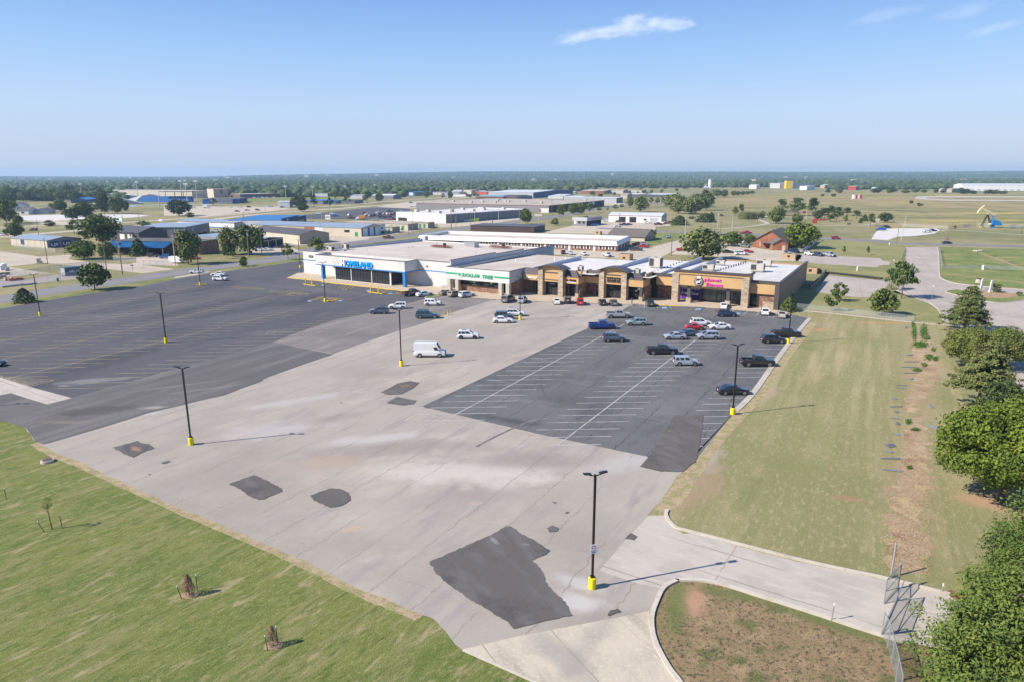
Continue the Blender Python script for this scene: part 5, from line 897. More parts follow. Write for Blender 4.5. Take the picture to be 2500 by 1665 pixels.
def norm(a): return a/np.maximum(np.linalg.norm(a,axis=1,keepdims=True),1e-6)
def cards(Pp,N,s,rng,asp=1.5):
    n=len(Pp); T=norm(np.cross(N,rng.normal(size=(n,3)))); Bt=norm(np.cross(N,T)); a=(s*asp)[:,None]*T; b=(s)[:,None]*Bt
    V=np.stack([Pp-a-b*.25,Pp+a*.1-b,Pp+a+b*.25,Pp-a*.1+b],1).reshape(-1,3); F=np.arange(4*n).reshape(-1,4); return V,F
def crown(kind,seed,W,H,zb,n,leaf,lean=0.0):
    """leaf-card crown: width W, from zb to H"""
    rng=np.random.default_rng(seed); h=H-zb; R_=W/2
    if kind in('round','open','bush'):
        k={'round':46,'open':22,'bush':26}[kind]; big=n>5000; k=k*2 if big else k; d=norm(rng.normal(size=(k,3))); rad=rng.uniform(.45,.92,k)**.6
        c=d*rad[:,None]*np.array([R_*.80,R_*.80,h*.45]); c[:,2]+=zb+h*(.50 if kind!='bush' else .45)
        # narrower at the foot, lumpy outline
        f=np.clip((c[:,2]-zb)/h,0,1); c[:,:2]*=(.62+.55*np.sin(np.pi*np.clip(f*.85+.12,0,1)))[:,None]
        cr_=rng.uniform(.14,.27,k)*W*(.95 if kind=='round' else .75)*(.62 if big else 1); idx=rng.integers(0,k,n); dd=norm(rng.normal(size=(n,3))+np.array([0,0,.25]))
        rr=cr_[idx]*rng.uniform(.72 if big else .62,1.06,n)*(1+.22*np.sin(dd[:,0]*7+idx)*np.cos(dd[:,1]*6)); Pp=c[idx]+dd*rr[:,None]*np.array([1,1,.85 if kind=='round' else .72]); N=norm(dd+rng.normal(size=(n,3))*.55); s=leaf*rng.uniform(.55,1.3,n)
        Pp[:,2]=np.maximum(Pp[:,2],zb*.6+.05*H); return cards(Pp,N,s,rng,1.3)
    if kind=='pine':
        k=26; f=rng.uniform(.0,1,k)**.8; ang=rng.uniform(0,2*np.pi,k); rad=R_*(1.0-.65*f)*rng.uniform(.35,1,k)
        c=np.stack([rad*np.cos(ang),rad*np.sin(ang),zb+h*(f*.9+.05)],1); idx=rng.integers(0,k,n); dd=norm(rng.normal(size=(n,3))); cr_=W*rng.uniform(.13,.22,k)
        Pp=c[idx]+dd*(cr_[idx]*rng.uniform(.5,1.05,n))[:,None]*np.array([1.15,1.15,.5]); N=norm(dd*.7+rng.normal(size=(n,3))*.8); return cards(Pp,N,leaf*rng.uniform(.5,1.2,n),rng,2.2)
    if kind in('cedar','cypress'):
        ced=kind=='cedar'; k=170 if ced else 120; m_=7; f=np.linspace(0,.985,k)**(1.0 if ced else .9)+rng.normal(size=k)*.01; ang=np.arange(k)*2.4+rng.normal(size=k)*.5; L=R_*np.clip(1-f,0.02,1)**(.72 if ced else .55)*rng.uniform(.70,1.15,k)+W*.02
        idx=rng.choice(k,n,p=(L/L.sum())); sub=np.floor(rng.uniform(0,1,n)**.75*m_)+.6; t=sub/m_; rs=np.random.default_rng(seed+1); jit=rs.normal(size=(k,m_+1,3))*(.10 if ced else .17)*W*.5; si=sub.astype(int)
        a=ang[idx]; r=L[idx]*np.minimum(t,1.02); drop=(.14 if ced else .34)*L[idx]*t**2; z=zb+h*f[idx]+(.20*r if ced else .10*r)-drop; J=jit[idx,si]*np.stack([t,t,t*.45],1)
        sp=(.030 if ced else .042)*W; q=rng.normal(size=(n,3))*np.array([sp,sp,sp*(.35 if ced else .75)]); hang=np.abs(rng.normal(size=n))*(.012 if ced else .030)*H
        Pp=np.stack([r*np.cos(a),r*np.sin(a),z-hang],1)+J+q; Pp[:,0]+=lean*Pp[:,2]
        N=norm(np.stack([np.cos(a)*.5,np.sin(a)*.5,np.full(n,.8)],1)+rng.normal(size=(n,3))*.5); return cards(Pp,N,leaf*rng.uniform(.5,1.25,n),rng,2.4)
    if kind=='juniper':
        f=rng.uniform(0,1,n); ang=rng.uniform(0,2*np.pi,n); lump=1+.2*np.sin(ang*5+f*9+seed)+.12*np.sin(ang*11-f*14); r=R_*(1-f**1.6)**.7*lump*rng.uniform(.72,1.0,n)
        Pp=np.stack([r*np.cos(ang),r*np.sin(ang),zb+h*f],1); N=norm(np.stack([np.cos(ang),np.sin(ang),np.full(n,.5)],1)+rng.normal(size=(n,3))*.6); return cards(Pp,N,leaf*rng.uniform(.5,1.3,n),rng,1.6)
    if kind=='reed':
        a=rng.uniform(0,2*np.pi,n); r=R_*np.sqrt(rng.uniform(0,1,n)); base=np.stack([r*np.cos(a),r*np.sin(a),np.zeros(n)],1); hh=h*rng.uniform(.5,1,n)*(1-.4*(r/R_)**2); tip=base+np.stack([.25*hh*np.cos(a)+.1*hh,.25*hh*np.sin(a),hh],1)
        sd=np.stack([-np.sin(a),np.cos(a),np.zeros(n)],1)*leaf; V=np.stack([base-sd,base+sd,tip+sd*.4,tip-sd*.4],1).reshape(-1,3); return V,np.arange(4*n).reshape(-1,4)
def trunkmesh(name,H,zb,r,seed,limbs=5,W=4,lean=0,straight=False):
    rr=random.Random(seed); m=MB(); top=zb+(H-zb)*(.55 if not straight else .9); p=Vector((0,0,-.1)); n=4; pts=[p]
    for i in range(n): p=Vector((p.x+rr.uniform(-.06,.06)*H*.2*(0 if straight else 1)+lean*top/n,p.y+rr.uniform(-.06,.06)*H*.2*(0 if straight else 1),top*(i+1)/n)); pts.append(p)
    for i in range(n): m.tube(pts[i],pts[i+1],r*(1.25 if i==0 else 1-.75*i/n),r*(1-.75*(i+1)/n),8)
    for i in range(limbs):
        a=rr.uniform(0,6.28); k=rr.randint(2,n) if not straight else rr.randint(1,n); b=pts[k]*.6+pts[k-1]*.4; e=b+Vector((math.cos(a)*W*.33,math.sin(a)*W*.33,(H-zb)*rr.uniform(.12,.3))); mid=(b+e)/2+Vector((0,0,-.03*H)); m.tube(b,mid,r*.42,r*.28,6); m.tube(mid,e,r*.28,r*.1,6)
    return m.mesh(name,bark)
PROTO={}
def proto(kind,leafk,var):
    key=(kind,leafk,var)
    if key not in PROTO:
        zb={'round':.10,'open':.20,'pine':.30,'cedar':.12,'juniper':.02,'bush':.02,'reed':0,'cypress':.1}[kind]
        n={'round':2100,'open':1000,'pine':900,'cedar':1500,'juniper':1300,'bush':1100,'reed':900,'cypress':1600}[kind]; lf={'round':.036,'open':.034,'pine':.032,'cedar':.022,'juniper':.036,'bush':.045,'reed':.012,'cypress':.022}[kind]
        V,F=crown(kind,hash(key[0])%1 + var*7+len(leafk)*3,1.0,1.0,zb,n,lf); PROTO[key]=(rawmesh('crown',V,F,[LM[leafk]]),trunkmesh('trunk',1.0,zb,.022,var,5,1.0,0,kind in('pine','cedar','juniper')))
    return PROTO[key]
def wpx(k,x,y,w_):
    p=g(k,x,y); yc=p.y*math.cos(PIT)+CH*math.sin(PIT); return w_/CR[k][2]*yc/CF
TN={'round':('leafy_tree','tree'),'open':('leafy_tree','tree'),'pine':('pine_tree','tree'),'cedar':('cedar_tree','tree'),'juniper':('juniper_tree','tree'),'bush':('round_bush','bush'),'reed':('reed_clump','plant'),'cypress':('cypress_tree','tree')}
GTR='trees of the town and park'
tcount=[0]
def tree(kind,leafk,k,x,yb,yt,w_,label,group=GTR,z0=0):
    tcount[0]+=1; p=g(k,x,yb); H=hg(k,x,yb,yt); W=wpx(k,x,yb,w_)
    if kind in('round','open','pine'): W*=1.0
    c,t=proto(kind,leafk,tcount[0]%3); nm,cat=TN[kind]; rz=random.Random(tcount[0]).uniform(0,6.28)
    o=thing(nm,(p.x,p.y,z0),rz,label,cat,group); o.scale=(W,W,H)
    if kind not in('bush','reed'): obj('trunk',t,o)
    obj('crown',c,o); return o
def bigtree(kind,leafk,k,x,yb,H,W,zb,n,leaf,label,seed,lean=0,r=.25,limbs=7,off=(0,0)):
    p=g(k,x,yb); nm,cat=TN[kind]; o=thing(nm,(p.x+off[0],p.y+off[1],0),0,label,cat,'large trees on the right'); V,F=crown(kind,seed,W,H,zb,n,leaf,lean); obj('crown',rawmesh('crown',V,F,[LM[leafk]]),o); obj('trunk',trunkmesh('trunk',H,zb,r,seed,limbs,W,lean,kind in('cedar','cypress')),o); return o
# large trees along the right side
bigtree('cedar','cedar','M',1940,530,9.6,9.6,1.6,24000,.10,'tall olive cedar standing alone before the park road',3,.05)
bigtree('round','olive','M',1975,780,7.2,9.4,1.4,32000,.10,'broad low olive tree behind the leaning cedar',5,limbs=9)
bigtree('round','olive','M',2200,770,6.8,8.6,1.0,20000,.10,'second broad olive tree touching the first, nearer the road',6,limbs=8)
bigtree('cedar','cedar','M',2025,1045,9.6,8.6,2.8,30000,.09,'leaning olive cedar between broad tree and maple',8,.12)
bigtree('round','yellow','P',2190,330,11.0,13.6,1.3,60000,.11,'big yellow green maple at the right edge of the photo',11,r=.3,limbs=9)
bigtree('round','yellow','P',2560,260,9.0,9,1.0,14000,.15,'second maple partly outside the right edge',12,r=.3)
bigtree('cypress','cypress','P',2450,1120,11.2,9.8,.8,60000,.066,'feathery green cypress at the right edge above the curb inlet',21,r=.3)
bigtree('cypress','cypress','P',2110,1660,9.0,8.8,.6,60000,.06,'feathery green cypress filling the bottom right corner',22,r=.3)
bigtree('cypress','cypress','P',2560,1760,10.5,9.5,.5,34000,.085,'third cypress mostly outside the bottom right corner',23,r=.3)
bigtree('round','dark','M',2190,1150,6.2,5.2,1.0,7000,.12,'blue green small tree peeping over the maple',15)
for kd,lk,k,x,yb,yt,w_,lb in [('round','mid','M',1385,422,243,190,'round green tree on the lawn with dark oval shadow'),('open','mid','M',1082,325,198,112,'small spreading tree, rear one of two beside the gym lawn'),('open','mid','M',1037,390,260,110,'small spreading tree, front one of two beside the gym lawn'),
 ('pine','pine','M',1443,248,103,108,'slender pine left of the taller pine by the road'),('pine','pine','M',1514,308,66,185,'tall irregular pine standing by the park road'),('juniper','olive','M',742,393,298,115,'ragged shrub at the gym corner pier behind the lamp post'),
 ('round','pale','E',1020,1108,745,500,'very broad pale green tree behind the white shop roofs'),('round','mid','E',1345,950,778,240,'round green tree in the tan parking area'),('round','mid','E',1545,930,815,140,'small green tree at the left wall of the brick office'),('round','yellow','E',2140,975,688,370,'dense round tree right of the brick office'),('bush','yellow','E',1745,965,872,140,'climbing bright green bush on the brick office wall'),
 ('open','mid','F',283,1037,950,48,'left of two thin saplings on the far lawn'),('open','mid','F',562,1052,948,50,'right of two thin saplings on the far lawn'),
 ('round','dark','F',755,678,568,150,'round dark tree by the chain-link corner of the prairie'),('pine','pine','F',590,722,580,100,'small pine nearest the gravel lot'),('pine','dark','F',425,640,540,100,'tilted dark pine behind the park path'),('juniper','dark','F',520,665,585,70,'small dark juniper right of the tilted pine'),('juniper','dark','F',472,685,628,45,'smallest dark juniper on the path edge'),
 ('pine','dark','F',320,600,508,115,'dark pine behind the park path'),('pine','dark','F',140,610,490,110,'pointed dark pine in the park grove'),('pine','pine','F',200,660,505,130,'bushy pine in front of the park grove'),('pine','dark','F',60,640,512,130,'dark pine at the left of the grove'),('pine','pine','F',130,672,590,110,'low spreading pine in the grove foreground'),('open','pale','F',298,688,580,55,'thin pale tree between pines'),
 ('pine','pine','E',1922,560,408,120,'upright pine above the park shelter'),('round','olive','E',1858,690,500,190,'leaning olive tree by the park path'),('pine','pine','E',2105,600,400,180,'broad flat pine left of the flag pole'),('pine','dark','E',2275,600,395,150,'tall dark pine right of the flag pole'),('round','dark','E',2335,650,540,110,'dark round tree near the orange play panel'),('round','mid','E',2095,690,580,130,'low round tree behind the flag poles'),
 ('pine','mid','E',1383,610,498,75,'left of two wind-bent slim trees on the lawn'),('pine','mid','E',1452,580,463,75,'right of two wind-bent slim trees on the lawn'),
 ('juniper','dark','E',745,708,600,205,'wide dark juniper by the white garage'),('juniper','dark','E',1045,675,572,230,'wide dark juniper in the middle of the lawn'),('juniper','dark','E',1112,650,560,80,'pointed juniper rising from the wide one'),('bush','dark','E',1232,607,578,50,'tiny dark bush alone on the lawn'),('bush','dark','E',890,638,608,80,'low dark hedge behind the wide junipers'),
 ('round','pale','E',700,545,355,250,'first of four large pale trees in a clump'),('round','pale','E',740,575,400,180,'second of the pale clump, lowest in front'),('round','pale','E',890,585,385,260,'third of the pale clump, broadest'),('round','pale','E',1055,540,308,180,'fourth of the pale clump with bare trunk'),('round','mid','E',960,500,350,200,'darker tree behind the pale clump'),
 ('round','mid','E',1180,388,298,110,'first tree of the far row above the prairie'),('round','mid','E',1262,388,300,90,'second tree of the far row above the prairie'),('round','mid','E',1370,375,315,70,'third tree of the far row above the prairie'),('round','mid','E',1418,372,320,60,'fourth tree of the far row above the prairie'),('round','mid','E',1475,365,318,60,'fifth tree of the far row above the prairie'),('round','mid','E',1530,360,318,55,'sixth tree of the far row above the prairie'),('round','mid','E',1583,355,312,55,'last tree of the far row above the prairie'),
 ('round','pale','E',305,560,378,170,'large pale tree behind the white garage'),('open','olive','E',180,518,385,90,'brownish thin tree left of the large pale tree'),('open','mid','E',420,470,388,60,'small tree by the curving road behind the garage'),('open','mid','E',495,480,388,60,'second small tree by the curving road'),('open','mid','E',558,460,388,50,'third small tree by the curving road'),
 ('open','mid','D',1275,628,470,110,'tall thin street tree before the brown warehouse'),('round','olive','D',1410,585,450,120,'first of three olive street trees'),('round','olive','D',1490,585,455,110,'second of three olive street trees'),('open','olive','D',1600,572,448,110,'third olive street tree'),('open','mid','D',1705,563,490,60,'small street tree right of the olive three'),('open','mid','D',1805,552,495,32,'tiny street tree, smallest of the row'),('open','mid','D',1895,535,472,75,'flat-topped small street tree'),('open','mid','D',1965,522,462,50,'small street tree near the road junction'),('open','mid','D',2065,515,392,85,'street tree near the corrugated building'),
 ('round','mid','D',865,700,520,150,'leafy tree on the verge left of the round bush'),('bush','mid','D',1200,712,625,100,'round bush on the lawn left of the service station'),
 ('round','mid','A',1180,930,590,420,'largest green tree of the left town block'),('round','mid','A',1095,700,585,150,'tree crown rising behind the largest tree'),('open','mid','A',855,813,645,170,'small tree on the highway verge'),('bush','mid','A',567,720,650,145,'low round tree beyond the highway'),('round','mid','A',170,860,675,205,'green tree at the corner of the beige shed'),('round','dark','A',2060,603,420,260,'dark tree alone in the school lot'),('bush','mid','A',2190,620,558,110,'round bush right of the dark school tree'),('round','yellow','A',970,1100,895,300,'yellow green thicket before the tan drive'),('round','mid','A',1245,1105,890,190,'green tree between the utility poles'),('open','dark','A',1400,1045,905,75,'small dark tree before the brick wall'),('bush','yellow','A',1480,1015,915,120,'yellow green bush beside the dark tree'),('juniper','dark','A',1600,1065,865,190,'dark leaning conifer by the blue awning'),
 ('round','mid','A',2165,1160,775,290,'broad tree before the brick hall and white trailer'),('round','mid','A',1095,1452,1150,320,'street tree in front of the blue container'),('bush','yellow','A',1700,740,685,130,'yellow green bush by the dark metal building'),('bush','mid','A',1790,870,800,120,'bush against the dark gable wall'),('bush','mid','A',1640,705,660,130,'dark low bush by the highway'),
 ('round','pale','B',770,1050,745,240,'yellowish tree left of the big dark tree'),('round','mid','B',990,1050,708,330,'big dark tree between two utility poles'),('open','mid','B',728,1095,950,115,'small dark tree in front of the yellowish tree'),('open','mid','B',1428,1105,920,145,'small tree beside the street near the grocery store'),('bush','mid','B',922,1183,1060,115,'round bush on the grass strip by the dark lot'),('open','mid','B',1785,1045,845,250,'tree top showing above the left roof edge of the grocery store'),('bush','mid','B',790,1070,990,80,'low bush below the yellowish tree'),
 ('juniper','dark','K',168,335,238,135,'dense dark round shrub on the grass strip, far left'),
 ('round','dark','B',1560,505,365,190,'dark tree group beside the white shed'),('round','dark','B',1600,552,460,130,'lower dark tree in front of the shed group'),('pine','dark','B',1725,505,372,85,'dark pine by the highway, first in row'),('open','dark','B',1910,498,388,75,'small dark tree by the highway, second in row'),('pine','mid','C',702,475,325,95,'slim tree by the highway, third in row'),('pine','mid','C',928,462,322,85,'slim tree by the highway, fourth in row'),('round','mid','C',1065,450,330,100,'round tree by the highway, fifth in row'),('open','mid','C',1605,425,300,70,'tall thin tree beyond the highway'),('open','mid','C',1797,405,343,45,'small tree beyond the highway near the machinery'),('round','mid','C',1880,410,318,65,'brownish tree beyond the highway near the machinery'),('open','mid','C',2105,402,362,32,'first tiny tree beyond the machinery'),('open','mid','C',2203,398,352,45,'second tiny tree beyond the machinery'),('open','mid','B',565,488,402,105,'pale tree in front of the school wall'),
 ('round','dark','A',1198,580,345,150,'tall dark tree left of a grey-green one by the stadium'),('round','olive','A',1345,578,380,190,'grey-green round tree by the stadium fence'),('round','dark','A',1452,560,425,70,'narrow dark tree right of the grey-green one'),('round','dark','A',840,650,510,200,'dark tree in front of a pale slab'),('round','mid','A',985,640,440,220,'green tree right of the dark tree'),('round','olive','A',80,690,415,250,'olive brown tree at the left photo edge'),('round','mid','A',215,705,590,100,'young tree beside the olive brown tree'),('round','mid','A',1115,540,470,90,'small tree under the tall dark one'),
 ('open','olive','F',1555,765,712,45,'small round shrub on the path by the pump jack'),('bush','olive','R',1660,420,320,160,'reddish shrub at the white slabs, left'),('bush','olive','R',1970,418,285,140,'reddish shrub right of the white slabs'),('bush','olive','R',2285,465,402,80,'small dry shrub in the planted bed'),('bush','dark','F',1055,462,422,45,'small dark bush in the prairie, left of pair'),('bush','dark','F',1155,492,448,70,'dark bush in the prairie, right of pair'),('bush','dark','F',38,378,350,50,'first dark bush at the prairie edge'),('bush','dark','F',160,382,345,65,'second dark bush at the prairie edge'),
 ('bush','dead','J',1680,490,420,90,'brown dead bush behind the gym'),('reed','reed','E',1500,640,540,150,'tall pale reed clump, left part of the hedge'),('reed','reed','E',1580,640,545,150,'tall pale reed clump, middle part of the hedge'),('reed','reed','E',1650,625,545,130,'tall pale reed clump, right part of the hedge'),('bush','mid','E',1700,600,540,60,'green end of the reed hedge')]:
    tree(kd,lk,k,x,yb,yt,w_,lb)
rr=random.Random(5)
for i in range(88):
    x=rr.uniform(-60,1180); yb=rr.choice([400,420,450,480,510,545]) if x<760 else rr.choice([385,400,430]); 
    if 250<x<620 and yb>440: yb=430
    tree(rr.choice(['round','round','open']),rr.choice(['mid','dark','mid','olive']),'A',x,yb+rr.uniform(-8,8),yb-rr.uniform(85,140),rr.uniform(90,170),'one of the dense green trees among the houses beyond the highway','trees among the houses at the left')
# edge of the far woods: individual crowns
for i in range(120):
    k,x=rr.choice([('A',rr.uniform(300,2300)),('B',rr.uniform(700,2300)),('C',rr.uniform(0,2300)),('D',rr.uniform(0,2300)),('E',rr.uniform(0,1000)),('F',rr.uniform(0,1400)),('F',rr.uniform(1300,2350))])
    yb={'A':370,'B':345,'C':335,'D':300,'E':290,'F':340}[k]+rr.uniform(-12,5)
    if k=='F' and x>1650: yb=352; 
    tree('round',rr.choice(['mid','dark','dark','olive']),k,x,yb,yb-rr.uniform(32,62),rr.uniform(45,95),'one of the rounded trees along the near edge of the far woods','trees along the woods edge')
for i in range(46):
    k=rr.choice('BCCDDE'); x=rr.uniform(0,2300) if k!='E' else rr.uniform(0,900); yb={'B':388,'C':388,'D':372,'E':345}[k]+rr.uniform(-22,14)
    if k=='B' and x<760: x+=800
    tree(rr.choice(['round','round','open','pine']),rr.choice(['mid','pale','mid','olive']),k,x,yb,yb-rr.uniform(30,52),rr.uniform(35,70),'one of the street and yard trees standing between buildings beyond the highway','trees between the far buildings')
# woods reaching to the horizon: one mass nobody could count
SKY=[(-1300,432),(0,432),(400,433),(520,433),(620,430.5),(700,428.5),(900,425.3),(1000,423),(1200,421),(1500,421),(2000,422),(2300,421),(2500,419.3),(3800,419)]
SX=np.array([a for a,b in SKY],float); SY=np.array([b for a,b in SKY],float)
def ridge(u): return CH+((HZ+ (CX-u)*math.tan(ROL))-np.interp(u,SX,SY))*8300/CF
def terr(x,y):
    u=CX+x/np.maximum(y,1)*CF; t=np.clip((y-3800)/(8300-3800),0,1); t=t*t*(3-2*t)
    return (ridge(u)-9)*t+ (4*np.sin(x/420+y/900)+3*np.sin(x/230-y/500))*np.clip((y-2500)/2500,0,1)*np.clip((8300-y)/1500,0,1)
nx,ny=120,40; V=[];F=[]
for j in range(ny):
    d=2300+(9300-2300)*j/(ny-1); u=np.linspace(-1300,3800,nx); x=(u-CX)/CF*d; zz=terr(x,np.full(nx,d)) if d<8300 else terr(x/d*8300,np.full(nx,8300.))*(1-(d-8300)/1000); V.append(np.stack([x,np.full(nx,d),zz+.3 if j else zz-.5],1))
V=np.concatenate(V); F=[(j*nx+i,j*nx+i+1,(j+1)*nx+i+1,(j+1)*nx+i) for j in range(ny-1) for i in range(nx-1)]
hillm=gmat('hill_forest_floor',(.085,.10,.045),[((.24,.21,.11),.0022,.56,.66,0,(1,.4,1)),((.05,.065,.035),.01,.4,.6)],rough=1)
tag(obj('hills',rawmesh('hills',V,F,[hillm],smooth=True)),kind='structure')
def ico():
    t=(1+5**.5)/2; v=[(-1,t,0),(1,t,0),(-1,-t,0),(1,-t,0),(0,-1,t),(0,1,t),(0,-1,-t),(0,1,-t),(t,0,-1),(t,0,1),(-t,0,-1),(-t,0,1)]
    f=[(0,11,5),(0,5,1),(0,1,7),(0,7,10),(0,10,11),(1,5,9),(5,11,4),(11,10,2),(10,7,6),(7,1,8),(3,9,4),(3,4,2),(3,2,6),(3,6,8),(3,8,9),(4,9,5),(2,4,11),(6,2,10),(8,6,7),(9,8,1)]
    v=[Vector(a).normalized() for a in v]; m={}; nf=[]
    def mid(a,b):
        k=(min(a,b),max(a,b))
        if k not in m: v.append(((v[a]+v[b])/2).normalized()); m[k]=len(v)-1
        return m[k]
    for a,b,c in f: x,y,z=mid(a,b),mid(b,c),mid(c,a); nf+=[(a,x,z),(b,y,x),(c,z,y),(x,y,z)]
    return np.array([tuple(a) for a in v]),np.array(nf)
IV,IF=ico(); rng=np.random.default_rng(9)
def blobs(cx,cy,cz,w_,h):
    n=len(cx); rad=rng.uniform(.68,1.22,(n,len(IV),1)); B_=IV[None]*rad; B_=B_*np.stack([w_/2,w_/2,h/2],1)[:,None,:]; B_[:,:,2]=np.maximum(B_[:,:,2],-h[:,None]*.5)
    B_+=np.stack([cx,cy,cz+h*.45],1)[:,None,:]; F_=(IF[None]+(np.arange(n)*len(IV))[:,None,None]); return B_.reshape(-1,3),F_.reshape(-1,3)
CXs=[];CYs=[];W_=[];H_=[]
yrow=487.0
rows=[]
while yrow>437.5: rows.append(33*CF/(yrow-HZ)); yrow-=max(.55,(yrow-HZ)*.045)
d=rows[-1]
while d<8350: d*=1.03; rows.append(d)
for d in rows:
    sp=max(3.3,8.5*CF/d); us=np.arange(-60,2560,sp); us=us+rng.uniform(-.45,.45,len(us))*sp; 
    keep=rng.uniform(size=len(us))<(.93); dd=d*(1+rng.uniform(-.02,.02,len(us)))
    # clearings
    cl=np.sin(us*.021+d*.004)+np.sin(us*.0083-d*.0021+1)+.8*np.sin(us*.05+d*.011); keep&=~((cl>1.75)&(d>1900)&(d<6500))
    # prairie reaches farther on the right, town farther in the middle
    lim=np.where(us<330,960,np.where(us<1000,1080,np.where(us<1450,1350,np.where(us<2010,1800,1500)))); keep&=dd>lim
    us=us[keep]; dd=dd[keep]; CXs.append((us-CX)/CF*dd); CYs.append(dd); ww=sp*1.7*dd/CF*rng.uniform(.7,1.35,len(us)); W_.append(ww); H_.append(np.clip(ww*rng.uniform(.55,.85,len(us)),8,16))
cx=np.concatenate(CXs);cy=np.concatenate(CYs);w_=np.concatenate(W_);h=np.concatenate(H_)
V,F=blobs(cx,cy,terr(cx,cy)-1,w_,h)
woodm=leafmat('woodland_canopy',(.036,.062,.02),(.105,.135,.042),(.05,.06,.022))
tag(obj('woodland',rawmesh('woodland',V,F,[woodm])),'dark green woods covering the land to the horizon','woods',kind='stuff')
# weeds growing along the dirt trench, and dry straw
rng=np.random.default_rng(4); Ps=[]
for (a,b,sx,sy,n) in [(1600,540,10,45,500),(1665,540,22,40,500),(1640,625,40,14,700),(1690,580,15,9,200),(1730,655,14,8,150),(1700,708,20,14,300),(1745,720,14,10,200),(1670,760,12,8,150),(1620,795,22,9,250),(1560,1150,12,14,120),(1605,1205,20,6,120),(1565,1465,12,6,60),(1590,490,6,18,150)]:
    q=rng.normal(size=(n,2))*np.array([sx,sy])*.6
    for i in range(n): v=g('M',a+q[i,0],b+q[i,1]); Ps.append((v.x,v.y,.06))
Ps=np.array(Ps); n=len(Ps); V,F=cards(Ps+rng.uniform(0,.15,(n,3)),norm(rng.normal(size=(n,3))+np.array([0,-.2,.6])),rng.uniform(.05,.12,n),rng,2.2)
tag(obj('trench_weeds',rawmesh('trench_weeds',V,F,[leafmat('weed_leaves',(.06,.13,.025),(.11,.19,.045),(.05,.10,.02))])),'bright green weeds sprouting along the dirt trench','weeds',kind='stuff')
Ps=[]
for i in range(5200):
    v=g('P',rng.uniform(1400,1720),rng.uniform(-520,820)); Ps.append((v.x,v.y,.05+rng.uniform(0,.12)))
for i in range(900): v=g('M',1700+rng.normal()*45,880+rng.normal()*55); Ps.append((v.x,v.y,.1+rng.uniform(0,.2)))
Ps=np.array(Ps); n=len(Ps); V,F=cards(Ps,norm(rng.normal(size=(n,3))+np.array([0,0,.8])),rng.uniform(.006,.016,n),rng,9)
tag(obj('dry_straw',rawmesh('dry_straw',V,F,[leafmat('straw',(.34,.23,.12),(.46,.34,.19),(.25,.15,.08))])),'dry straw and dead stalks lying in the dirt trench','straw',kind='stuff')
# ================================================================ TOWN BUILDINGS
WC={'open':(.012,.012,.014),'cream':(.52,.47,.38),'dgrey':(.085,.085,.09),'grey':(.20,.20,.21),'lgrey':(.42,.43,.45),'white':(.70,.70,.70),'tan':(.40,.33,.25),'brown':(.14,.085,.06),'brickred':(.26,.10,.06),'blue':(.03,.14,.36),'navy':(.02,.06,.15),'dbrown':(.07,.045,.04),'teal':(.22,.48,.50),'green':(.04,.22,.09),'red':(.38,.05,.04),'yellow':(.72,.50,.05)}  # open: near-black that paints the shade inside openings
def wm(c): return pm('wall_'+c,WC[c],.8,var=.10,sc=.3)
RC={'metal':seammat('metal_roof_blue_grey',(.36,.41,.47),.9,0,.85,.35,.3),'mwhite':seammat('metal_roof_white',(.66,.66,.66),.9,0,.85,.4,.1),'mdark':seammat('metal_roof_dark',(.10,.10,.105),.9,0,.8,.5,.2),'mblue':seammat('metal_roof_blue',(.02,.16,.42),.9,0,.75,.4,.1),'shingle':gmat('shingle_roof',(.15,.13,.115),[((.11,.095,.085),1.2,.4,.6),((.19,.17,.15),4,.5,.7)],rough=.95),'gravel':gmat('gravel_roof',(.42,.36,.30),[((.34,.29,.24),.1,.4,.6),((.47,.42,.36),.6,.5,.7)],rough=.95),'white':roofw,'tan':rooft,'dark':gmat('dark_roof',(.09,.088,.09),[((.13,.125,.12),.2,.4,.65)],rough=.9),'brownm':seammat('metal_roof_brown',(.115,.10,.095),.9,0,.8,.5,.2)}
brickr=speckle('red_brick',[(.20,.07,.045),(.34,.13,.08),(.40,.17,.10),(.28,.10,.06)],(2.5,2.5,8))
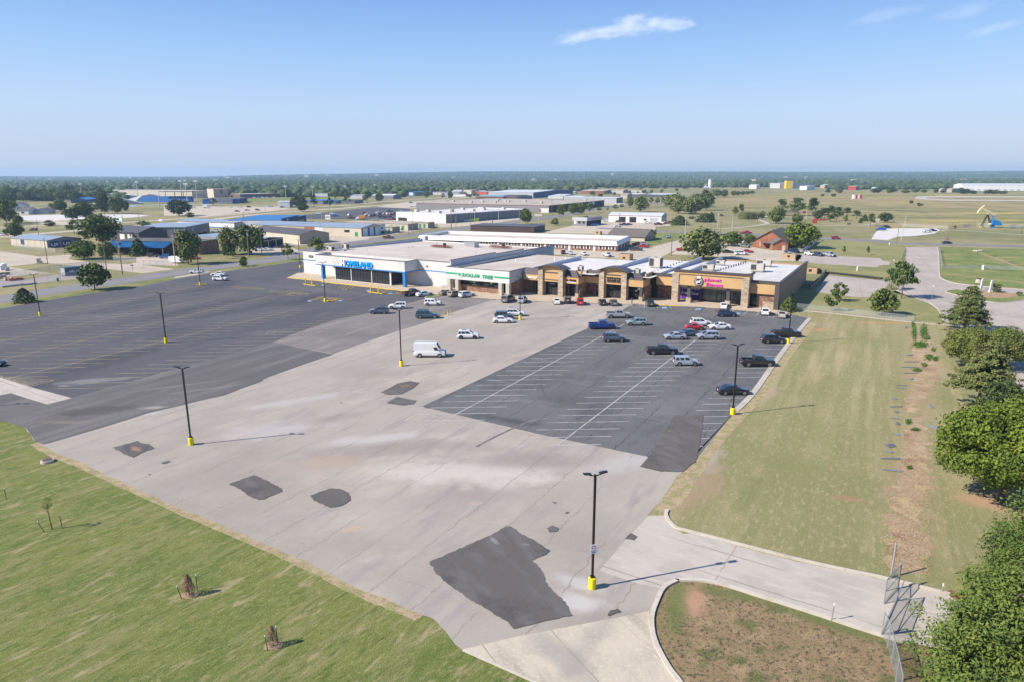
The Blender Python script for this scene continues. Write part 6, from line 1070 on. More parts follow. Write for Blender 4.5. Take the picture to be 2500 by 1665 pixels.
def bld(nm,lab,cat,k,Fp,Lp,Rp,top,roof='flat',rm='metal',wl='cream',wr=None,rise=1.2,ridge='y',feats=(),h=None,depthL=None,depthR=None,over=.25,par=.0,group=None):
    """F = nearest foot corner, L / R = foot corners to its left / right, top = image row of the eave above F"""
    Fg=g(k,*Fp).to_2d(); H=h if h else hg(k,Fp[0],Fp[1],top)
    if Rp is not None: ex=(g(k,*Rp).to_2d()-Fg); a=ex.length; ex.normalize(); ey=Vector((-ex.y,ex.x)); b_=depthL if depthL else abs((g(k,*Lp).to_2d()-Fg).dot(ey))
    if depthR is not None and Lp is not None:
        ey=(g(k,*Lp).to_2d()-Fg); b_=ey.length; ey.normalize(); ex=Vector((ey.y,-ey.x)); a=depthR
    t=thing(nm,(Fg.x,Fg.y,0),math.atan2(ex.y,ex.x),lab,cat,group)
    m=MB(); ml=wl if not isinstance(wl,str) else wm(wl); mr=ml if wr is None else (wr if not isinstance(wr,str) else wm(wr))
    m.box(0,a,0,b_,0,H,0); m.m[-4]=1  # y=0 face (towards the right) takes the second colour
    if roof=='gable':
        if ridge=='y': m.add([(0,0,H),(a,0,H),(a/2,0,H+rise),(0,b_,H),(a,b_,H),(a/2,b_,H+rise)],[(0,1,2),(4,3,5)],1)
        else: m.add([(0,0,H),(0,b_,H),(0,b_/2,H+rise),(a,0,H),(a,b_,H),(a,b_/2,H+rise)],[(1,0,2),(3,4,5)],0)
    m.build('wall',[ml,mr],t)
    r=MB(); o=over; rmat=RC[rm] if isinstance(rm,str) else rm
    if roof=='flat':
        r.box(-o,a+o,-o,b_+o,H,H+.18)
        if par:
            q=MB(); q.box(0,a,0,.25,H+.18,H+par); q.box(0,.25,.25,b_,H+.18,H+par); q.box(a-.25,a,.25,b_,H+.18,H+par); q.box(.25,a-.25,b_-.25,b_,H+.18,H+par); q.build('parapet',ml,t)
    elif roof=='gable':
        th=.12
        if ridge=='y':
            for s in (0,1):
                xe,ze=(-o,H-rise*o/(a/2)) if s==0 else (a+o,H-rise*o/(a/2)); A=[(xe,-o,ze+.02),(a/2,-o,H+rise+.02),(a/2,b_+o,H+rise+.02),(xe,b_+o,ze+.02)]
                V=A+[(x,y,z+th) for x,y,z in A]; r.add(V,[(0,1,2,3),(7,6,5,4),(0,4,5,1),(1,5,6,2),(2,6,7,3),(3,7,4,0)])
        else:
            for s in (0,1):
                ye,ze=(-o,H-rise*o/(b_/2)) if s==0 else (b_+o,H-rise*o/(b_/2)); A=[(-o,ye,ze+.02),(a+o,ye,ze+.02),(a+o,b_/2,H+rise+.02),(-o,b_/2,H+rise+.02)]
                V=A+[(x,y,z+th) for x,y,z in A]; r.add(V,[(0,3,2,1),(4,5,6,7),(0,1,5,4),(1,2,6,5),(2,3,7,6),(3,0,4,7)])
    elif roof=='hip':
        i=min(a,b_)/2; A=[(-o,-o,H),(a+o,-o,H),(a+o,b_+o,H),(-o,b_+o,H)]
        if a>b_: A+=[(i,b_/2,H+rise),(a-i,b_/2,H+rise)]; Fc=[(0,1,5,4),(2,3,4,5),(1,2,5),(3,0,4)]
        else: A+=[(a/2,i,H+rise),(a/2,b_-i,H+rise)]; Fc=[(0,1,4),(1,2,5,4),(2,3,5),(3,0,4,5)]
        r.add(A,Fc+[(3,2,1,0)])
    ro=r.build('roof',rmat,t)
    for f in feats:
        face,f0,f1,z0,z1,mt,fn=f[:7]; q=MB(); pr=.05 if len(f)<8 else f[7]
        if isinstance(mt,str): mt={'glass':glass,'open':blackp}.get(mt) or wm(mt)  # open parts are black boxes carrying the shade of an interior
        if face=='R': q.box(a*f0,a*f1,-pr,-.003,H*z0,H*z1)
        elif face=='L': q.box(-pr,-.003,b_*f0,b_*f1,H*z0,H*z1)
        elif face=='T': q.box(a*f0-1,a*f0+1,b_*f1-1,b_*f1+1,H+.18,H+z1)
        q.build(fn,mt,t)
    t['_a']=a; t['_b']=b_; t['_h']=H
    return t
def row(face,n,a,b_,z0,z1,mt,fn,duty=.6): return [(face,a+(b_-a)*i/n,a+(b_-a)*(i+duty)/n,z0,z1,mt,fn) for i in range(n)]
s=bld('storage_shed','cream and dark metal shed with a blue-grey roof beside the grass corner','shed','A',(550,975),(205,935),(945,940),890,'gable','metal','cream','grey',1.3,feats=[('R',.08,.33,.05,.88,'navy','garage_door'),('R',.42,.68,.05,.88,'navy','garage_door'),('R',.80,.88,0,.6,'white','door'),('L',.62,.72,.25,.9,'navy','poster')]+row('L',6,0,1,.0,.98,'tan','wall_seam',.015))
a=s['_a']; text('LJS',whiteL,s,a*.11,.5,a*.2,1.6,-.05,ext=.03,bold=.03); text('LJS',whiteL,s,a*.45,.5,a*.2,1.6,-.05,ext=.03,bold=.03)
bld('metal_workshop','charcoal metal building with a dark gable and two white doors','workshop','A',(1605,905),(1300,885),(1930,872),800,'gable','mdark','dgrey','dgrey',2.6,feats=[('L',.22,.38,.05,.8,'white','garage_door'),('L',.48,.64,.05,.8,'white','garage_door')])
bld('brick_shed','low red brick wall shed beside the charcoal metal building','shed','A',(1500,925),(1330,905),(1560,910),885,'flat','dark',brickr,depthL=4)
s=bld('brick_hall','dark brick hall with a bright blue metal awning along its front','hall','B',(425,1052),(-240,985),(640,1012),905,'flat','dark','brown',brick,feats=[('L',.45,.95,.05,.6,'open','window'),('L',.1,.3,.3,.6,'glass','window')])
b_=s['_b']; h=s['_h']; m=MB(); m.add([(-6.5,b_*.30,h*.62),(-6.5,b_*1.02,h*.62),(-.02,b_*1.02,h*1.0),(-.02,b_*.30,h*1.0)],[(0,1,2,3),(3,2,1,0)]); m.build('awning',RC['mblue'],s)
for i in range(5): m=MB(); y=b_*(.32+.17*i); m.box(-6.3,-6.15,y,y+.15,0,h*.62); m.build('awning_post',wm('tan'),s)
s=bld('metal_shop','mid grey metal shop with white wall stripes and a round emblem','shop','B',(250,862),(-60,815),(532,798),735,'flat','metal','grey','grey',feats=row('L',5,0,1,.0,1,'white','wall_stripe',.03)+[('R',.55,.85,.05,.4,'glass','window')],over=.3)
m=MB(); a=s['_a']; m.tube((a*.3,-.06,s['_h']*.68),(a*.3,-.12,s['_h']*.68),1.0,n=18); e=m.build('round_emblem',whiteL,s); m=MB(); m.tube((a*.3,-.12,s['_h']*.68),(a*.3,-.15,s['_h']*.68),.7,n=14); m.build('emblem_centre',wm('grey'),e); text('STATION',wm('red'),s,a*.66,s['_h']*.8,a*.22,.5,-.02,ext=.05)
bld('metal_shop','white metal shop with red roof trim and a blue base band','shop','B',(812,748),(378,705),(1100,722),686,'gable','metal','white','lgrey',1.0,feats=row('L',6,.05,1,.1,1,'red','wall_stripe',.02)+[('L',0,.6,0,.16,'blue','base_band'),('L',0,1,.93,1.02,'red','red_trim',.12),('R',0,1,.93,1.0,'red','red_trim',.12)])
s=bld('blue_roof_shop','low shop with a blue roof and navy front bearing an oval sign','shop','B',(1355,738),(985,692),(1640,668),655,'flat','mblue','white','navy',feats=[('R',.1,.55,.05,.55,'glass','window'),('R',.62,.9,.05,.5,'glass','window')],over=.1)
m=MB(); m.box(.5,s['_a']*.62,-.7,-.05,s['_h']*.62,s['_h']*1.25); f_=m.build('sign_wall',wm('navy'),s); m=MB(); m.ball((s['_a']*.2,-.72,s['_h']*.95),1.5,.05,.55,14,8); m.build('oval_sign',whiteL,f_)
bld('warehouse','cream metal warehouse with a dark brown gable roof behind the canopy shop','warehouse','B',(1565,932),(1120,858),(1905,903),824,'gable','brownm','cream','tan',1.9,feats=row('L',4,.02,1,0,.98,'tan','downpipe',.02)+[('R',.42,.54,.5,.7,'blue','small_sign')])  # tan right face: shade on the cream wall put into its colour
s=bld('canopy_shop','low shop with an open metal canopy shading dark garage bays','shop','B',(1050,992),(1000,975),(1375,938),900,'gable','metal','lgrey','open',.9,depthL=9,feats=[('R',0,.14,0,.95,'lgrey','side_wall'),('R',.0,1,.82,1.0,'tan','canopy_beam',.1),('R',.45,.48,0,.82,'lgrey','post',.1),('R',.72,.75,0,.82,'lgrey','post',.1),('R',.97,1,0,.82,'lgrey','post',.1)]); text('AUTO',blackp,s,s['_a']*.45,s['_h']*.9,2.6,.45,-.12,ext=.04)  # near-black front wall paints the shaded interior behind the posts
bld('workshop','long low workshop with a pale metal roof behind the brick hall','workshop','B',(660,905),(395,870),(1010,868),858,'flat','metal','lgrey','lgrey')
s=bld('garage_building','long cream building with three white garage doors between green and blue pillars','garage','C',(860,843),(45,748),(1132,805),745,'gable','metal','cream','cream',1.5,feats=[('L',.41,.50,0,.98,brickr,'brick_bay'),('L',.335,.40,0,.9,'white','white_door'),('L',.50,.66,0,.98,'tan','tan_brick_bay'),('L',.10,.145,.45,.75,'open','window'),('L',.03,.055,0,.5,'green','green_door'),('R',.02,.06,0,.98,'green','pillar',.2),('R',.07,.26,0,.9,'white','garage_door'),('R',.27,.33,0,.98,'blue','pillar',.2),('R',.34,.50,0,.9,'white','garage_door'),('R',.51,.56,0,.98,'green','pillar',.2),('R',.57,.74,0,.9,'white','garage_door'),('R',.76,1.0,0,1.2,'white','white_panel',.12)])
m=MB(); m.box(s['_a']*.8,s['_a']*.97,-.2,-.13,.1,1.6); m.ball((s['_a']*.86,-.16,3.4),.9,.03,.5,8,5); m.build('dark_mural',blackp,s)
for (F_,L_,R_,tp,nm) in [((1215,802),(900,765),(1302,788),738,'first'),((1395,772),(960,715),(1512,757),700,'second'),((1625,744),(1330,700),(1700,732),683,'third')]:
    bld('storage_units','%s of three low cream storage rows with green doors'%{'first':'nearest','second':'middle','third':'farthest'}[nm],'storage','C',F_,L_,R_,tp,'flat','gravel','cream','tan',feats=[('L',.06,.10,0,.75,'green','green_door'),('L',.15,.19,0,.75,'green','green_door'),('L',.24,.28,0,.75,'green','green_door')],group='storage rows')
s=bld('white_warehouse','big flat white warehouse with a long dark ribbed side','warehouse','C',(1830,690),(1290,655),(2745,618),592,'flat','white','white','grey',par=.5,feats=[('L',.78,.95,0,.42,'open','opening_shade',.6)]+row('R',14,0,1,0,1,'dgrey','wall_rib',.03))  # black box on the left wall painted as the shade in its opening
for i,(x,y) in enumerate([(.1,.3),(.2,.7),(.3,.4),(.42,.6),(.5,.3),(.62,.7),(.7,.4),(.82,.6),(.9,.3),(.15,.85)]): m=MB(); m.box(s['_a']*x-1.3,s['_a']*x+1.3,s['_b']*y-1.3,s['_b']*y+1.3,s['_h']+.2,s['_h']+1.9); m.build('roof_unit',acm,s)
s=bld('brown_warehouse','wide brown warehouse with a tan roof dotted by vents','warehouse','D',(1130,567),(372,470),(1765,492),487,'flat','gravel','grey','dbrown',par=.3,feats=[('L',.0,.06,0,.6,'white','white_trailer_door',.5),('R',.74,.80,.45,.95,'white','sign_panel'),('L',0,1,.95,1.03,'red','red_trim',.1)])
for i in range(14): q=random.Random(i+3); x=q.uniform(.08,.92)*s['_a']; y=q.uniform(.1,.9)*s['_b']; m=MB(); m.box(x-1.4,x+1.4,y-1.2,y+1.2,s['_h']+.2,s['_h']+1.8); m.build('roof_unit',acm,s)
bld('dark_building','low dark brown building with ribbed roof behind the motel','building','D',(960,800),(300,765),(1085,772),775,'flat','mdark','dbrown','dgrey',h=3.4)
# motel with white mansard
s=bld('motel_building','very long low motel with a white mansard roof and white-shuttered windows','motel','D',(1905,1015),(-60,872),(2060,940),960,'flat','tan',brick,brick,h=2.55,over=0.0)
a,b_,h=s['_a'],s['_b'],s['_h']; ms=seammat('white_mansard',(.70,.70,.68),1.2,1,.9,.5,.05); m=MB(); o=.6; i_=.9; z0,z1=h-.02,h+1.85
P1=[(-o,-o,z0),(a+o,-o,z0),(a+o,b_+o,z0),(-o,b_+o,z0)]; P2=[(i_-o,i_-o,z1),(a+o-i_,i_-o,z1),(a+o-i_,b_+o-i_,z1),(i_-o,b_+o-i_,z1)]; P3=[(x+(.9 if x<a/2 else -.9),y+(.9 if y<b_/2 else -.9),z1-.0) for x,y,z in P2]; P4=[(x,y,h+.4) for x,y,z in P3]
F_=[]
for i in range(4): j=(i+1)%4; F_+=[(i,j,4+j,4+i),(4+i,4+j,8+j,8+i),(8+i,8+j,12+j,12+i)]
m.add(P1+P2+P3+P4,F_+[(3,2,1,0)]); m.build('mansard_roof',ms,s); m=MB(); q=P4; m.quad(*[(x,y,h+.42) for x,y,z in P4]); m.build('flat_roof',rooft,s)
q=0; n_=34
for i in range(n_):
    y0=b_*(i+.3)/n_; 
    if i%4==3: m=MB(); m.box(-.08,-.004,y0,y0+1.0,.1,2.2); d_=m.build('door',whiteL,s)
    else:
        m=MB(); m.box(-.05,-.004,y0,y0+1.0,.9,2.1); d_=m.build('window',glass,s); m=MB(); m.box(-.08,-.005,y0-.4,y0-.05,.8,2.15); m.box(-.08,-.005,y0+1.05,y0+1.4,.8,2.15); m.build('shutters',whiteL,d_)
for i in range(4): m=MB(); x=a*(i+.3)/4; m.box(x,x+1,-.06,-.004,.1,2.1); m.build('door',whiteL,s)
s=bld('service_station','grey service station with a white sign band and open bay','service station','D',(1565,722),(1398,716),(1730,700),645,'flat','dark','grey','open',par=.9,feats=[('L',.15,.3,.35,.75,'glass','window'),('L',.45,.6,.35,.75,'glass','window'),('L',.75,.9,.3,.85,'white','door'),('R',-.02,1.05,.75,1.3,'lgrey','sign_band',.3),('L',-.02,1.03,.75,1.3,'lgrey','sign_band',.3)]); text('AUTO SALES',wm('red'),s,s['_a']*.3,s['_h']*.95,s['_a']*.6,.5,-.31,ext=.05)  # right wall near-black: shade of the open bay put in as colour
m=MB(); m.box(s['_a']+2,s['_a']+3.6,2,5,0,3.2); m.build('blue_bin',wm('blue'),s)
bld('white_garage','white garage building with red trim, two open dark bays','garage','E',(540,687),(-35,664),(597,665),607,'gable','mwhite','white','lgrey',1.6,feats=[('L',.84,.96,.02,.75,'white','garage_door'),('L',.67,.80,.02,.8,'open','bay_shade'),('L',.47,.60,.02,.8,'open','bay_shade'),('L',.07,.21,.02,.75,'lgrey','garage_door'),('L',.28,.33,.35,.6,'glass','window'),('L',0,1,.94,1.0,'red','red_trim',.1)]+row('L',5,0,1,0,1,'red','red_post',.012)+[('R',.3,.6,.3,.7,'glass','window')])  # both open bays are black boxes painted as their inner shade
bld('tan_house','tan office house with a dark shingle gable roof behind the motel end','house','E',(345,897),(-20,865),(472,862),845,'gable','shingle','cream','tan',3.2,'y',feats=[('R',.12,.22,.15,.75,'glass','window'),('R',.35,.45,.15,.75,'glass','window'),('R',.75,.85,.15,.8,'glass','window')],over=.6)
s=bld('brick_office','red brick office with steep dark shingle gables','office','E',(1587,965),None,(1975,985),885,'gable','shingle',brickr,brickr,4.6,'y',depthL=26,over=.6,h=3.2,feats=[('R',.2,.24,.2,.9,'tan','downpipe')])
m=MB(); a=s['_a']; m.box(a*.27,a*.62,-3.5,-.01,2.5,2.7); m.build('porch_roof',RC['shingle'],s)
bld('brick_wing','small red brick gable wing with a cream door','office wing','E',(1818,1000),None,(1992,1003),915,'gable','shingle',brickr,brickr,1.9,'y',depthL=9,over=.5,h=3.0,feats=[('R',.62,.82,.0,.75,'cream','door')])
# school and stadium
bld('school_building','long beige school building left of the tall block','school','B',(330,402),(-560,385),(500,395),312,'flat','white','cream','cream',depthL=None,feats=[('R',.1,.9,.3,.5,'tan','band')],h=11)
s=bld('school_hall','tall beige school block with a dark letter on its side','school hall','B',(578,402),(495,398),(742,398),290,'flat','gravel','cream','tan',h=13.5); text('S',blackp,s,s['_a']*.45,7,4,4.6,-.05,ext=.06,bold=.04)
bld('school_wing','low school wing with a white roof and row of parked cars','school wing','B',(880,402),(740,400),(1480,385),362,'flat','white','brown','brown',h=6,feats=[('R',.0,.4,.0,.5,'blue','blue_band')])
bld('field_house','dark blue low field house by the school lawn','field house','B',(870,462),(590,440),(962,440),395,'flat','dark','blue','navy',h=5.5)
bld('field_house','grey low field house next to the dark blue one','field house','B',(790,465),(620,450),(830,455),402,'flat','gravel','lgrey','grey',h=5)
bld('metal_shed','white metal shed with grey end beside the dark trees','shed','B',(1450,508),(1352,500),(1488,498),442,'gable','mwhite','white','lgrey',.6,'y')
for F_,L_,R_,tp,h_,w1,r1,lb in [((890,400),(800,388),(1000,385),350,9,'tan','shingle','brown roofed church left of the stadium'),((1040,410),(870,405),(1165,385),345,10,'tan','shingle','broad brown gabled hall left of the stadium'),((1000,455),(880,450),(1125,440),412,4,'navy','mblue','low blue roofed building before the gabled hall'),((1050,350),(885,345),(1060,345),305,9,'green','mblue','green building deep among the trees'),((1570,405),(1335,398),(1585,395),372,4,'cream','mwhite','low white roofed school gym at the stadium'),((1820,410),(1660,405),(1840,400),362,5,'cream','mwhite','cream building behind the stadium stands')]:
    bld('town_building',lb,'building','A',F_,L_,R_,tp,'gable',r1,w1,w1,2.0,'x',h=h_)
bld('white_house','white clapboard house with dark roof at the woods edge','house','A',(330,588),(205,580),(450,578),540,'gable','dark','white','white',2.6,'y',h=3.2,feats=[('L',.2,.35,.3,.7,'glass','window'),('L',.6,.75,.3,.7,'glass','window')])
bld('blue_house','long pale blue house right of the white clapboard one','house','A',(560,580),(450,575),(640,565),545,'gable','dark','lgrey','lgrey',1.8,'x',h=3)
bld('grey_house','grey roofed house behind the white clapboard house','house','A',(310,515),(180,500),(345,505),470,'gable','dark','white','white',3,'x',h=3)
# stadium stands
p=g('A',1870,445); t=thing('stadium_stand',(p.x,p.y,0),R(-8),'blue stadium stand under a flat dark roof','stadium'); m=MB()
for i in range(9): m.box(-38,34,i*1.6,i*1.6+1.6,0,1.0+i*.75)
m.build('seating',wm('blue'),t); m=MB(); m.box(-6,34,2,16,12.5,13.2); m.build('roof',RC['mdark'],t); m=MB()
for x in (-5,8,20,33): m.box(x,x+.6,14,14.6,0,12.5)
m.build('roof_post',wm('dgrey'),t); m=MB(); m.add([(-60,-2,0),(-38,-2,0),(-38,14,8),(-50,14,4)],[(0,1,2,3)]); m.build('ramp',wm('lgrey'),t)
strip('running_track','A 1460,500 1600,480 2354,470 B 560,462',14,pm('track_surface',(.30,.34,.42)),.03); sheet('playing_field','A 1600,468 2354,452 B 500,452 B 500,460 A 1600,478',greeng,.05)
p=g('A',1500,470); t=thing('stadium_stand',(p.x,p.y,0),R(20),'pale sloping visitor stand at the stadium end','stadium'); m=MB(); m.add([(-16,0,0),(12,0,0),(12,0,1),(-16,0,9),(-16,12,0),(12,12,0),(12,12,1),(-16,12,9)],[(0,1,2,3),(7,6,5,4),(3,2,6,7),(0,3,7,4)]); m.build('seating',wm('lgrey'),t)
# middle distance commerce
for k,F_,L_,R_,h_,rt,rm_,w1,w2,lb in [('C',(1225,412),(1045,405),(1318,405),5,'gable','mwhite','grey','grey','grey metal building beyond the highway verge'),('C',(1470,375),(1405,372),(1680,362),6,'flat','mblue','blue','grey','blue building beyond the highway'),('C',(780,465),(700,455),(880,450),3.5,'flat','dark','grey','grey','low dark ballpark dugout row'),('C',(570,465),(420,462),(640,455),3.5,'flat','mblue','blue','grey','low blue ballpark dugout'),('C',(870,405),(760,400),(930,395),4.5,'flat','mwhite','white','lgrey','white shed behind the ballpark'),('B',(1830,470),(1640,462),(1985,455),4,'flat','mblue','grey','grey','low blue roofed ballpark building'),
 ('D',(240,352),(160,350),(330,347),7,'flat','gravel','cream','cream','cream bay building at the far junction'),('D',(420,355),(325,350),(740,345),4,'flat','gravel','red','tan','long low building with reddish band'),('D',(950,400),(560,385),(1402,362),8,'gable','mwhite','lgrey','navy','large corrugated shed with white roof and dark side'),('D',(600,422),(352,412),(770,398),4.5,'flat','metal','brown','grey','low store with pale awning roof'),('D',(760,420),(590,415),(940,405),4,'gable','brownm','brown','grey','small gabled store joined to the pale awning'),('D',(1760,352),(1405,355),(1945,338),5,'gable','gravel','brickred','dgrey','brown brick warehouse in the far middle'),('D',(1905,458),(1545,420),(1978,445),6,'flat','mwhite','lgrey','grey','pale corrugated building with open front by the junction'),('D',(1500,408),(1370,398),(1570,398),3,'flat','mwhite','white','white','low white roof left of the corrugated building'),('D',(2030,405),(1980,398),(2085,392),5,'gable','gravel','cream','tan','beige shed right of the corrugated building'),('D',(2250,388),(2185,385),(2340,380),4,'flat','mwhite','teal','grey','pale turquoise sided shed'),('E',(590,392),(250,370),(760,378),4,'flat','mwhite','dgrey','grey','long dark storage row with white roof'),('D',(1290,405),(1140,400),(1390,380),3.5,'flat','mwhite','white','white','low white canopy roof before the corrugated shed'),
 ('E',(1900,288),(1735,285),(2280,285),12,'gable','metal','lgrey','lgrey','huge pale factory at the woods edge'),('E',(1630,292),(1560,290),(1672,288),8,'gable','mwhite','white','white','white shed left of the huge factory'),('E',(2210,305),(2165,302),(2300,300),8,'flat','mwhite','white','white','white annex in front of the huge factory'),('F',(420,308),(340,306),(462,304),8,'flat','mwhite','red','red','far red and white building'),('F',(60,285),(20,284),(160,282),7,'gable','mwhite','tan','tan','far tan shed at the woods edge'),('F',(640,315),(600,314),(665,312),5,'gable','mwhite','white','white','tiny white far shed'),('F',(1400,335),(1385,334),(1470,333),6,'gable','gravel','tan','tan','far tan roofed house in front of woods'),('F',(1520,335),(1490,333),(1610,332),6,'gable','gravel','tan','tan','far grey roofed house beside the long white hangar')]:
    bld('shed' if h_<4 else 'commercial_building',lb,'building',k,F_,L_,R_,0,rt,rm_,w1,w2,1.8,'y',h=h_)
rr=random.Random(77)
for i in range(22):
    k=rr.choice('ABCCDD'); x=rr.uniform(100,2250); yb={'A':395,'B':352,'C':372,'D':340}[k]+rr.uniform(-14,12); w_=rr.uniform(60,190)
    if k=='B' and x<760: x+=780
    bld('small_building','one of the small pale buildings scattered beyond the highway','building',k,(x,yb),(x-w_,yb-rr.uniform(4,9)),(x+w_*.4,yb-rr.uniform(5,9)),0,rr.choice(['gable','flat']),rr.choice(['mwhite','gravel','metal','shingle']),rr.choice(['white','cream','lgrey','tan']),rr.choice(['lgrey','tan','grey']),1.6,'y',h=rr.uniform(3.2,5.5),group='small buildings beyond the highway')
s=bld('hangar','very long white hangar at the right edge beyond the runway','hangar','F',(1640,314),None,(2900,318),0,'gable','mwhite','white','white',3,'x',depthL=50,h=11,feats=row('R',16,.02,1,.02,.3,'lgrey','bay_door',.5))
p=g('E',1998,288); m=MB(); m.box(-8,8,-6,6,0,17.5); tag(m.build('yellow_tower',wm('yellow'),None,loc=(p.x,p.y,0)),'yellow box tower rising above the huge factory','tower')
p=g('E',1096,285); t=thing('grain_silo',(p.x,p.y,0),0,'tall white grain silo standing above the woods','silo'); m=MB(); m.tube((0,0,0),(0,0,19.5),4,n=18); m.build('body',wm('white'),t); m=MB(); m.ball((0,0,19.5),4,4,2.5,14,6); m.build('dome',wm('lgrey'),t); m=MB(); m.box(-14,-5,-4,4,0,5); m.bar((-14,0,5),(-3,0,12),1.2,1.2); m.build('elevator',wm('white'),t)
rr=random.Random(31)
for i in range(24):
    u=rr.uniform(60,2480); v=rr.uniform(436,449); r_=ray(u,v); tt=-CH/r_.z; x,y=r_.x*tt,r_.y*tt
    if y>6500: y=rr.uniform(4200,6500); x=(u-CX)/CF*y
    q=y/2500; m=MB(); w_=rr.uniform(8,20)*q**.7; m.box(-w_/2,w_/2,-6,6,0,6+4*q); m.add([(-w_/2,-6,6+4*q),(w_/2,-6,6+4*q),(w_/2,6,6+4*q),(-w_/2,6,6+4*q),(-w_/2,0,8+4*q),(w_/2,0,8+4*q)],[(0,1,5,4),(2,3,4,5),(1,2,5),(3,0,4)],1)
    tag(m.build('far_building',[wm(rr.choice(['cream','cream','lgrey','tan'])),RC['gravel']],None,loc=(x,y,float(terr(np.array([x]),np.array([y]))[0])+2),rot=(0,0,rr.uniform(-.5,.5))),'one of the tiny pale buildings dotted through the far woods','building','tiny far buildings')
# ================================================================ POLES, SIGNS, FENCES, SMALL THINGS
black=pm('black_pole_paint',(.018,.017,.017),.45); ybase=pm('yellow_base_paint',(.78,.62,.015),.55,var=.06); wood=pm('weathered_wood',(.20,.155,.12),.95,var=.25,sc=2); steel=pm('galvanised_steel',(.36,.385,.41),.45,.5); concp=pm('concrete_pole',(.48,.46,.42),.85)
lampg=pm('lamp_lens',(.7,.7,.66),.3)
# light poles of the lot
def lightpole(k,x,y,label,H=10.1,rz=.35,sign=False,wide=True,heads=2):
    p=g(k,x,y); t=thing('light_pole',(p.x,p.y,.03),rz,label,'light pole','light poles of the parking lot')
    m=MB(); m.tube((0,0,0),(0,0,.92),.33,n=20); m.tube((0,0,.92),(0,0,.97),.33,.28,20); m.build('concrete_base',ybase,t)
    m=MB(); m.box(-.16,.16,-.16,.16,.972,1.12); m.box(-.085,.085,-.085,.085,1.12,H-.05); m.build('pole',black,t)
    for s in ((-1,1) if heads==2 else (-1,1,-1,1)):
        m=MB(); m.bar((0,0,H-.15),(s*.5,0,H-.05),.07,.07); m.build('arm',black,t); m=MB(); m.add([(s*.35,-.19,H+.0),(s*1.0,-.17,H+.10),(s*1.0,.17,H+.10),(s*.35,.19,H),(s*.35,-.19,H+.09),(s*1.0,-.17,H+.16),(s*1.0,.17,H+.16),(s*.35,.19,H+.09)],[(0,3,2,1),(4,5,6,7),(0,1,5,4),(1,2,6,5),(2,3,7,6),(3,0,4,7)]); h_=m.build('lamp_head',black,t)
        m=MB(); m.box(min(s*.5,s*.85),max(s*.5,s*.85),-.1,.1,H+.01,H+.03); m.build('lens',lampg,h_)
    if sign:
        m=MB(); m.box(-.28,.28,-.115,-.09,3.2,4.0); sg=m.build('sign_plate',whiteL,t); m=MB(); m.tube((0,-.116,3.75),(0,-.122,3.75),.15,n=16); q=m.build('red_ring',redp,sg); m=MB(); m.tube((0,-.123,3.75),(0,-.128,3.75),.10,n=12); m.build('ring_centre',whiteL,q); m=MB(); m.box(-.2,.2,-.119,-.116,3.28,3.33); m.box(-.2,.2,-.119,-.116,3.4,3.45); m.build('sign_text',blackp,sg)
    return t
lightpole('W',1361,1351,'nearest light pole, on a yellow base with a small white sign on its shaft',sign=True,rz=.25)
for k,x,y,lb in [('W',440,1022,'light pole alone on pale asphalt left of the dark patches'),('W',923,841,'light pole left of the white cargo van'),('W',1684,952,'light pole at the kerb beside the black sedan'),('J',1253,1448,'light pole at the kerb beside two black vehicles'),('W',382,788,'light pole in the middle of the left dark lot'),('W',93,727,'leftmost light pole, near the street shrub'),('G',528,998,'light pole on an orange island before the grocery store'),('B',420,1402,'light pole on a yellow cross base near the street driveway'),('H',1063,1128,'light pole touching a white SUV before the shops'),('B',1568,1200,'light pole behind the left corner of the grocery store'),('K',-545,1082,'light pole outside the left edge whose shadow enters the photo')]:
    lightpole(k,x,y,lb,rz=random.Random(x).uniform(-.2,.6),H=10.1 if k!='G' else 10.6)
for k,s in (('G','500,985 560,990 590,995 700,965'),('B','360,1398 500,1392')):
    K=MB(); kerbmesh(K,k+' '+s,.35,.18,sm=0); tag(K.build('wheel_stop',yel),'yellow wheel stop kerb at the foot of a light pole, '+('before the grocery store' if k=='G' else 'near the street'),'wheel stop')
sheet('orange_island','G 480,985 560,965 720,955 640,990 540,1003',gmat('island_gravel',(.22,.10,.06),[((.15,.08,.05),1,.4,.6)],rough=1),.05)
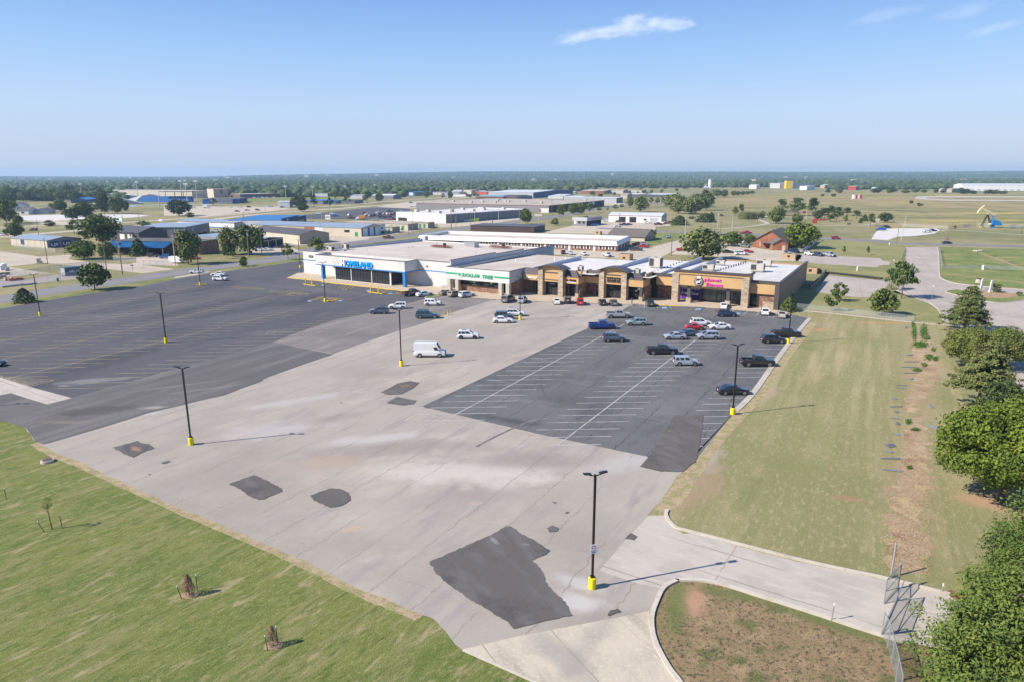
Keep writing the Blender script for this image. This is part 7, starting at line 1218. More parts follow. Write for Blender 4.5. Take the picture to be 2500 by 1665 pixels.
# cart corrals / sign posts in yellow
for i,(k,a,b_) in enumerate([('G',(262,763),(348,775)),('G',(1147,868),(1255,882))]):
    pa=g(k,*a); pb=g(k,*b_); t=thing('cart_corral',(pa.x,pa.y,.03),math.atan2(pb.y-pa.y,pb.x-pa.x),'yellow post cart corral '+('left' if i==0 else 'right')+'most along the grocery store front','cart corral','yellow cart corrals'); d=(pb-pa).length; hh=2.1
    for x in (0,d): m=MB(); m.box(x-.09,x+.09,-.09,.09,0,hh); m.build('post',yel,t); m=MB(); m.box(x-.22,x+.22,-.12,-.1,hh-.1,hh+.35); m.build('sign_plate',yel,t)
    m=MB(); m.box(-1.2,d+1.5,-.1,.1,0,.14); m.box(-1.2,-1.0,.1,4,0,.14); m.box(d+1.3,d+1.5,.1,4,0,.14); m.build('floor_rail',yel,t)
for i,(x,y,tl,lb) in enumerate([(2010,1140,-.9,'fallen slanting pole left of the yellow bollards'),(2125,1185,-1.4,'second slanting pole among the bollards'),(2153,1178,0,'single upright pale bollard'),(2195,1178,.15,'first bollard of the crossed pair'),(2207,1182,-.2,'second bollard of the crossed pair'),(2256,1168,-.35,'rightmost leaning yellow bollard')]):
    p=g('G',x,y); m=MB(); m.tube((0,0,0),(tl,0.1,1.35-abs(tl)*.25),.07,n=10); t=thing('bollard',(p.x,p.y,.04),0,lb,'bollard','yellow bollards'); m.build('post',yel,t); m=MB(); m.tube((0,0,0),(0,0,.05),.16,n=10); m.build('foot',yel,t)
# bike rack, litter bin, bench of the shop front
p=g('G',2110,808); t=thing('bike_rack',(p.x,p.y,.14),TH,'wavy dark bike rack against the white side wall','bike rack'); m=MB()
for i in range(8): m.tube((i*.45,0,0),(i*.45,0,.8),.035,n=6); m.tube((i*.45,0,.8),(i*.45+.45,0,.8),.035,n=6)
m.tube((-.1,0,.35),(3.6,0,.35),.03,n=6); m.build('frame',black,t)
p=g('G',190,603); t=thing('litter_bin',(p.x,p.y,.03),0,'blue litter bin left of the grocery store corner','bin'); m=MB(); m.tube((0,0,0),(0,0,1.0),.38,.42,12); m.build('body',pm('faded_blue',(.10,.16,.28)),t); m=MB(); m.tube((0,0,1.0),(0,0,1.2),.44,.2,12); m.build('lid',darkcap,t)
for k,x,y,sx,sy,hh,lb in [('I',690,322,4.6,4.0,2.6,'tan dumpster box behind the shops near the motel lawn'),('J',1258,300,5,3.6,2.1,'tan brick bin enclosure behind the gym by the white sedan'),('J',1553,500,4.2,3,2.1,'tan brick bin enclosure at the far right corner of the gym'),('D',1685,818,3.5,3,1.8,'small tan utility enclosure behind the motel')]:
    p=g(k,x,y); t=thing('bin_enclosure',(p.x,p.y,0),TH,lb,'bin enclosure'); m=MB(); m.box(-sx/2,sx/2,0,.25,0,hh); m.box(-sx/2,-sx/2+.25,.25,sy,0,hh); m.box(sx/2-.25,sx/2,.25,sy,0,hh); m.build('wall',pm('tan_block',(.45,.31,.19)),t); m=MB(); m.box(-sx/2+.3,sx/2-.3,.4,sy-.2,hh-.5,hh-.15); m.build('bin_lid',blackp,t); m=MB(); m.box(-.5,.5,-.03,-.003,.7,1.5); m.build('opening',blackp,t)
# utility poles
def upole(k,x,y,yt,label,arm=1,r=.16,mat=None,drum=False,lamp=0):
    p=g(k,x,y); H=hg(k,x,y,yt); t=thing('utility_pole',(p.x,p.y,0),R(-28),label,'utility pole','utility poles'); m=MB(); m.tube((0,0,0),(0,0,H),r*1.1,r*.7,8); m.build('pole',mat or wood,t)
    if arm: 
        m=MB(); m.box(-1.2,1.2,-.06,.06,H-.7,H-.55); m.build('crossarm',wood,t)
        m=MB()
        for x_ in (-1.1,-.4,.4,1.1): m.tube((x_,0,H-.55),(x_,0,H-.3),.05,n=6)
        m.build('insulator',lampg,t)
    if drum: m=MB(); m.tube((.35,0,H-2.6),(.35,0,H-1.6),.26,n=10); m.build('transformer',steel,t)
    if lamp: m=MB(); m.tube((0,0,H-1.8),(lamp,0,H-1.0),.05,n=6); m.tube((lamp,0,H-1.0),(lamp*1.5,0,H-1.05),.09,n=6); m.build('lamp_arm',steel,t)
    return p,H
UP={}
for i,a in enumerate([('A',550,1157,862,'wooden pole on the grass triangle before the beige shed',1,.14),('A',1225,1218,908,'wooden pole in the left street corner, first of two',1,.16),('A',1410,1277,885,'wooden pole in the left street corner, second of two',1,.18,None,True),('A',445,822,640,'thin pole on the highway verge',0,.12),('A',585,602,455,'short pole by the pale slab',1,.12),('A',1245,583,460,'pole below the tall dark tree',0,.12),('A',1605,705,575,'pole right of the billboard',0,.12),('A',1610,940,690,'pole against the charcoal metal building',1,.15),('A',2155,635,500,'pole beside the dark school tree',0,.12),
 ('B',138,1188,815,'pale street light pole before the white trailer',1,.16,concp,False,1.6),('B',980,1072,755,'thick pole with drum right of the big dark tree',1,.22,None,True),('B',1127,1052,705,'pale pole right of the thick pole',1,.18,concp,False),('B',925,735,560,'tall pole behind the white shop with red trim',1,.16,None,True),('B',1800,850,680,'pole behind the warehouse gable',1,.15,concp,True),('B',1818,668,505,'pole at the dealer lot sign',1,.15,concp),('B',1170,600,500,'thin pole on the highway median',0,.1),
 ('C',1452,812,545,'tall brown pole before the storage rows',1,.16),('C',1890,757,490,'tall dark pole before the white warehouse',1,.16),('C',1403,820,680,'short wooden pole left of the tall brown one',0,.14),('C',1522,785,630,'thin pole between storage rows',0,.1,steel),('D',10,755,480,'dark pole at the left of the green containers',1,.14),('D',62,745,610,'pale pole with traffic arm before the green containers',0,.16,steel),('D',232,712,540,'dark sign pole by the corner box sign',0,.16),('D',278,715,520,'pale pole right of the box sign',1,.14,concp),('D',553,722,480,'tall pale pole before the white warehouse wall',1,.18,concp),('D',790,710,525,'curved street light in front of the small tree',0,.12,steel,False,-2.0),('D',1010,718,540,'pole left of the round bush',1,.15,concp,True),
 ('D',1165,600,415,'brown pole before the brown warehouse corner',1,.16),('D',1278,510,345,'pole at the brown warehouse side',1,.14),('D',1580,500,330,'second pole at the brown warehouse side',1,.14),('D',1645,520,300,'third pole at the brown warehouse side',1,.14),('D',1938,755,570,'dark pole in front of the white garage',1,.14),('D',2158,725,560,'pole before the closed garage door',1,.14,concp),('E',812,828,585,'concrete pole on the street verge left of the broad tree',1,.2,concp),('E',1185,780,550,'first of three poles beside the street',1,.17,concp),('E',1214,855,630,'second of three poles beside the street',1,.18),('E',1348,795,625,'third of three poles beside the street',1,.18,concp),('E',545,955,740,'grey post on the green motel lawn',0,.12,steel),('E',652,1060,830,'short brown pole beside the tan lane',0,.18),
 ('F',890,935,720,'thin leaning pole left of the street junction',0,.13),('D',140,350,270,'far pole at the cream bay building',1,.2),('D',487,345,265,'far pole in the skyline row, left',1,.2),('D',975,350,245,'far pole in the skyline row, middle',1,.2),('D',2022,360,270,'far pole in the skyline row, right',1,.25),('D',2148,390,300,'far T-shaped pole near the turquoise shed',1,.2),('E',485,390,285,'far T-shaped pole behind the storage row',1,.2),('E',645,370,280,'second far T-shaped pole behind the storage row',1,.2),('C',222,362,290,'far pole behind the ballpark, left',1,.2),('C',578,360,300,'far pole behind the ballpark, middle',1,.2),('C',968,345,300,'far pole behind the ballpark, right',1,.2),('C',1385,365,280,'far pole by the blue building',1,.2),('C',1437,415,270,'far pole by the white box sign',1,.2),('C',1816,340,255,'far pole near the woods, left',1,.2),('C',1990,345,250,'far pole near the woods, right',1,.2)]):
    UP[i]=upole(*a[:5],*(a[5:] if len(a)>5 else ()))+(a[4],)
def wire(a,b_,sag,n=8):
    """one cable between two pole tops"""
    pa,ha,_=UP[a]; pb,hb_,_=UP[b_]; m=MB(); prev=None
    for i in range(n+1):
        t_=i/n; q=Vector((pa.x+(pb.x-pa.x)*t_,pa.y+(pb.y-pa.y)*t_,ha+(hb_-ha)*t_-.5-sag*4*t_*(1-t_)))
        if prev: m.bar(prev,q,.05,.05)
        prev=q
    return m
WL=[(0,1),(1,2),(2,9),(9,10),(10,11),(11,16),(16,17),(17,20),(20,24),(24,27),(27,28),(28,29),(12,14),(33,34),(34,36),(40,41),(41,42),(42,43),(43,44),(44,45),(45,46),(47,48),(48,49),(49,50),(50,52),(52,53),(53,40)]
for a,b_ in WL: tag(wire(a,b_,1.2).build('power_line',blackp),'thin cable leaving the '+UP[a][2].replace(',',''),'power line','cables between utility poles')
# stadium floodlights
for k,x,y,yt,lb in [('A',865,335,148,'floodlight mast rising highest, left'),('A',1157,335,145,'floodlight mast rising highest, right'),('A',945,420,228,'floodlight mast in front of the brown church'),('A',1248,345,205,'floodlight mast behind the tall dark tree'),('A',1590,405,208,'floodlight mast left of the roofed stand'),('A',2095,440,195,'floodlight mast before the beige school'),('A',2270,445,195,'twin-bank floodlight mast right of the school mast'),('A',1835,500,350,'slim floodlight mast on the near side of the stadium'),('A',2160,500,230,'thin floodlight mast between school masts'),('B',1405,400,258,'floodlight mast above the ballpark, left'),('B',1714,390,262,'floodlight mast above the ballpark, middle'),('B',2088,375,258,'floodlight mast above the ballpark, right'),('C',1012,350,240,'floodlight mast beyond the highway, woods edge')]:
    p=g(k,x,y); H=hg(k,x,y,yt); t=thing('floodlight_mast',(p.x,p.y,0),0,lb,'floodlight mast','floodlight masts'); m=MB(); m.tube((0,0,0),(0,0,H),.5,.28,8); m.build('mast',concp,t)
    for z in (H,H-1.4): m=MB(); m.box(-2.2,2.2,-.3,.3,z-.5,z+.3); m.build('lamp_bank',lampg,t)
for k,x,y,yt,lb,c in [('D',1375,178,110,'white lattice tower far off above the woods','tower'),('F',438,400,362,'thin mast on the red and white checked hut','mast')]:
    p=g(k,x,y); H=hg(k,x,y,yt); m=MB(); m.tube((0,0,0),(0,0,H),.012*H,.003*H,6); t=thing('lattice_tower',(p.x,p.y,0),0,lb,c); m.build('mast',whiteL,t); m=MB(); m.box(-.02*H,.02*H,-.02*H,.02*H,0,.1*H); m.build('foot',whiteL,t)
# billboard and roadside signs
p=g('A',1385,715); t=thing('billboard',(p.x,p.y,0),R(-25),'blue and white billboard on a single pole beyond the green tree','billboard'); Hb=hg('A',1385,715,600); wb=wpx('A',1360,715,95); m=MB(); m.tube((0,0,0),(0,0,Hb*.5),.3,n=8); m.build('pole',blackp,t); m=MB(); m.box(-wb/2,wb/2,-.3,.3,Hb*.42,Hb); pn=m.build('panel',pm('billboard_face',(.45,.62,.68)),t)
m=MB(); m.box(-wb*.4,-wb*.05,-.33,-.3,Hb*.55,Hb*.75); m.build('dark_picture',blackp,pn); m=MB(); m.box(.0,wb*.4,-.33,-.3,Hb*.78,Hb*.9); m.build('yellow_text',yel,pn); m=MB(); m.box(0,wb*.42,-.33,-.3,Hb*.6,Hb*.72); m.build('white_block',whiteL,pn)
def sign(k,x,y,yt,w_,label,mat,two=False,frac=.5,txt=None,tm=None,nm='roadside_sign'):
    p=g(k,x,y); H=hg(k,x,y,yt); W=wpx(k,x,y,w_); t=thing(nm,(p.x,p.y,0),R(-10),label,'sign'); m=MB()
    for s_ in ((-1,1) if two else (0,)): m.tube((s_*W*.4,0,0),(s_*W*.4,0,H),.08 if W<2 else .15,n=6)
    m.build('post',steel,t); m=MB(); m.box(-W/2,W/2,-.12-.05*W*.2,-.09,H*frac,H); q=m.build('panel',mat,t)
    if txt: text(txt,tm or blackp,q,-W*.42,H*(frac+(1-frac)*.3),W*.84,H*(1-frac)*.4,-.12-.05*W*.2,ext=.02)
    return t
sign('B',1887,672,592,62,'white twin board sign at the dealer lot edge',whiteL,True,.35,'AUTO',blackp); sign('A',1850,705,640,42,'small white box sign on a pole by the highway',whiteL,False,.6); sign('D',232,640,540,50,'square box sign with blue and red squares on a dark pole',whiteL,False,.55); sign('D',1008,615,585,85,'low white sign with red text by the verge',whiteL,True,.3,'SALE',redp); sign('C',1290,770,718,34,'small white sign before the nearest storage row',whiteL,True,.5); sign('C',1432,415,335,45,'white and red box sign across the highway',whiteL,False,.6)
sign('A',1530,1255,1163,36,'blue and round street name sign at the corner',pm('sign_blue',(.03,.08,.3)),False,.82); sign('E',470,820,762,30,'maroon board sign beside the tan office house',wm('brown'),True,.3); sign('D',1030,575,525,20,'red banner pole beside the brown warehouse corner',redp,False,.3)
p=g('F',1452,925); t=thing('stop_sign',(p.x,p.y-1,0),0,'red octagonal stop sign at the street junction','stop sign'); m=MB(); m.tube((0,0,0),(0,0,3.4),.05,n=6); m.build('post',steel,t); m=MB(); q=[(.62*math.cos(R(22.5+45*i)),.62*math.sin(R(22.5+45*i))) for i in range(8)]; m.add([(x,-.08,2.5+z) for x,z in q]+[(x,-.05,2.5+z) for x,z in q],[tuple(range(8)),tuple(range(15,7,-1))]+[(i,8+i,8+(i+1)%8,(i+1)%8) for i in range(8)]); o_=m.build('plate',redp,t); text('STOP',whiteL,o_,-.42,2.32,.84,.34,-.085,ext=.01); m=MB(); m.box(-.5,.5,-.07,-.05,3.2,3.42); m.build('street_name_plate',pm('sign_blue2',(.05,.2,.5)),t)
# shipping container
Fc=g('A',755,1298); t=thing('shipping_container',(Fc.x,Fc.y,.05),R(62),'dark blue shipping container with white writing behind the street tree','container')
cm_=seammat('container_blue',(.03,.075,.13),.3,0,.75,.5,.2); m=MB(); Lc=6.3; m.box(0,Lc,0,2.44,.12,2.7); 
# long side faces the street: local -y
m.build('body',cm_,t); m=MB(); m.box(-.04,-.002,.05,2.39,.2,2.62); d_=m.build('door',pm('container_door',(.30,.38,.46)),t); m=MB()
for y in (.5,.95,1.5,1.95): m.box(-.08,-.042,y,y+.06,.2,2.62)
m.build('lock_bar',whiteL,d_); m=MB(); m.box(.1,.5,.1,2.3,0,.12); m.box(Lc-.5,Lc-.1,.1,2.3,0,.12); m.build('corner_casting',blackp,t)
text('CMA CGM',whiteL,t,1.3,1.05,4.3,.62,-.002,ext=.02,bold=.02); m=MB()
for i in range(9): a0,a1=.35+i*.14,.35+(i+1)*.14; m.bar((3.6-1.5*math.cos(a0),-.01,1.5+.7*math.sin(a0)),(3.6-1.5*math.cos(a1),-.01,1.5+.7*math.sin(a1)),.02,.05)
m.build('arc_mark',whiteL,t)
# fences
link=None
def linkmat():
    if 'chain_link' in MT: return MT['chain_link']
    m,n,b=newmat('chain_link'); tc=n.nodes.new('ShaderNodeTexCoord'); v=mapping(n,tc.outputs['Object'],0,(1,1,1)); s=n.nodes.new('ShaderNodeSeparateXYZ'); n.links.new(v,s.inputs[0])
    l=mth(n,'ADD',s.outputs[0],s.outputs[1]); u=mth(n,'ABSOLUTE',mth(n,'SUBTRACT',mth(n,'FRACT',mth(n,'MULTIPLY',mth(n,'ADD',l,s.outputs[2]),9.0)),.5)); w2=mth(n,'ABSOLUTE',mth(n,'SUBTRACT',mth(n,'FRACT',mth(n,'MULTIPLY',mth(n,'SUBTRACT',l,s.outputs[2]),9.0)),.5))
    f=mth(n,'LESS_THAN',mth(n,'MINIMUM',u,w2),.085); n.links.new(f,b.inputs['Alpha']); b.inputs['Base Color'].default_value=(.42,.44,.46,1); b.inputs['Metallic'].default_value=.2; b.inputs['Roughness'].default_value=.5; MT['chain_link']=m; return m
def fence(name,s,H,label,sp=3.0,mat=None,rail=True,mesh=True,r=.035,solid=None,cat='fence'):
    pts=P(s); t=thing(name,(pts[0].x,pts[0].y,0),0,label,cat); o=pts[0]; pm_=mat or steel; R_=MB(); ms_=MB()
    for a,b_ in zip(pts[:-1],pts[1:]):
        a=a-o; b_=b_-o; d=(b_-a).length; n=max(1,int(d/sp))
        for i in range(n+1):
            if i==n and b_!=pts[-1]-o: continue
            q=a+(b_-a)*i/n; m=MB(); m.tube((q.x,q.y,0),(q.x,q.y,H+.05),r,n=6); m.build('post',pm_,t)
        if rail: R_.tube((a.x,a.y,H),(b_.x,b_.y,H),r*.8,n=6)
        if mesh: ms_.quad((a.x,a.y,.05),(b_.x,b_.y,.05),(b_.x,b_.y,H),(a.x,a.y,H))
        if solid: 
            dd=(b_-a).normalized(); nv=Vector((-dd.y,dd.x))*.04; ms_.add([(a.x-nv.x,a.y-nv.y,.05),(b_.x-nv.x,b_.y-nv.y,.05),(b_.x+nv.x,b_.y+nv.y,.05),(a.x+nv.x,a.y+nv.y,.05),(a.x-nv.x,a.y-nv.y,H),(b_.x-nv.x,b_.y-nv.y,H),(b_.x+nv.x,b_.y+nv.y,H),(a.x+nv.x,a.y+nv.y,H)],[(0,1,5,4),(2,3,7,6),(4,5,6,7)])
    if rail: R_.build('rail',pm_,t)
    if mesh: ms_.build('mesh',linkmat(),t)
    if solid: ms_.build('panel',solid,t)
    return t
fence('chain_link_fence','M 760,378 1080,408 1595,470',1.5,'low chain-link fence along the sidewalk between gym and field',4.5)
fence('chain_link_fence','P 1380,1245 1420,1330 1445,1440 1475,1568 1500,1700',1.9,'chain-link fence running down from the open gate to the bottom edge',2.4,r=.045)
fence('chain_link_fence','A 0,1415 250,1400 700,1330 990,1290 1150,1300',1.9,'chain-link fence between street verge and container yard',4,mat=wood)
fence('chain_link_fence','A 0,1330 300,1290 700,1220 1000,1190 1200,1150',1.9,'chain-link fence behind the blue container',4.5,mat=wood)
fence('chain_link_fence','A 160,960 400,1000 640,1020 820,1000',1.8,'chain-link fence in front of the beige shed',4,mat=wood)
fence('rail_fence','A 1650,1165 1800,1170 1970,1172',1.6,'short dark fence before the blue jeep',2,mat=wood); fence('rail_fence','A 1300,1115 1430,1125 1560,1140',2.0,'dark wooden fence at the drive corner',1.2,mat=wood)
fence('chain_link_fence','F 805,645 940,725 1480,755 1660,740 1800,720 2354,735',2,'long chain-link fence along the prairie edge',9)
fence('chain_link_fence','F 1380,1000 1412,1205 1420,1215',1.5,'short chain-link fence beside the causeway road',3); fence('chain_link_fence','F 1420,1215 1900,1215 2354,1232',1.4,'faint chain-link fence across the park lawn',7,mesh=True)
fence('guard_fence','F 985,985 950,1080 915,1200',1.2,'dark fence along the left side of the causeway',3)
fence('panel_fence','E 2165,1025 2240,975 2330,905',1.9,'pale grey solid panel fence right of the dense tree',3,mesh=False,solid=pm('grey_fence_panel',(.50,.51,.52)))
fence('wire_gate','F 1650,740 1730,725',2.2,'wire gate panel left of the pump jack',1.2); fence('wire_gate','F 2180,755 2255,740',2.2,'wire gate panel right of the pump jack',1.2)
# open swing gates across the drive
def gate(k,a,b_,H,label,tilt=0):
    A=g(k,*a); B_=g(k,*b_); d=(B_-A).length; t=thing('swing_gate',(A.x,A.y,.1),math.atan2(B_.y-A.y,B_.x-A.x),label,'gate','open gates of the drive'); t.rotation_euler[0]=tilt; m=MB(); r=.038
    m.tube((0,0,0),(0,0,H),r*1.4,n=8); m.tube((d,0,0),(d,0,H),r,n=8); m.tube((0,0,H),(d,0,H),r,n=8); m.tube((0,0,.05),(d,0,.05),r,n=8); m.tube((0,0,.05),(d,0,H*.5),r*.8,n=6); m.tube((0,0,H*.5),(d,0,H*.5),r*.8,n=6); m.tube((0,0,H*.5),(d,0,H),r*.8,n=6); m.build('frame',steel,t); m=MB(); m.quad((0,0,.05),(d,0,.05),(d,0,H),(0,0,H)); m.build('mesh',linkmat(),t)
    m=MB(); m.tube((-.12,0,-.1),(-.12,0,H+.25),.07,n=8); m.build('hinge_post',steel,t)
gate('P',(1485,932),(1392,1034),2.1,'upper gate leaf standing open beside the kerb'); gate('P',(1375,1245),(1475,1015),1.9,'lower gate leaf seen nearly edge-on',R(11))
p=g('P',1440,852); t=thing('gate_post',(p.x,p.y,0),0,'thick galvanised post behind the upper gate leaf','post'); m=MB(); m.tube((0,0,0),(.25,.3,2.9),.08,n=10); m.build('shaft',steel,t); m=MB(); m.ball((.25,.3,2.95),.1,.1,.08); m.build('cap',steel,t)
for k,x,y,yt,lb in [('P',1035,1148,1025,'bare sign post on the drive kerb, white tip'),('P',1786,955,892,'bare sign post beside the curb inlet')]:
    p=g(k,x,y); H=hg(k,x,y,yt); t=thing('sign_post',(p.x,p.y,0),0,lb,'post'); m=MB(); m.tube((0,0,0),(.08,0,H),.035,n=6); m.build('post',steel,t); m=MB(); m.box(.04,.12,-.05,.05,H-.25,H); m.build('tip',whiteL,t)
pa=g('P',1846,985); pb=g('P',2030,1040); t=thing('curb_inlet',(pa.x,pa.y,.02),math.atan2(pb.y-pa.y,pb.x-pa.x),'rusty cast curb inlet grate in the drive kerb','drain'); d=(pb-pa).length; m=MB(); m.box(0,d,.3,.75,.0,.2); m.build('hood',rust,t); m=MB(); m.box(0,d,-.05,.02,.0,.06); m.box(0,d,.26,.3,0,.2); 
for i in range(16): m.box(d*i/16,d*i/16+.05,.02,.26,.0,.06)
m.build('grate',rust,t)
p=g('N',325,62); t=thing('manhole_riser',(p.x,p.y,0),0,'concrete manhole with a rusty lid at the lawn edge','manhole'); m=MB(); m.tube((0,0,0),(0,0,.28),.72,.68,22); m.build('ring',kerbm,t); m=MB(); m.tube((0,0,.28),(0,0,.33),.52,n=20); m.build('lid',pm('rusty_lid',(.10,.065,.06),.8),t)
# young staked trees on the lawn
def stake(k,x,y,xt,yt,label):
    p=g(k,x,y); H=hg(k,x,y,yt); px_=(xt-x)/CR[k][2]*p.y/CF; t=thing('tree_stake',(p.x,p.y,0),0,label,'stake','green metal stakes on the lawn'); m=MB(); m.bar((0,0,0),(px_,0,H),.045,.045); m.build('shaft',pm('stake_green',(.04,.07,.04)),t); m=MB(); m.bar((px_*.9,0,H*.9),(px_*1.01,0,H*1.01),.05,.05); m.build('tip',whiteL,t)
for a in [('N',45,320,43,240,'stake alone at the left photo edge'),('N',305,545,265,465,'leaning stake left of the bare sapling'),('N',424,512,422,420,'stake right of the bare sapling'),('N',1243,998,1216,908,'leaning stake left of the brown conifer'),('N',1349,943,1352,828,'stake right of the brown conifer'),('N',1832,1352,1817,1247,'stake left of the smaller brown conifer'),('N',1900,1300,1894,1182,'stake right of the smaller brown conifer')]: stake(*a)
for x,y,yt,w_,lb,kd,lf,n in [(1297,975,830,75,'small dead conifer, rusty brown, staked on the lawn','juniper','dead',1500),(1868,1322,1180,75,'smaller dead conifer, brown, nearest the bottom edge','juniper','dead',1000)]:
    p=g('N',x,y); H=hg('N',x,y,yt); W=wpx('N',x,y,w_); t=thing('dead_conifer',(p.x,p.y,0),0,lb,'sapling'); V,F=crown('juniper',x,W,H,.25,n,.028); obj('crown',rawmesh('crown',V,F,[LM['dead']]),t); obj('trunk',trunkmesh('trunk',H,.3,.035,x,4,W,0,True),t); sheet('bare_soil',[Vector((p.x+.7*math.cos(a*.785)*(1+.2*(a%2)),p.y+.5*math.sin(a*.785))) for a in range(8)],MT['red_soil'],.03)
p=g('N',357,523); H=hg('N',357,523,295); t=thing('bare_sapling',(p.x,p.y,0),0,'thin nearly bare sapling between two stakes on the lawn','sapling'); m=MB(); m.tube((0,0,0),(-.1,0,H*.55),.05,.035,6); rr=random.Random(2)
for i in range(16): a=rr.uniform(0,6.28); z=H*rr.uniform(.45,.7); q=Vector((-.09,0,z)); e=q+Vector((math.cos(a)*.45,math.sin(a)*.4,H*rr.uniform(.12,.3))); m.tube(q,e,.016,.006,5)
m.build('trunk',bark,t); V,F=crown('open',4,1.1,H,H*.55,260,.035); obj('crown',rawmesh('crown',V,F,[LM['yellow']]),t)
# scrap lying along the trench
for i,(x,y,l,w_,a,lb) in enumerate([(1440,1400,4.4,.35,-5,'long dark metal strip lying lowest but one'),(1452,1482,4.0,.35,-20,'long dark metal strip lying lowest in the field'),(1440,1310,2.4,1.0,15,'square grey panel lying in the grass'),(1425,1352,1.8,.4,-50,'small bent strip below the square panel'),(1475,1235,2.0,.4,-40,'short strip above the square panel'),(1487,1160,1.6,.6,50,'bundle of grey rods'),(1468,1125,2.2,.3,-25,'thin strip above the rod bundle'),(1480,1080,1.3,.6,0,'small grey square piece'),(1478,1045,3.8,.3,0,'straight dark bar across the field edge'),(1460,990,1.6,.6,-40,'two short rods close together'),(1505,917,2.2,.3,-25,'short pole pair below the weeds'),(1515,898,3.0,.25,-15,'long thin rod by the dirt'),(1585,857,1.5,.5,20,'dark lump of scrap on the dirt'),(1580,815,4.4,.25,-3,'third long dark bar from the top'),(1565,775,4.8,.3,-3,'second long dark bar from the top'),(1585,738,5.0,.3,-2,'topmost long dark bar'),(1570,693,2.6,.4,10,'short dark bar near the weeds'),(1545,505,5.0,.5,60,'pale pipe near the fence post'),(1718,1043,3.0,.5,70,'bundle of pale pipes right of the trench, upper'),(1745,1190,4.4,.8,110,'bundle of pale pipes right of the trench, lower')]):
    p=g('M',x,y); l*=.5; t=thing('metal_scrap',(p.x,p.y,.03),R(a),lb,'scrap','scrap pieces along the trench'); pale=i>=17
    for j in range(3): m=MB(); yy=(j-1)*w_*.36; q=(j-1)*l*.06; m.bar((-l/2+q,yy,.05),(l/2+q,yy*1.1,.05+.02*j),w_*.2,.05); m.build('strip',steel if pale else pm('dark_scrap',(.19,.20,.23),.6),t)
# park lamps and right side furniture
for k,x,y,yt,lb in [('F',838,1290,1108,'silver lamp post by the small parking pad'),('F',1290,1590,1408,'silver lamp post at the park road kerb'),('F',1522,765,660,'dark park lamp by the little shrub'),('F',2322,812,698,'dark park lamp at the right edge'),('F',655,728,645,'park lamp behind the blue pickup'),('F',482,615,548,'park lamp behind the pines'),('F',262,605,565,'park lamp in the grove, left'),('E',1638,712,615,'park lamp right of the reed hedge'),('E',1612,600,568,'small park lamp above the reed hedge'),('E',1268,515,455,'thin lamp at the prairie edge, left'),('E',1717,535,462,'lamp at the prairie edge, right')]:
    p=g(k,x,y); H=hg(k,x,y,yt); t=thing('park_lamp',(p.x,p.y,0),0,lb,'lamp post','park lamps'); m=MB(); m.tube((0,0,0),(0,0,H*.93),.07,.05,8); m.build('post',steel if '108' in str(yt) or 'silver' in lb else black,t); m=MB(); m.tube((0,0,H*.93),(0,0,H),.13,.2,10); m.ball((0,0,H),.2,.2,.1); m.build('lantern',lampg,t)
p=g('F',940,885); H=hg('F',940,885,600); t=thing('street_lamp',(p.x,p.y,0),R(10),'tall twin-arm street lamp above the junction','street lamp'); m=MB(); m.tube((0,0,0),(1.2,0,H),.16,.09,8); m.build('pole',concp,t)
for s_ in (-1,1): m=MB(); m.tube((1.2,0,H),(1.2+s_*2.4,0,H+.9*(s_>0)),.06,n=6); m.tube((1.2+s_*2.4,0,H+.9*(s_>0)),(1.2+s_*3.6,0,H+1.0*(s_>0)),.12,n=6); m.build('lamp_arm',concp,t)
for k,x,y,yt,lb in [('A',85,705,585,'street light curving left at the photo edge, highway'),('E',2032,715,592,'street light with a curved arm by the playground'),('B',1570,470,400,'curved highway lamp behind the shed trees'),('C',490,560,410,'curved highway lamp beyond the dealer lot'),('C',920,455,380,'curved highway lamp before the slim tree'),('C',705,480,375,'curved highway lamp beside the third slim tree')]:
    upole(k,x,y,yt,lb,0,.14,steel,False,2.2)
for k,x,y,yt,lb in [('E',2090,690,560,'left flag pole of three'),('E',2146,690,545,'middle flag pole, flying a flag'),('E',2197,690,560,'right flag pole of three')]:
    p=g(k,x,y); H=hg(k,x,y,yt); t=thing('flag_pole',(p.x,p.y,0),0,lb,'flag pole','flag poles'); m=MB(); m.tube((0,0,0),(0,0,H),.12,.06,8); m.build('pole',whiteL,t)
    if 'middle' in lb: m=MB(); m.box(.1,2.6,-.02,.02,H-1.8,H-.2); f_=m.build('flag',redp,t); m=MB(); m.box(.1,1.1,-.04,.04,H-1.1,H-.2); m.build('canton',bluep,f_)
    m=MB(); m.ball((0,0,H),.14,.14,.14); m.build('finial',steel,t)
for x,y,sx,lb in [(1855,1462,-.6,'left of two leaning white slabs in the planted bed'),(1962,1482,.4,'right of two leaning white slabs in the planted bed')]:
    p=g('F',x,y); t=thing('white_slab',(p.x,p.y,0),R(15),lb,'slab','white slabs in the bed'); m=MB(); m.add([(-.4,-.15,0),(.4,-.15,0),(.4,.15,0),(-.4,.15,0),(-.1,-.12,3.4),(.5,-.12,3.5),(.5,.12,3.5),(-.1,.12,3.4)],[(0,3,2,1),(4,5,6,7),(0,1,5,4),(1,2,6,5),(2,3,7,6),(3,0,4,7)]); m.build('slab',whiteL,t); m=MB(); m.box(-.7,.7,-.4,.4,0,.12); m.build('plinth',kerbm,t)
p=g('F',1830,1370); t=thing('stone_stump',(p.x,p.y,0),0,'pale stump-shaped stone with a dark cap on the lawn','stone'); m=MB(); m.tube((0,0,0),(0,0,1.1),.95,.65,10); m.build('base',gmat('stone_grey',(.42,.38,.33)),t); m=MB(); m.tube((0,0,1.1),(.1,0,1.4),.75,.8,10); m.build('cap',bark,t)
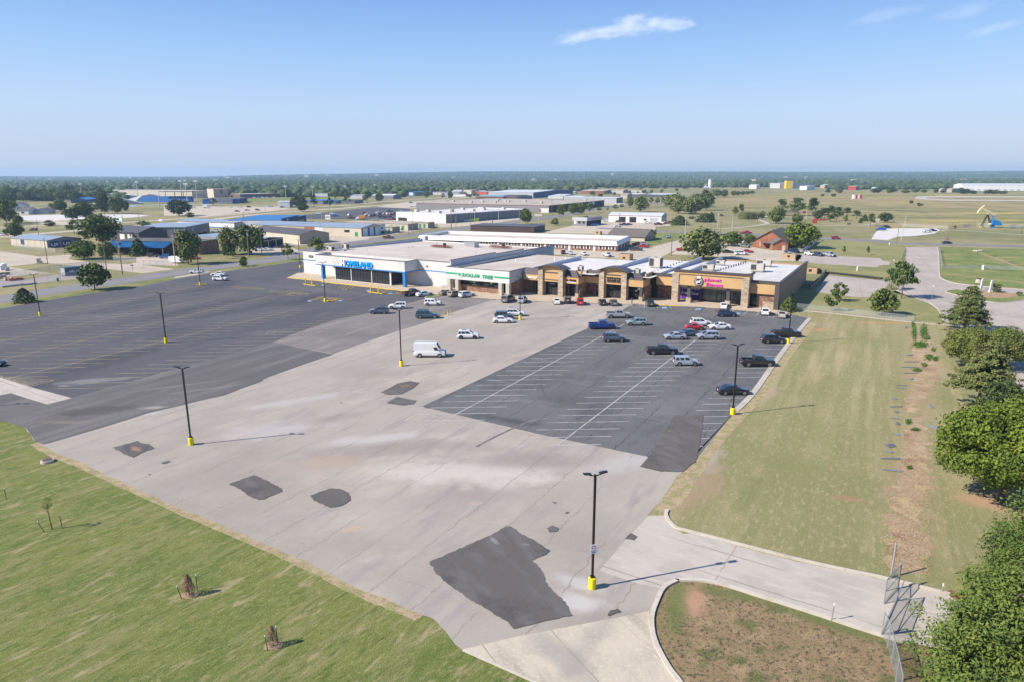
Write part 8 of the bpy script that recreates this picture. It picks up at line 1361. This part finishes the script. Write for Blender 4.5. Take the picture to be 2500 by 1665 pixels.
p=g('F',1830,1018); t=thing('stone_pile',(p.x,p.y,0),0,'small pile of pale boulders at the lawn culvert','rocks'); 
for i in range(7): m=MB(); q=random.Random(i); m.ball((q.uniform(-2,2),q.uniform(-.6,.6),.4),q.uniform(.4,.8),.5,.5,7,4); m.build('boulder',MT['stone_grey'],t)
tb=thing('timber_wall',g('F',90,1262),0,'row of dark railway timbers stepped along the slope above the pad','retaining wall'); o_=g('F',90,1262); ln=P('F 90,1262 300,1285 500,1308 712,1332'); ln=smooth(ln,16); 
for i,q in enumerate(ln):
    m=MB(); m.bar((q.x-o_.x-.9,q.y-o_.y-.5,.15),(q.x-o_.x+1.0,q.y-o_.y+.9,.32),.22,.3); m.build('timber',pm('old_timber',(.075,.06,.05),.95),tb)
m=MB(); t=thing('retaining_wall',(0,0,0),0,'low dark retaining wall stepping down behind the gym','retaining wall'); pts=P('J 1770,490 1680,600 1545,720'); kerbmesh(m,pts,.4,1.1,sm=0); m.build('wall',pm('dark_block',(.16,.13,.11)),t); m=MB(); kerbmesh(m,pts,.5,.12,z=1.1,sm=0); m.build('coping',pm('old_timber2',(.08,.065,.055),.95),t)
for k,x,y,lb,mt,sx,sy,sz in [('F',438,1235,'short white marker post on the grass above the timbers',whiteL,.35,.35,1.6),('F',1887,1220,'white utility box on the park lawn',whiteL,.9,.7,1.5),('F',808,938,'short white post at the street verge',whiteL,.3,.3,1.2),('A',450,1150,'pale utility cabinet on the grass triangle',concp,1.2,.9,2.0),('A',478,1152,'second smaller cabinet beside the first',concp,.6,.6,1.2),('D',655,600,'small dark roadside box by the orange tank',blackp,1,1,2.4),('D',482,705,'dark marker post on the road verge',blackp,.4,.4,2.6)]:
    p=g(k,x,y); t=thing('utility_box',(p.x,p.y,0),.3,lb,'utility box'); m=MB(); m.box(-sx/2,sx/2,-sy/2,sy/2,0,sz*.94); m.build('cabinet',mt,t); m=MB(); m.box(-sx/2-.05,sx/2+.05,-sy/2-.05,sy/2+.05,sz*.94,sz); m.build('lid',mt,t)
# pump jack
p=g('F',1935,740); t=thing('pump_jack',(p.x,p.y,0),0,'oil pump jack with a pale yellow beam and bright blue counterweight','pump jack'); s_=g('F',1900,740); sc=s_.y/CF/4.708*1.0
def q(x,z,y=0): return ((x-1935)*sc,y,(740-z)*sc/math.cos(PIT*.0+.0))
py=pm('pump_yellow',(.72,.62,.36),.5); pb_=pm('pump_blue',(.02,.22,.55),.45); m=MB(); m.bar(q(1845,730),q(2030,735),.9,.5); m.build('skid',py,t)
for a,b_ in ((q(1862,725,-.8),q(1912,590,-.2)),(q(1862,725,.8),q(1912,590,.2)),(q(1958,700,-.7),q(1915,590,-.2)),(q(1958,700,.7),q(1915,590,.2))): m=MB(); m.bar(a,b_,.32,.32); m.build('leg',black,t)
m=MB(); m.bar(q(1840,525),q(2000,598),.7,1.15); m.bar(q(1912,575),q(1915,590),.6,.8); m.build('walking_beam',py,t)
m=MB(); n=10; V=[]; 
for y in (-.35,.35):
    for i in range(n+1): u=i/n; x=1862+(1788-1862)*u; z=485+(578-485)*u; off=10*math.sin(math.pi*u); V.append(q(x-off*.8,z-off*.6,y))
    for i in range(n+1): u=i/n; x=1862+(1788-1862)*u; z=485+(578-485)*u; off=9*math.sin(math.pi*u); V.append(q(x+off,z+off*.6,y))
F=[]
w_=n+1
for i in range(n): F+=[(i,i+1,w_+i+1,w_+i),(2*w_+i+1,2*w_+i,3*w_+i,3*w_+i+1),(i+1,i,2*w_+i,2*w_+i+1),(w_+i,w_+i+1,3*w_+i+1,3*w_+i)]
m.add(V,F); m.build('horse_head',py,t)
for y in (-.9,.9): m=MB(); m.bar(q(1985,605,y*.7),q(1980,700,y),.3,.3); m.build('pitman_arm',pb_,t); m=MB(); c0=[q(1965,655,y),q(2010,652,y),q(2050,665,y),q(2085,712,y),q(2040,715,y),q(1965,700,y)]; c1=[(a[0],a[1]+(.5 if y>0 else -.5),a[2]) for a in c0]; m.add(c0+c1,[tuple(range(6)),tuple(range(11,5,-1))]+[(i,6+i,6+(i+1)%6,(i+1)%6) for i in range(6)]); m.build('counterweight',pb_,t)
m=MB(); a=q(1965,740,0); b_=q(2005,650,0); m.box(a[0],b_[0],-.8,.8,0,b_[2]); m.build('gearbox',pb_,t); m=MB(); m.ball(q(1945,700,-.9),2.6*.5,.4,.8,12,6); m.build('motor_weight',py,t)
p=g('F',432,405); t=thing('checked_hut',(p.x,p.y,0),0,'tiny red and white checked hut out in the prairie','hut')
for i in range(4): m=MB(); m.box(-6+3*i,-3+3*i,-2,2,0,5); m.build('panel',redp if i%2 else whiteL,t)
# playground and yard clutter
for k,x,y,sx,sz,c,lb,nm in [('E',2300,690,3,3,'red','orange red play panel by the flag poles','play_panel'),('F',35,658,4,1.5,'red','orange red low wall among the grove','play_panel'),('F',340,705,2,1.2,'brown','dark red bench blob on the path','bench'),('C',640,830,3,1.4,'yellow','yellow crate beside the red brick bay','crate')]:
    p=g(k,x,y); t=thing(nm,(p.x,p.y,0),R(-10),lb,nm.replace('_',' ')); m=MB(); m.box(-sx/2,sx/2,-.5,.5,.2,sz); m.build('body',wm(c),t); m=MB(); m.box(-sx/2,-sx/2+.2,-.5,.5,0,.2); m.box(sx/2-.2,sx/2,-.5,.5,0,.2); m.build('feet',blackp,t)
p=g('E',2010,600); t=thing('park_shelter',(p.x,p.y,0),R(5),'dark roofed open park shelter among the trees','shelter'); m=MB(); m.add([(-7,-4,2.6),(7,-4,2.6),(7,4,2.6),(-7,4,2.6),(-3,0,4.6),(3,0,4.6)],[(0,1,5,4),(1,2,5),(2,3,4,5),(3,0,4),(3,2,1,0)]); m.build('roof',RC['shingle'],t)
for x_ in (-6,6):
    for y_ in (-3,3): m=MB(); m.box(x_-.1,x_+.1,y_-.1,y_+.1,0,2.6); m.build('post',wood,t)
# yard machines and containers right of the dealer lot
for i in range(18):
    k='C'; x=1850+i*21.5; y=466+(i%3)*9; p=g(k,x,y); col_=['red','red','grey','red','blue','lgrey','navy','blue','red','lgrey','grey','blue','lgrey','grey','lgrey','navy','lgrey','grey'][i]
    t=thing('yard_machine',(p.x,p.y,0),R(30+i*7),'one of the tractors and loaders packed in the machinery rows','machine','machinery rows'); m=MB(); m.box(-2.2,1.6,-1,1,1.2,2.4); m.box(-1.8,.2,-.8,.8,2.4,3.8); m.build('body',wm(col_),t); m=MB(); m.bar((1.4,0,2),(3.6,0,4.2+(i%3)),.3,.4); m.build('boom',wm('lgrey'),t); m=MB()
    for x_ in (-1.4,1.1):
        for s_ in (-1,1): m.tube((x_,s_*.9,.8),(x_,s_*1.4,.8),.8,n=10)
    m.build('wheels',tyre,t)
for k,x,y,l,h_,c,lb,nm in [('D',280,668,5,2.2,'green','lime green dumpster by the long ribbed wall','dumpster'),('D',200,660,6,2.4,'green','darker green dumpster behind the lime one','dumpster'),('C',2080,672,6,1.8,'lgrey','grey flat container left of the green ones','dumpster')]:
    p=g(k,x,y); t=thing(nm,(p.x,p.y,0),R(20),lb,nm); mt=pm('lime_paint',(.40,.62,.03)) if 'lime' in lb else wm(c); m=MB(); m.add([(-l/2,-1.1,.2),(l/2,-1.1,.2),(l/2,1.1,.2),(-l/2,1.1,.2),(-l/2-.4,-1.2,h_),(l/2+.4,-1.2,h_),(l/2+.4,1.2,h_),(-l/2-.4,1.2,h_)],[(0,3,2,1),(0,1,5,4),(1,2,6,5),(2,3,7,6),(3,0,4,7),(4,5,6,7)]); m.build('body',mt,t); m=MB(); m.box(-l/2,-l/2+.2,-1,1,0,.2); m.box(l/2-.2,l/2,-1,1,0,.2); m.build('skid',blackp,t)
p=g('D',380,645); t=thing('orange_tank',(p.x,p.y,0),R(10),'long orange tank trailer by the ribbed wall','tank'); m=MB(); m.tube((-6,0,1.8),(6,0,1.8),1.2,n=14); m.build('tank',pm('orange_paint',(.70,.19,.02)),t); m=MB(); m.box(-5,5,-.8,.8,.3,.7); m.build('frame',blackp,t)
# yard rubble at the left edge
for k,x,y,l,w_,h_,mt,lb,nm in [('A',180,1345,4.0,1.6,.9,rust,'long brown crate lying in the container yard','crate'),('A',100,1345,2.4,1.4,1.0,wm('tan'),'pile of tan bricks at the left photo edge','brick_pile'),('A',20,1320,2.6,1.4,1.2,wm('tan'),'second pile of tan bricks, cut by the photo edge','brick_pile'),('A',50,1280,3,1.2,.8,blackp,'dark heap behind the brick piles','scrap_heap'),('A',40,1225,2.2,1.4,2.4,wm('white'),'white and black machine on the concrete slab','machine'),('A',85,1235,1.4,.8,1.3,steel,'small steel cart beside the white machine','cart'),('A',150,1412,6,1.0,.6,steel,'long grey pipe stack behind the street fence','pipe_stack'),('A',320,1395,5,.8,.5,steel,'second grey pipe stack behind the street fence','pipe_stack'),('A',660,1355,.8,.8,1.2,steel,'little steel frame behind the street fence','frame')]:
    p=g(k,x,y); t=thing(nm,(p.x,p.y,.04),R(55),lb,nm.replace('_',' ')); q_=random.Random(int(x))
    for j in range(4): m=MB(); x0=-l/2+l*j/4; m.box(x0+.03,x0+l/4-.03,-w_/2+q_.uniform(0,.1),w_/2-q_.uniform(0,.1),0,h_*q_.uniform(.7,1)); m.build('piece',mt,t)
# hydrant, cones of planters along the shop kerb: leaf litter
rng=np.random.default_rng(8); Ps=[]
for a,b_,n in [((110,8),(139,12.2),160),((74,-3.6),(79,-2.2),90),((80,-1.6),(107,7),130),((62,-5.6),(72,-4.2),60)]:
    for i in range(n): u=rng.uniform(); x,y=LP(a[0]+(b_[0]-a[0])*u,a[1]+(b_[1]-a[1])*u-.25-abs(rng.normal())*.25); Ps.append((x,y,.05))
Ps=np.array(Ps); V,F=cards(Ps,norm(rng.normal(size=(len(Ps),3))+np.array([0,0,1.])),rng.uniform(.05,.16,len(Ps)),rng,1.3); tag(obj('leaf_litter',rawmesh('leaf_litter',V,F,[leafmat('dry_leaves',(.05,.035,.025),(.11,.07,.045),(.04,.03,.02))])),'dry leaves gathered along the shop kerb','leaves',kind='stuff')
# ---- walking person, one continuous skinned body
p=g('I',800,922); t=thing('person',(p.x,p.y,.0),R(175),'person in dark clothes walking past the shops, arm raised','person')
me=bpy.data.meshes.new('body'); J={'pel':(0,0,.95),'sp':(0,0,1.2),'ch':(.01,0,1.42),'nk':(.02,0,1.54),'hd':(.03,0,1.68),'top':(.03,0,1.80),'ls':(0,.19,1.45),'le':(.02,.27,1.18),'lh':(.22,.2,1.32),'rs':(0,-.19,1.45),'re':(-.06,-.25,1.17),'rh':(.06,-.24,.93),'lhp':(0,.1,.93),'lk':(.16,.11,.52),'la':(.02,.11,.10),'lt':(.2,.11,.05),'rhp':(0,-.1,.93),'rk':(-.02,-.11,.5),'ra':(-.36,-.11,.16),'rt':(-.24,-.11,.04)}
E_=[('pel','sp'),('sp','ch'),('ch','nk'),('nk','hd'),('hd','top'),('ch','ls'),('ls','le'),('le','lh'),('ch','rs'),('rs','re'),('re','rh'),('pel','lhp'),('lhp','lk'),('lk','la'),('la','lt'),('pel','rhp'),('rhp','rk'),('rk','ra'),('ra','rt')]
Rd={'pel':.14,'sp':.13,'ch':.16,'nk':.055,'hd':.10,'top':.075,'ls':.065,'le':.045,'lh':.035,'rs':.065,'re':.045,'rh':.035,'lhp':.095,'lk':.065,'la':.045,'lt':.04,'rhp':.095,'rk':.065,'ra':.045,'rt':.04}
ks=list(J); vs=[J[k_] for k_ in ks]; es=[(ks.index(a),ks.index(b_)) for a,b_ in E_]; rd=[Rd[k_] for k_ in ks]
for hk,sg in (('lh',1),('rh',-1)):   # five fingers each
    b0=Vector(J[hk]); dr=(b0-Vector(J['le' if hk=='lh' else 're'])).normalized(); sd=dr.cross(Vector((0,sg,0))).normalized()
    vs.append(tuple(b0+dr*.07)); rd.append(.03); pi_=len(vs)-1; es.append((ks.index(hk),pi_))
    for fi in range(5):
        off=sd*(.018*(fi-2)); ln_=[.05,.085,.095,.085,.065][fi]; a_=Vector(vs[pi_])+off+dr*.02; 
        if fi==0: a_=b0+dr*.03+sd*-.04
        vs.append(tuple(a_)); rd.append(.009); vs.append(tuple(a_+dr*ln_+off*.4)); rd.append(.008); n_=len(vs); es+=[(pi_,n_-2),(n_-2,n_-1)]
me.from_pydata(vs,es,[]); bo=obj('body',me,t); sm=bo.modifiers.new('skin','SKIN'); sk=me.skin_vertices[0].data
for i,r_ in enumerate(rd): sk[i].radius=(r_,r_)
sk[0].use_root=True; ss_=bo.modifiers.new('sub','SUBSURF'); ss_.levels=1; ss_.render_levels=1
mm=pm('dark_clothes',(.018,.018,.022),.8); skin=pm('skin_tone',(.42,.26,.19),.6); me.materials.append(mm)
m=MB(); m.ball((.045,0,1.70),.098,.08,.125,12,8); m.ball((.145,0,1.69),.018,.014,.022,6,4); m.ball((.12,.033,1.715),.012,.012,.008,6,4,1); m.ball((.12,-.033,1.715),.012,.012,.008,6,4,1); m.ball((.125,0,1.645),.012,.028,.006,6,4,1); m.ball((.04,.082,1.70),.02,.012,.03,6,4); m.ball((.04,-.082,1.70),.02,.012,.03,6,4); m.build('face',[skin,blackp],t)
m=MB(); m.ball((.02,0,1.735),.105,.092,.105,12,8); m.build('hair',pm('brown_hair',(.05,.03,.02)),t)
# ================================================================ HAZE
hz_=MB(); hz_.box(-9900,9900,-500,9900,-1,112); hm=bpy.data.materials.new('haze_air'); hm.use_nodes=True; n=hm.node_tree; n.nodes.remove(n.nodes['Principled BSDF']); pv=n.nodes.new('ShaderNodeVolumePrincipled')
pv.inputs['Color'].default_value=(.48,.70,1.0,1); pv.inputs['Density'].default_value=.0001; pv.inputs['Anisotropy'].default_value=.1
n.links.new(pv.outputs[0],n.nodes['Material Output'].inputs['Volume']); hm.cycles.homogeneous_volume=True if hasattr(hm.cycles,'homogeneous_volume') else None
tag(hz_.build('haze',hm),'thin blue haze over the far land','haze',kind='stuff')
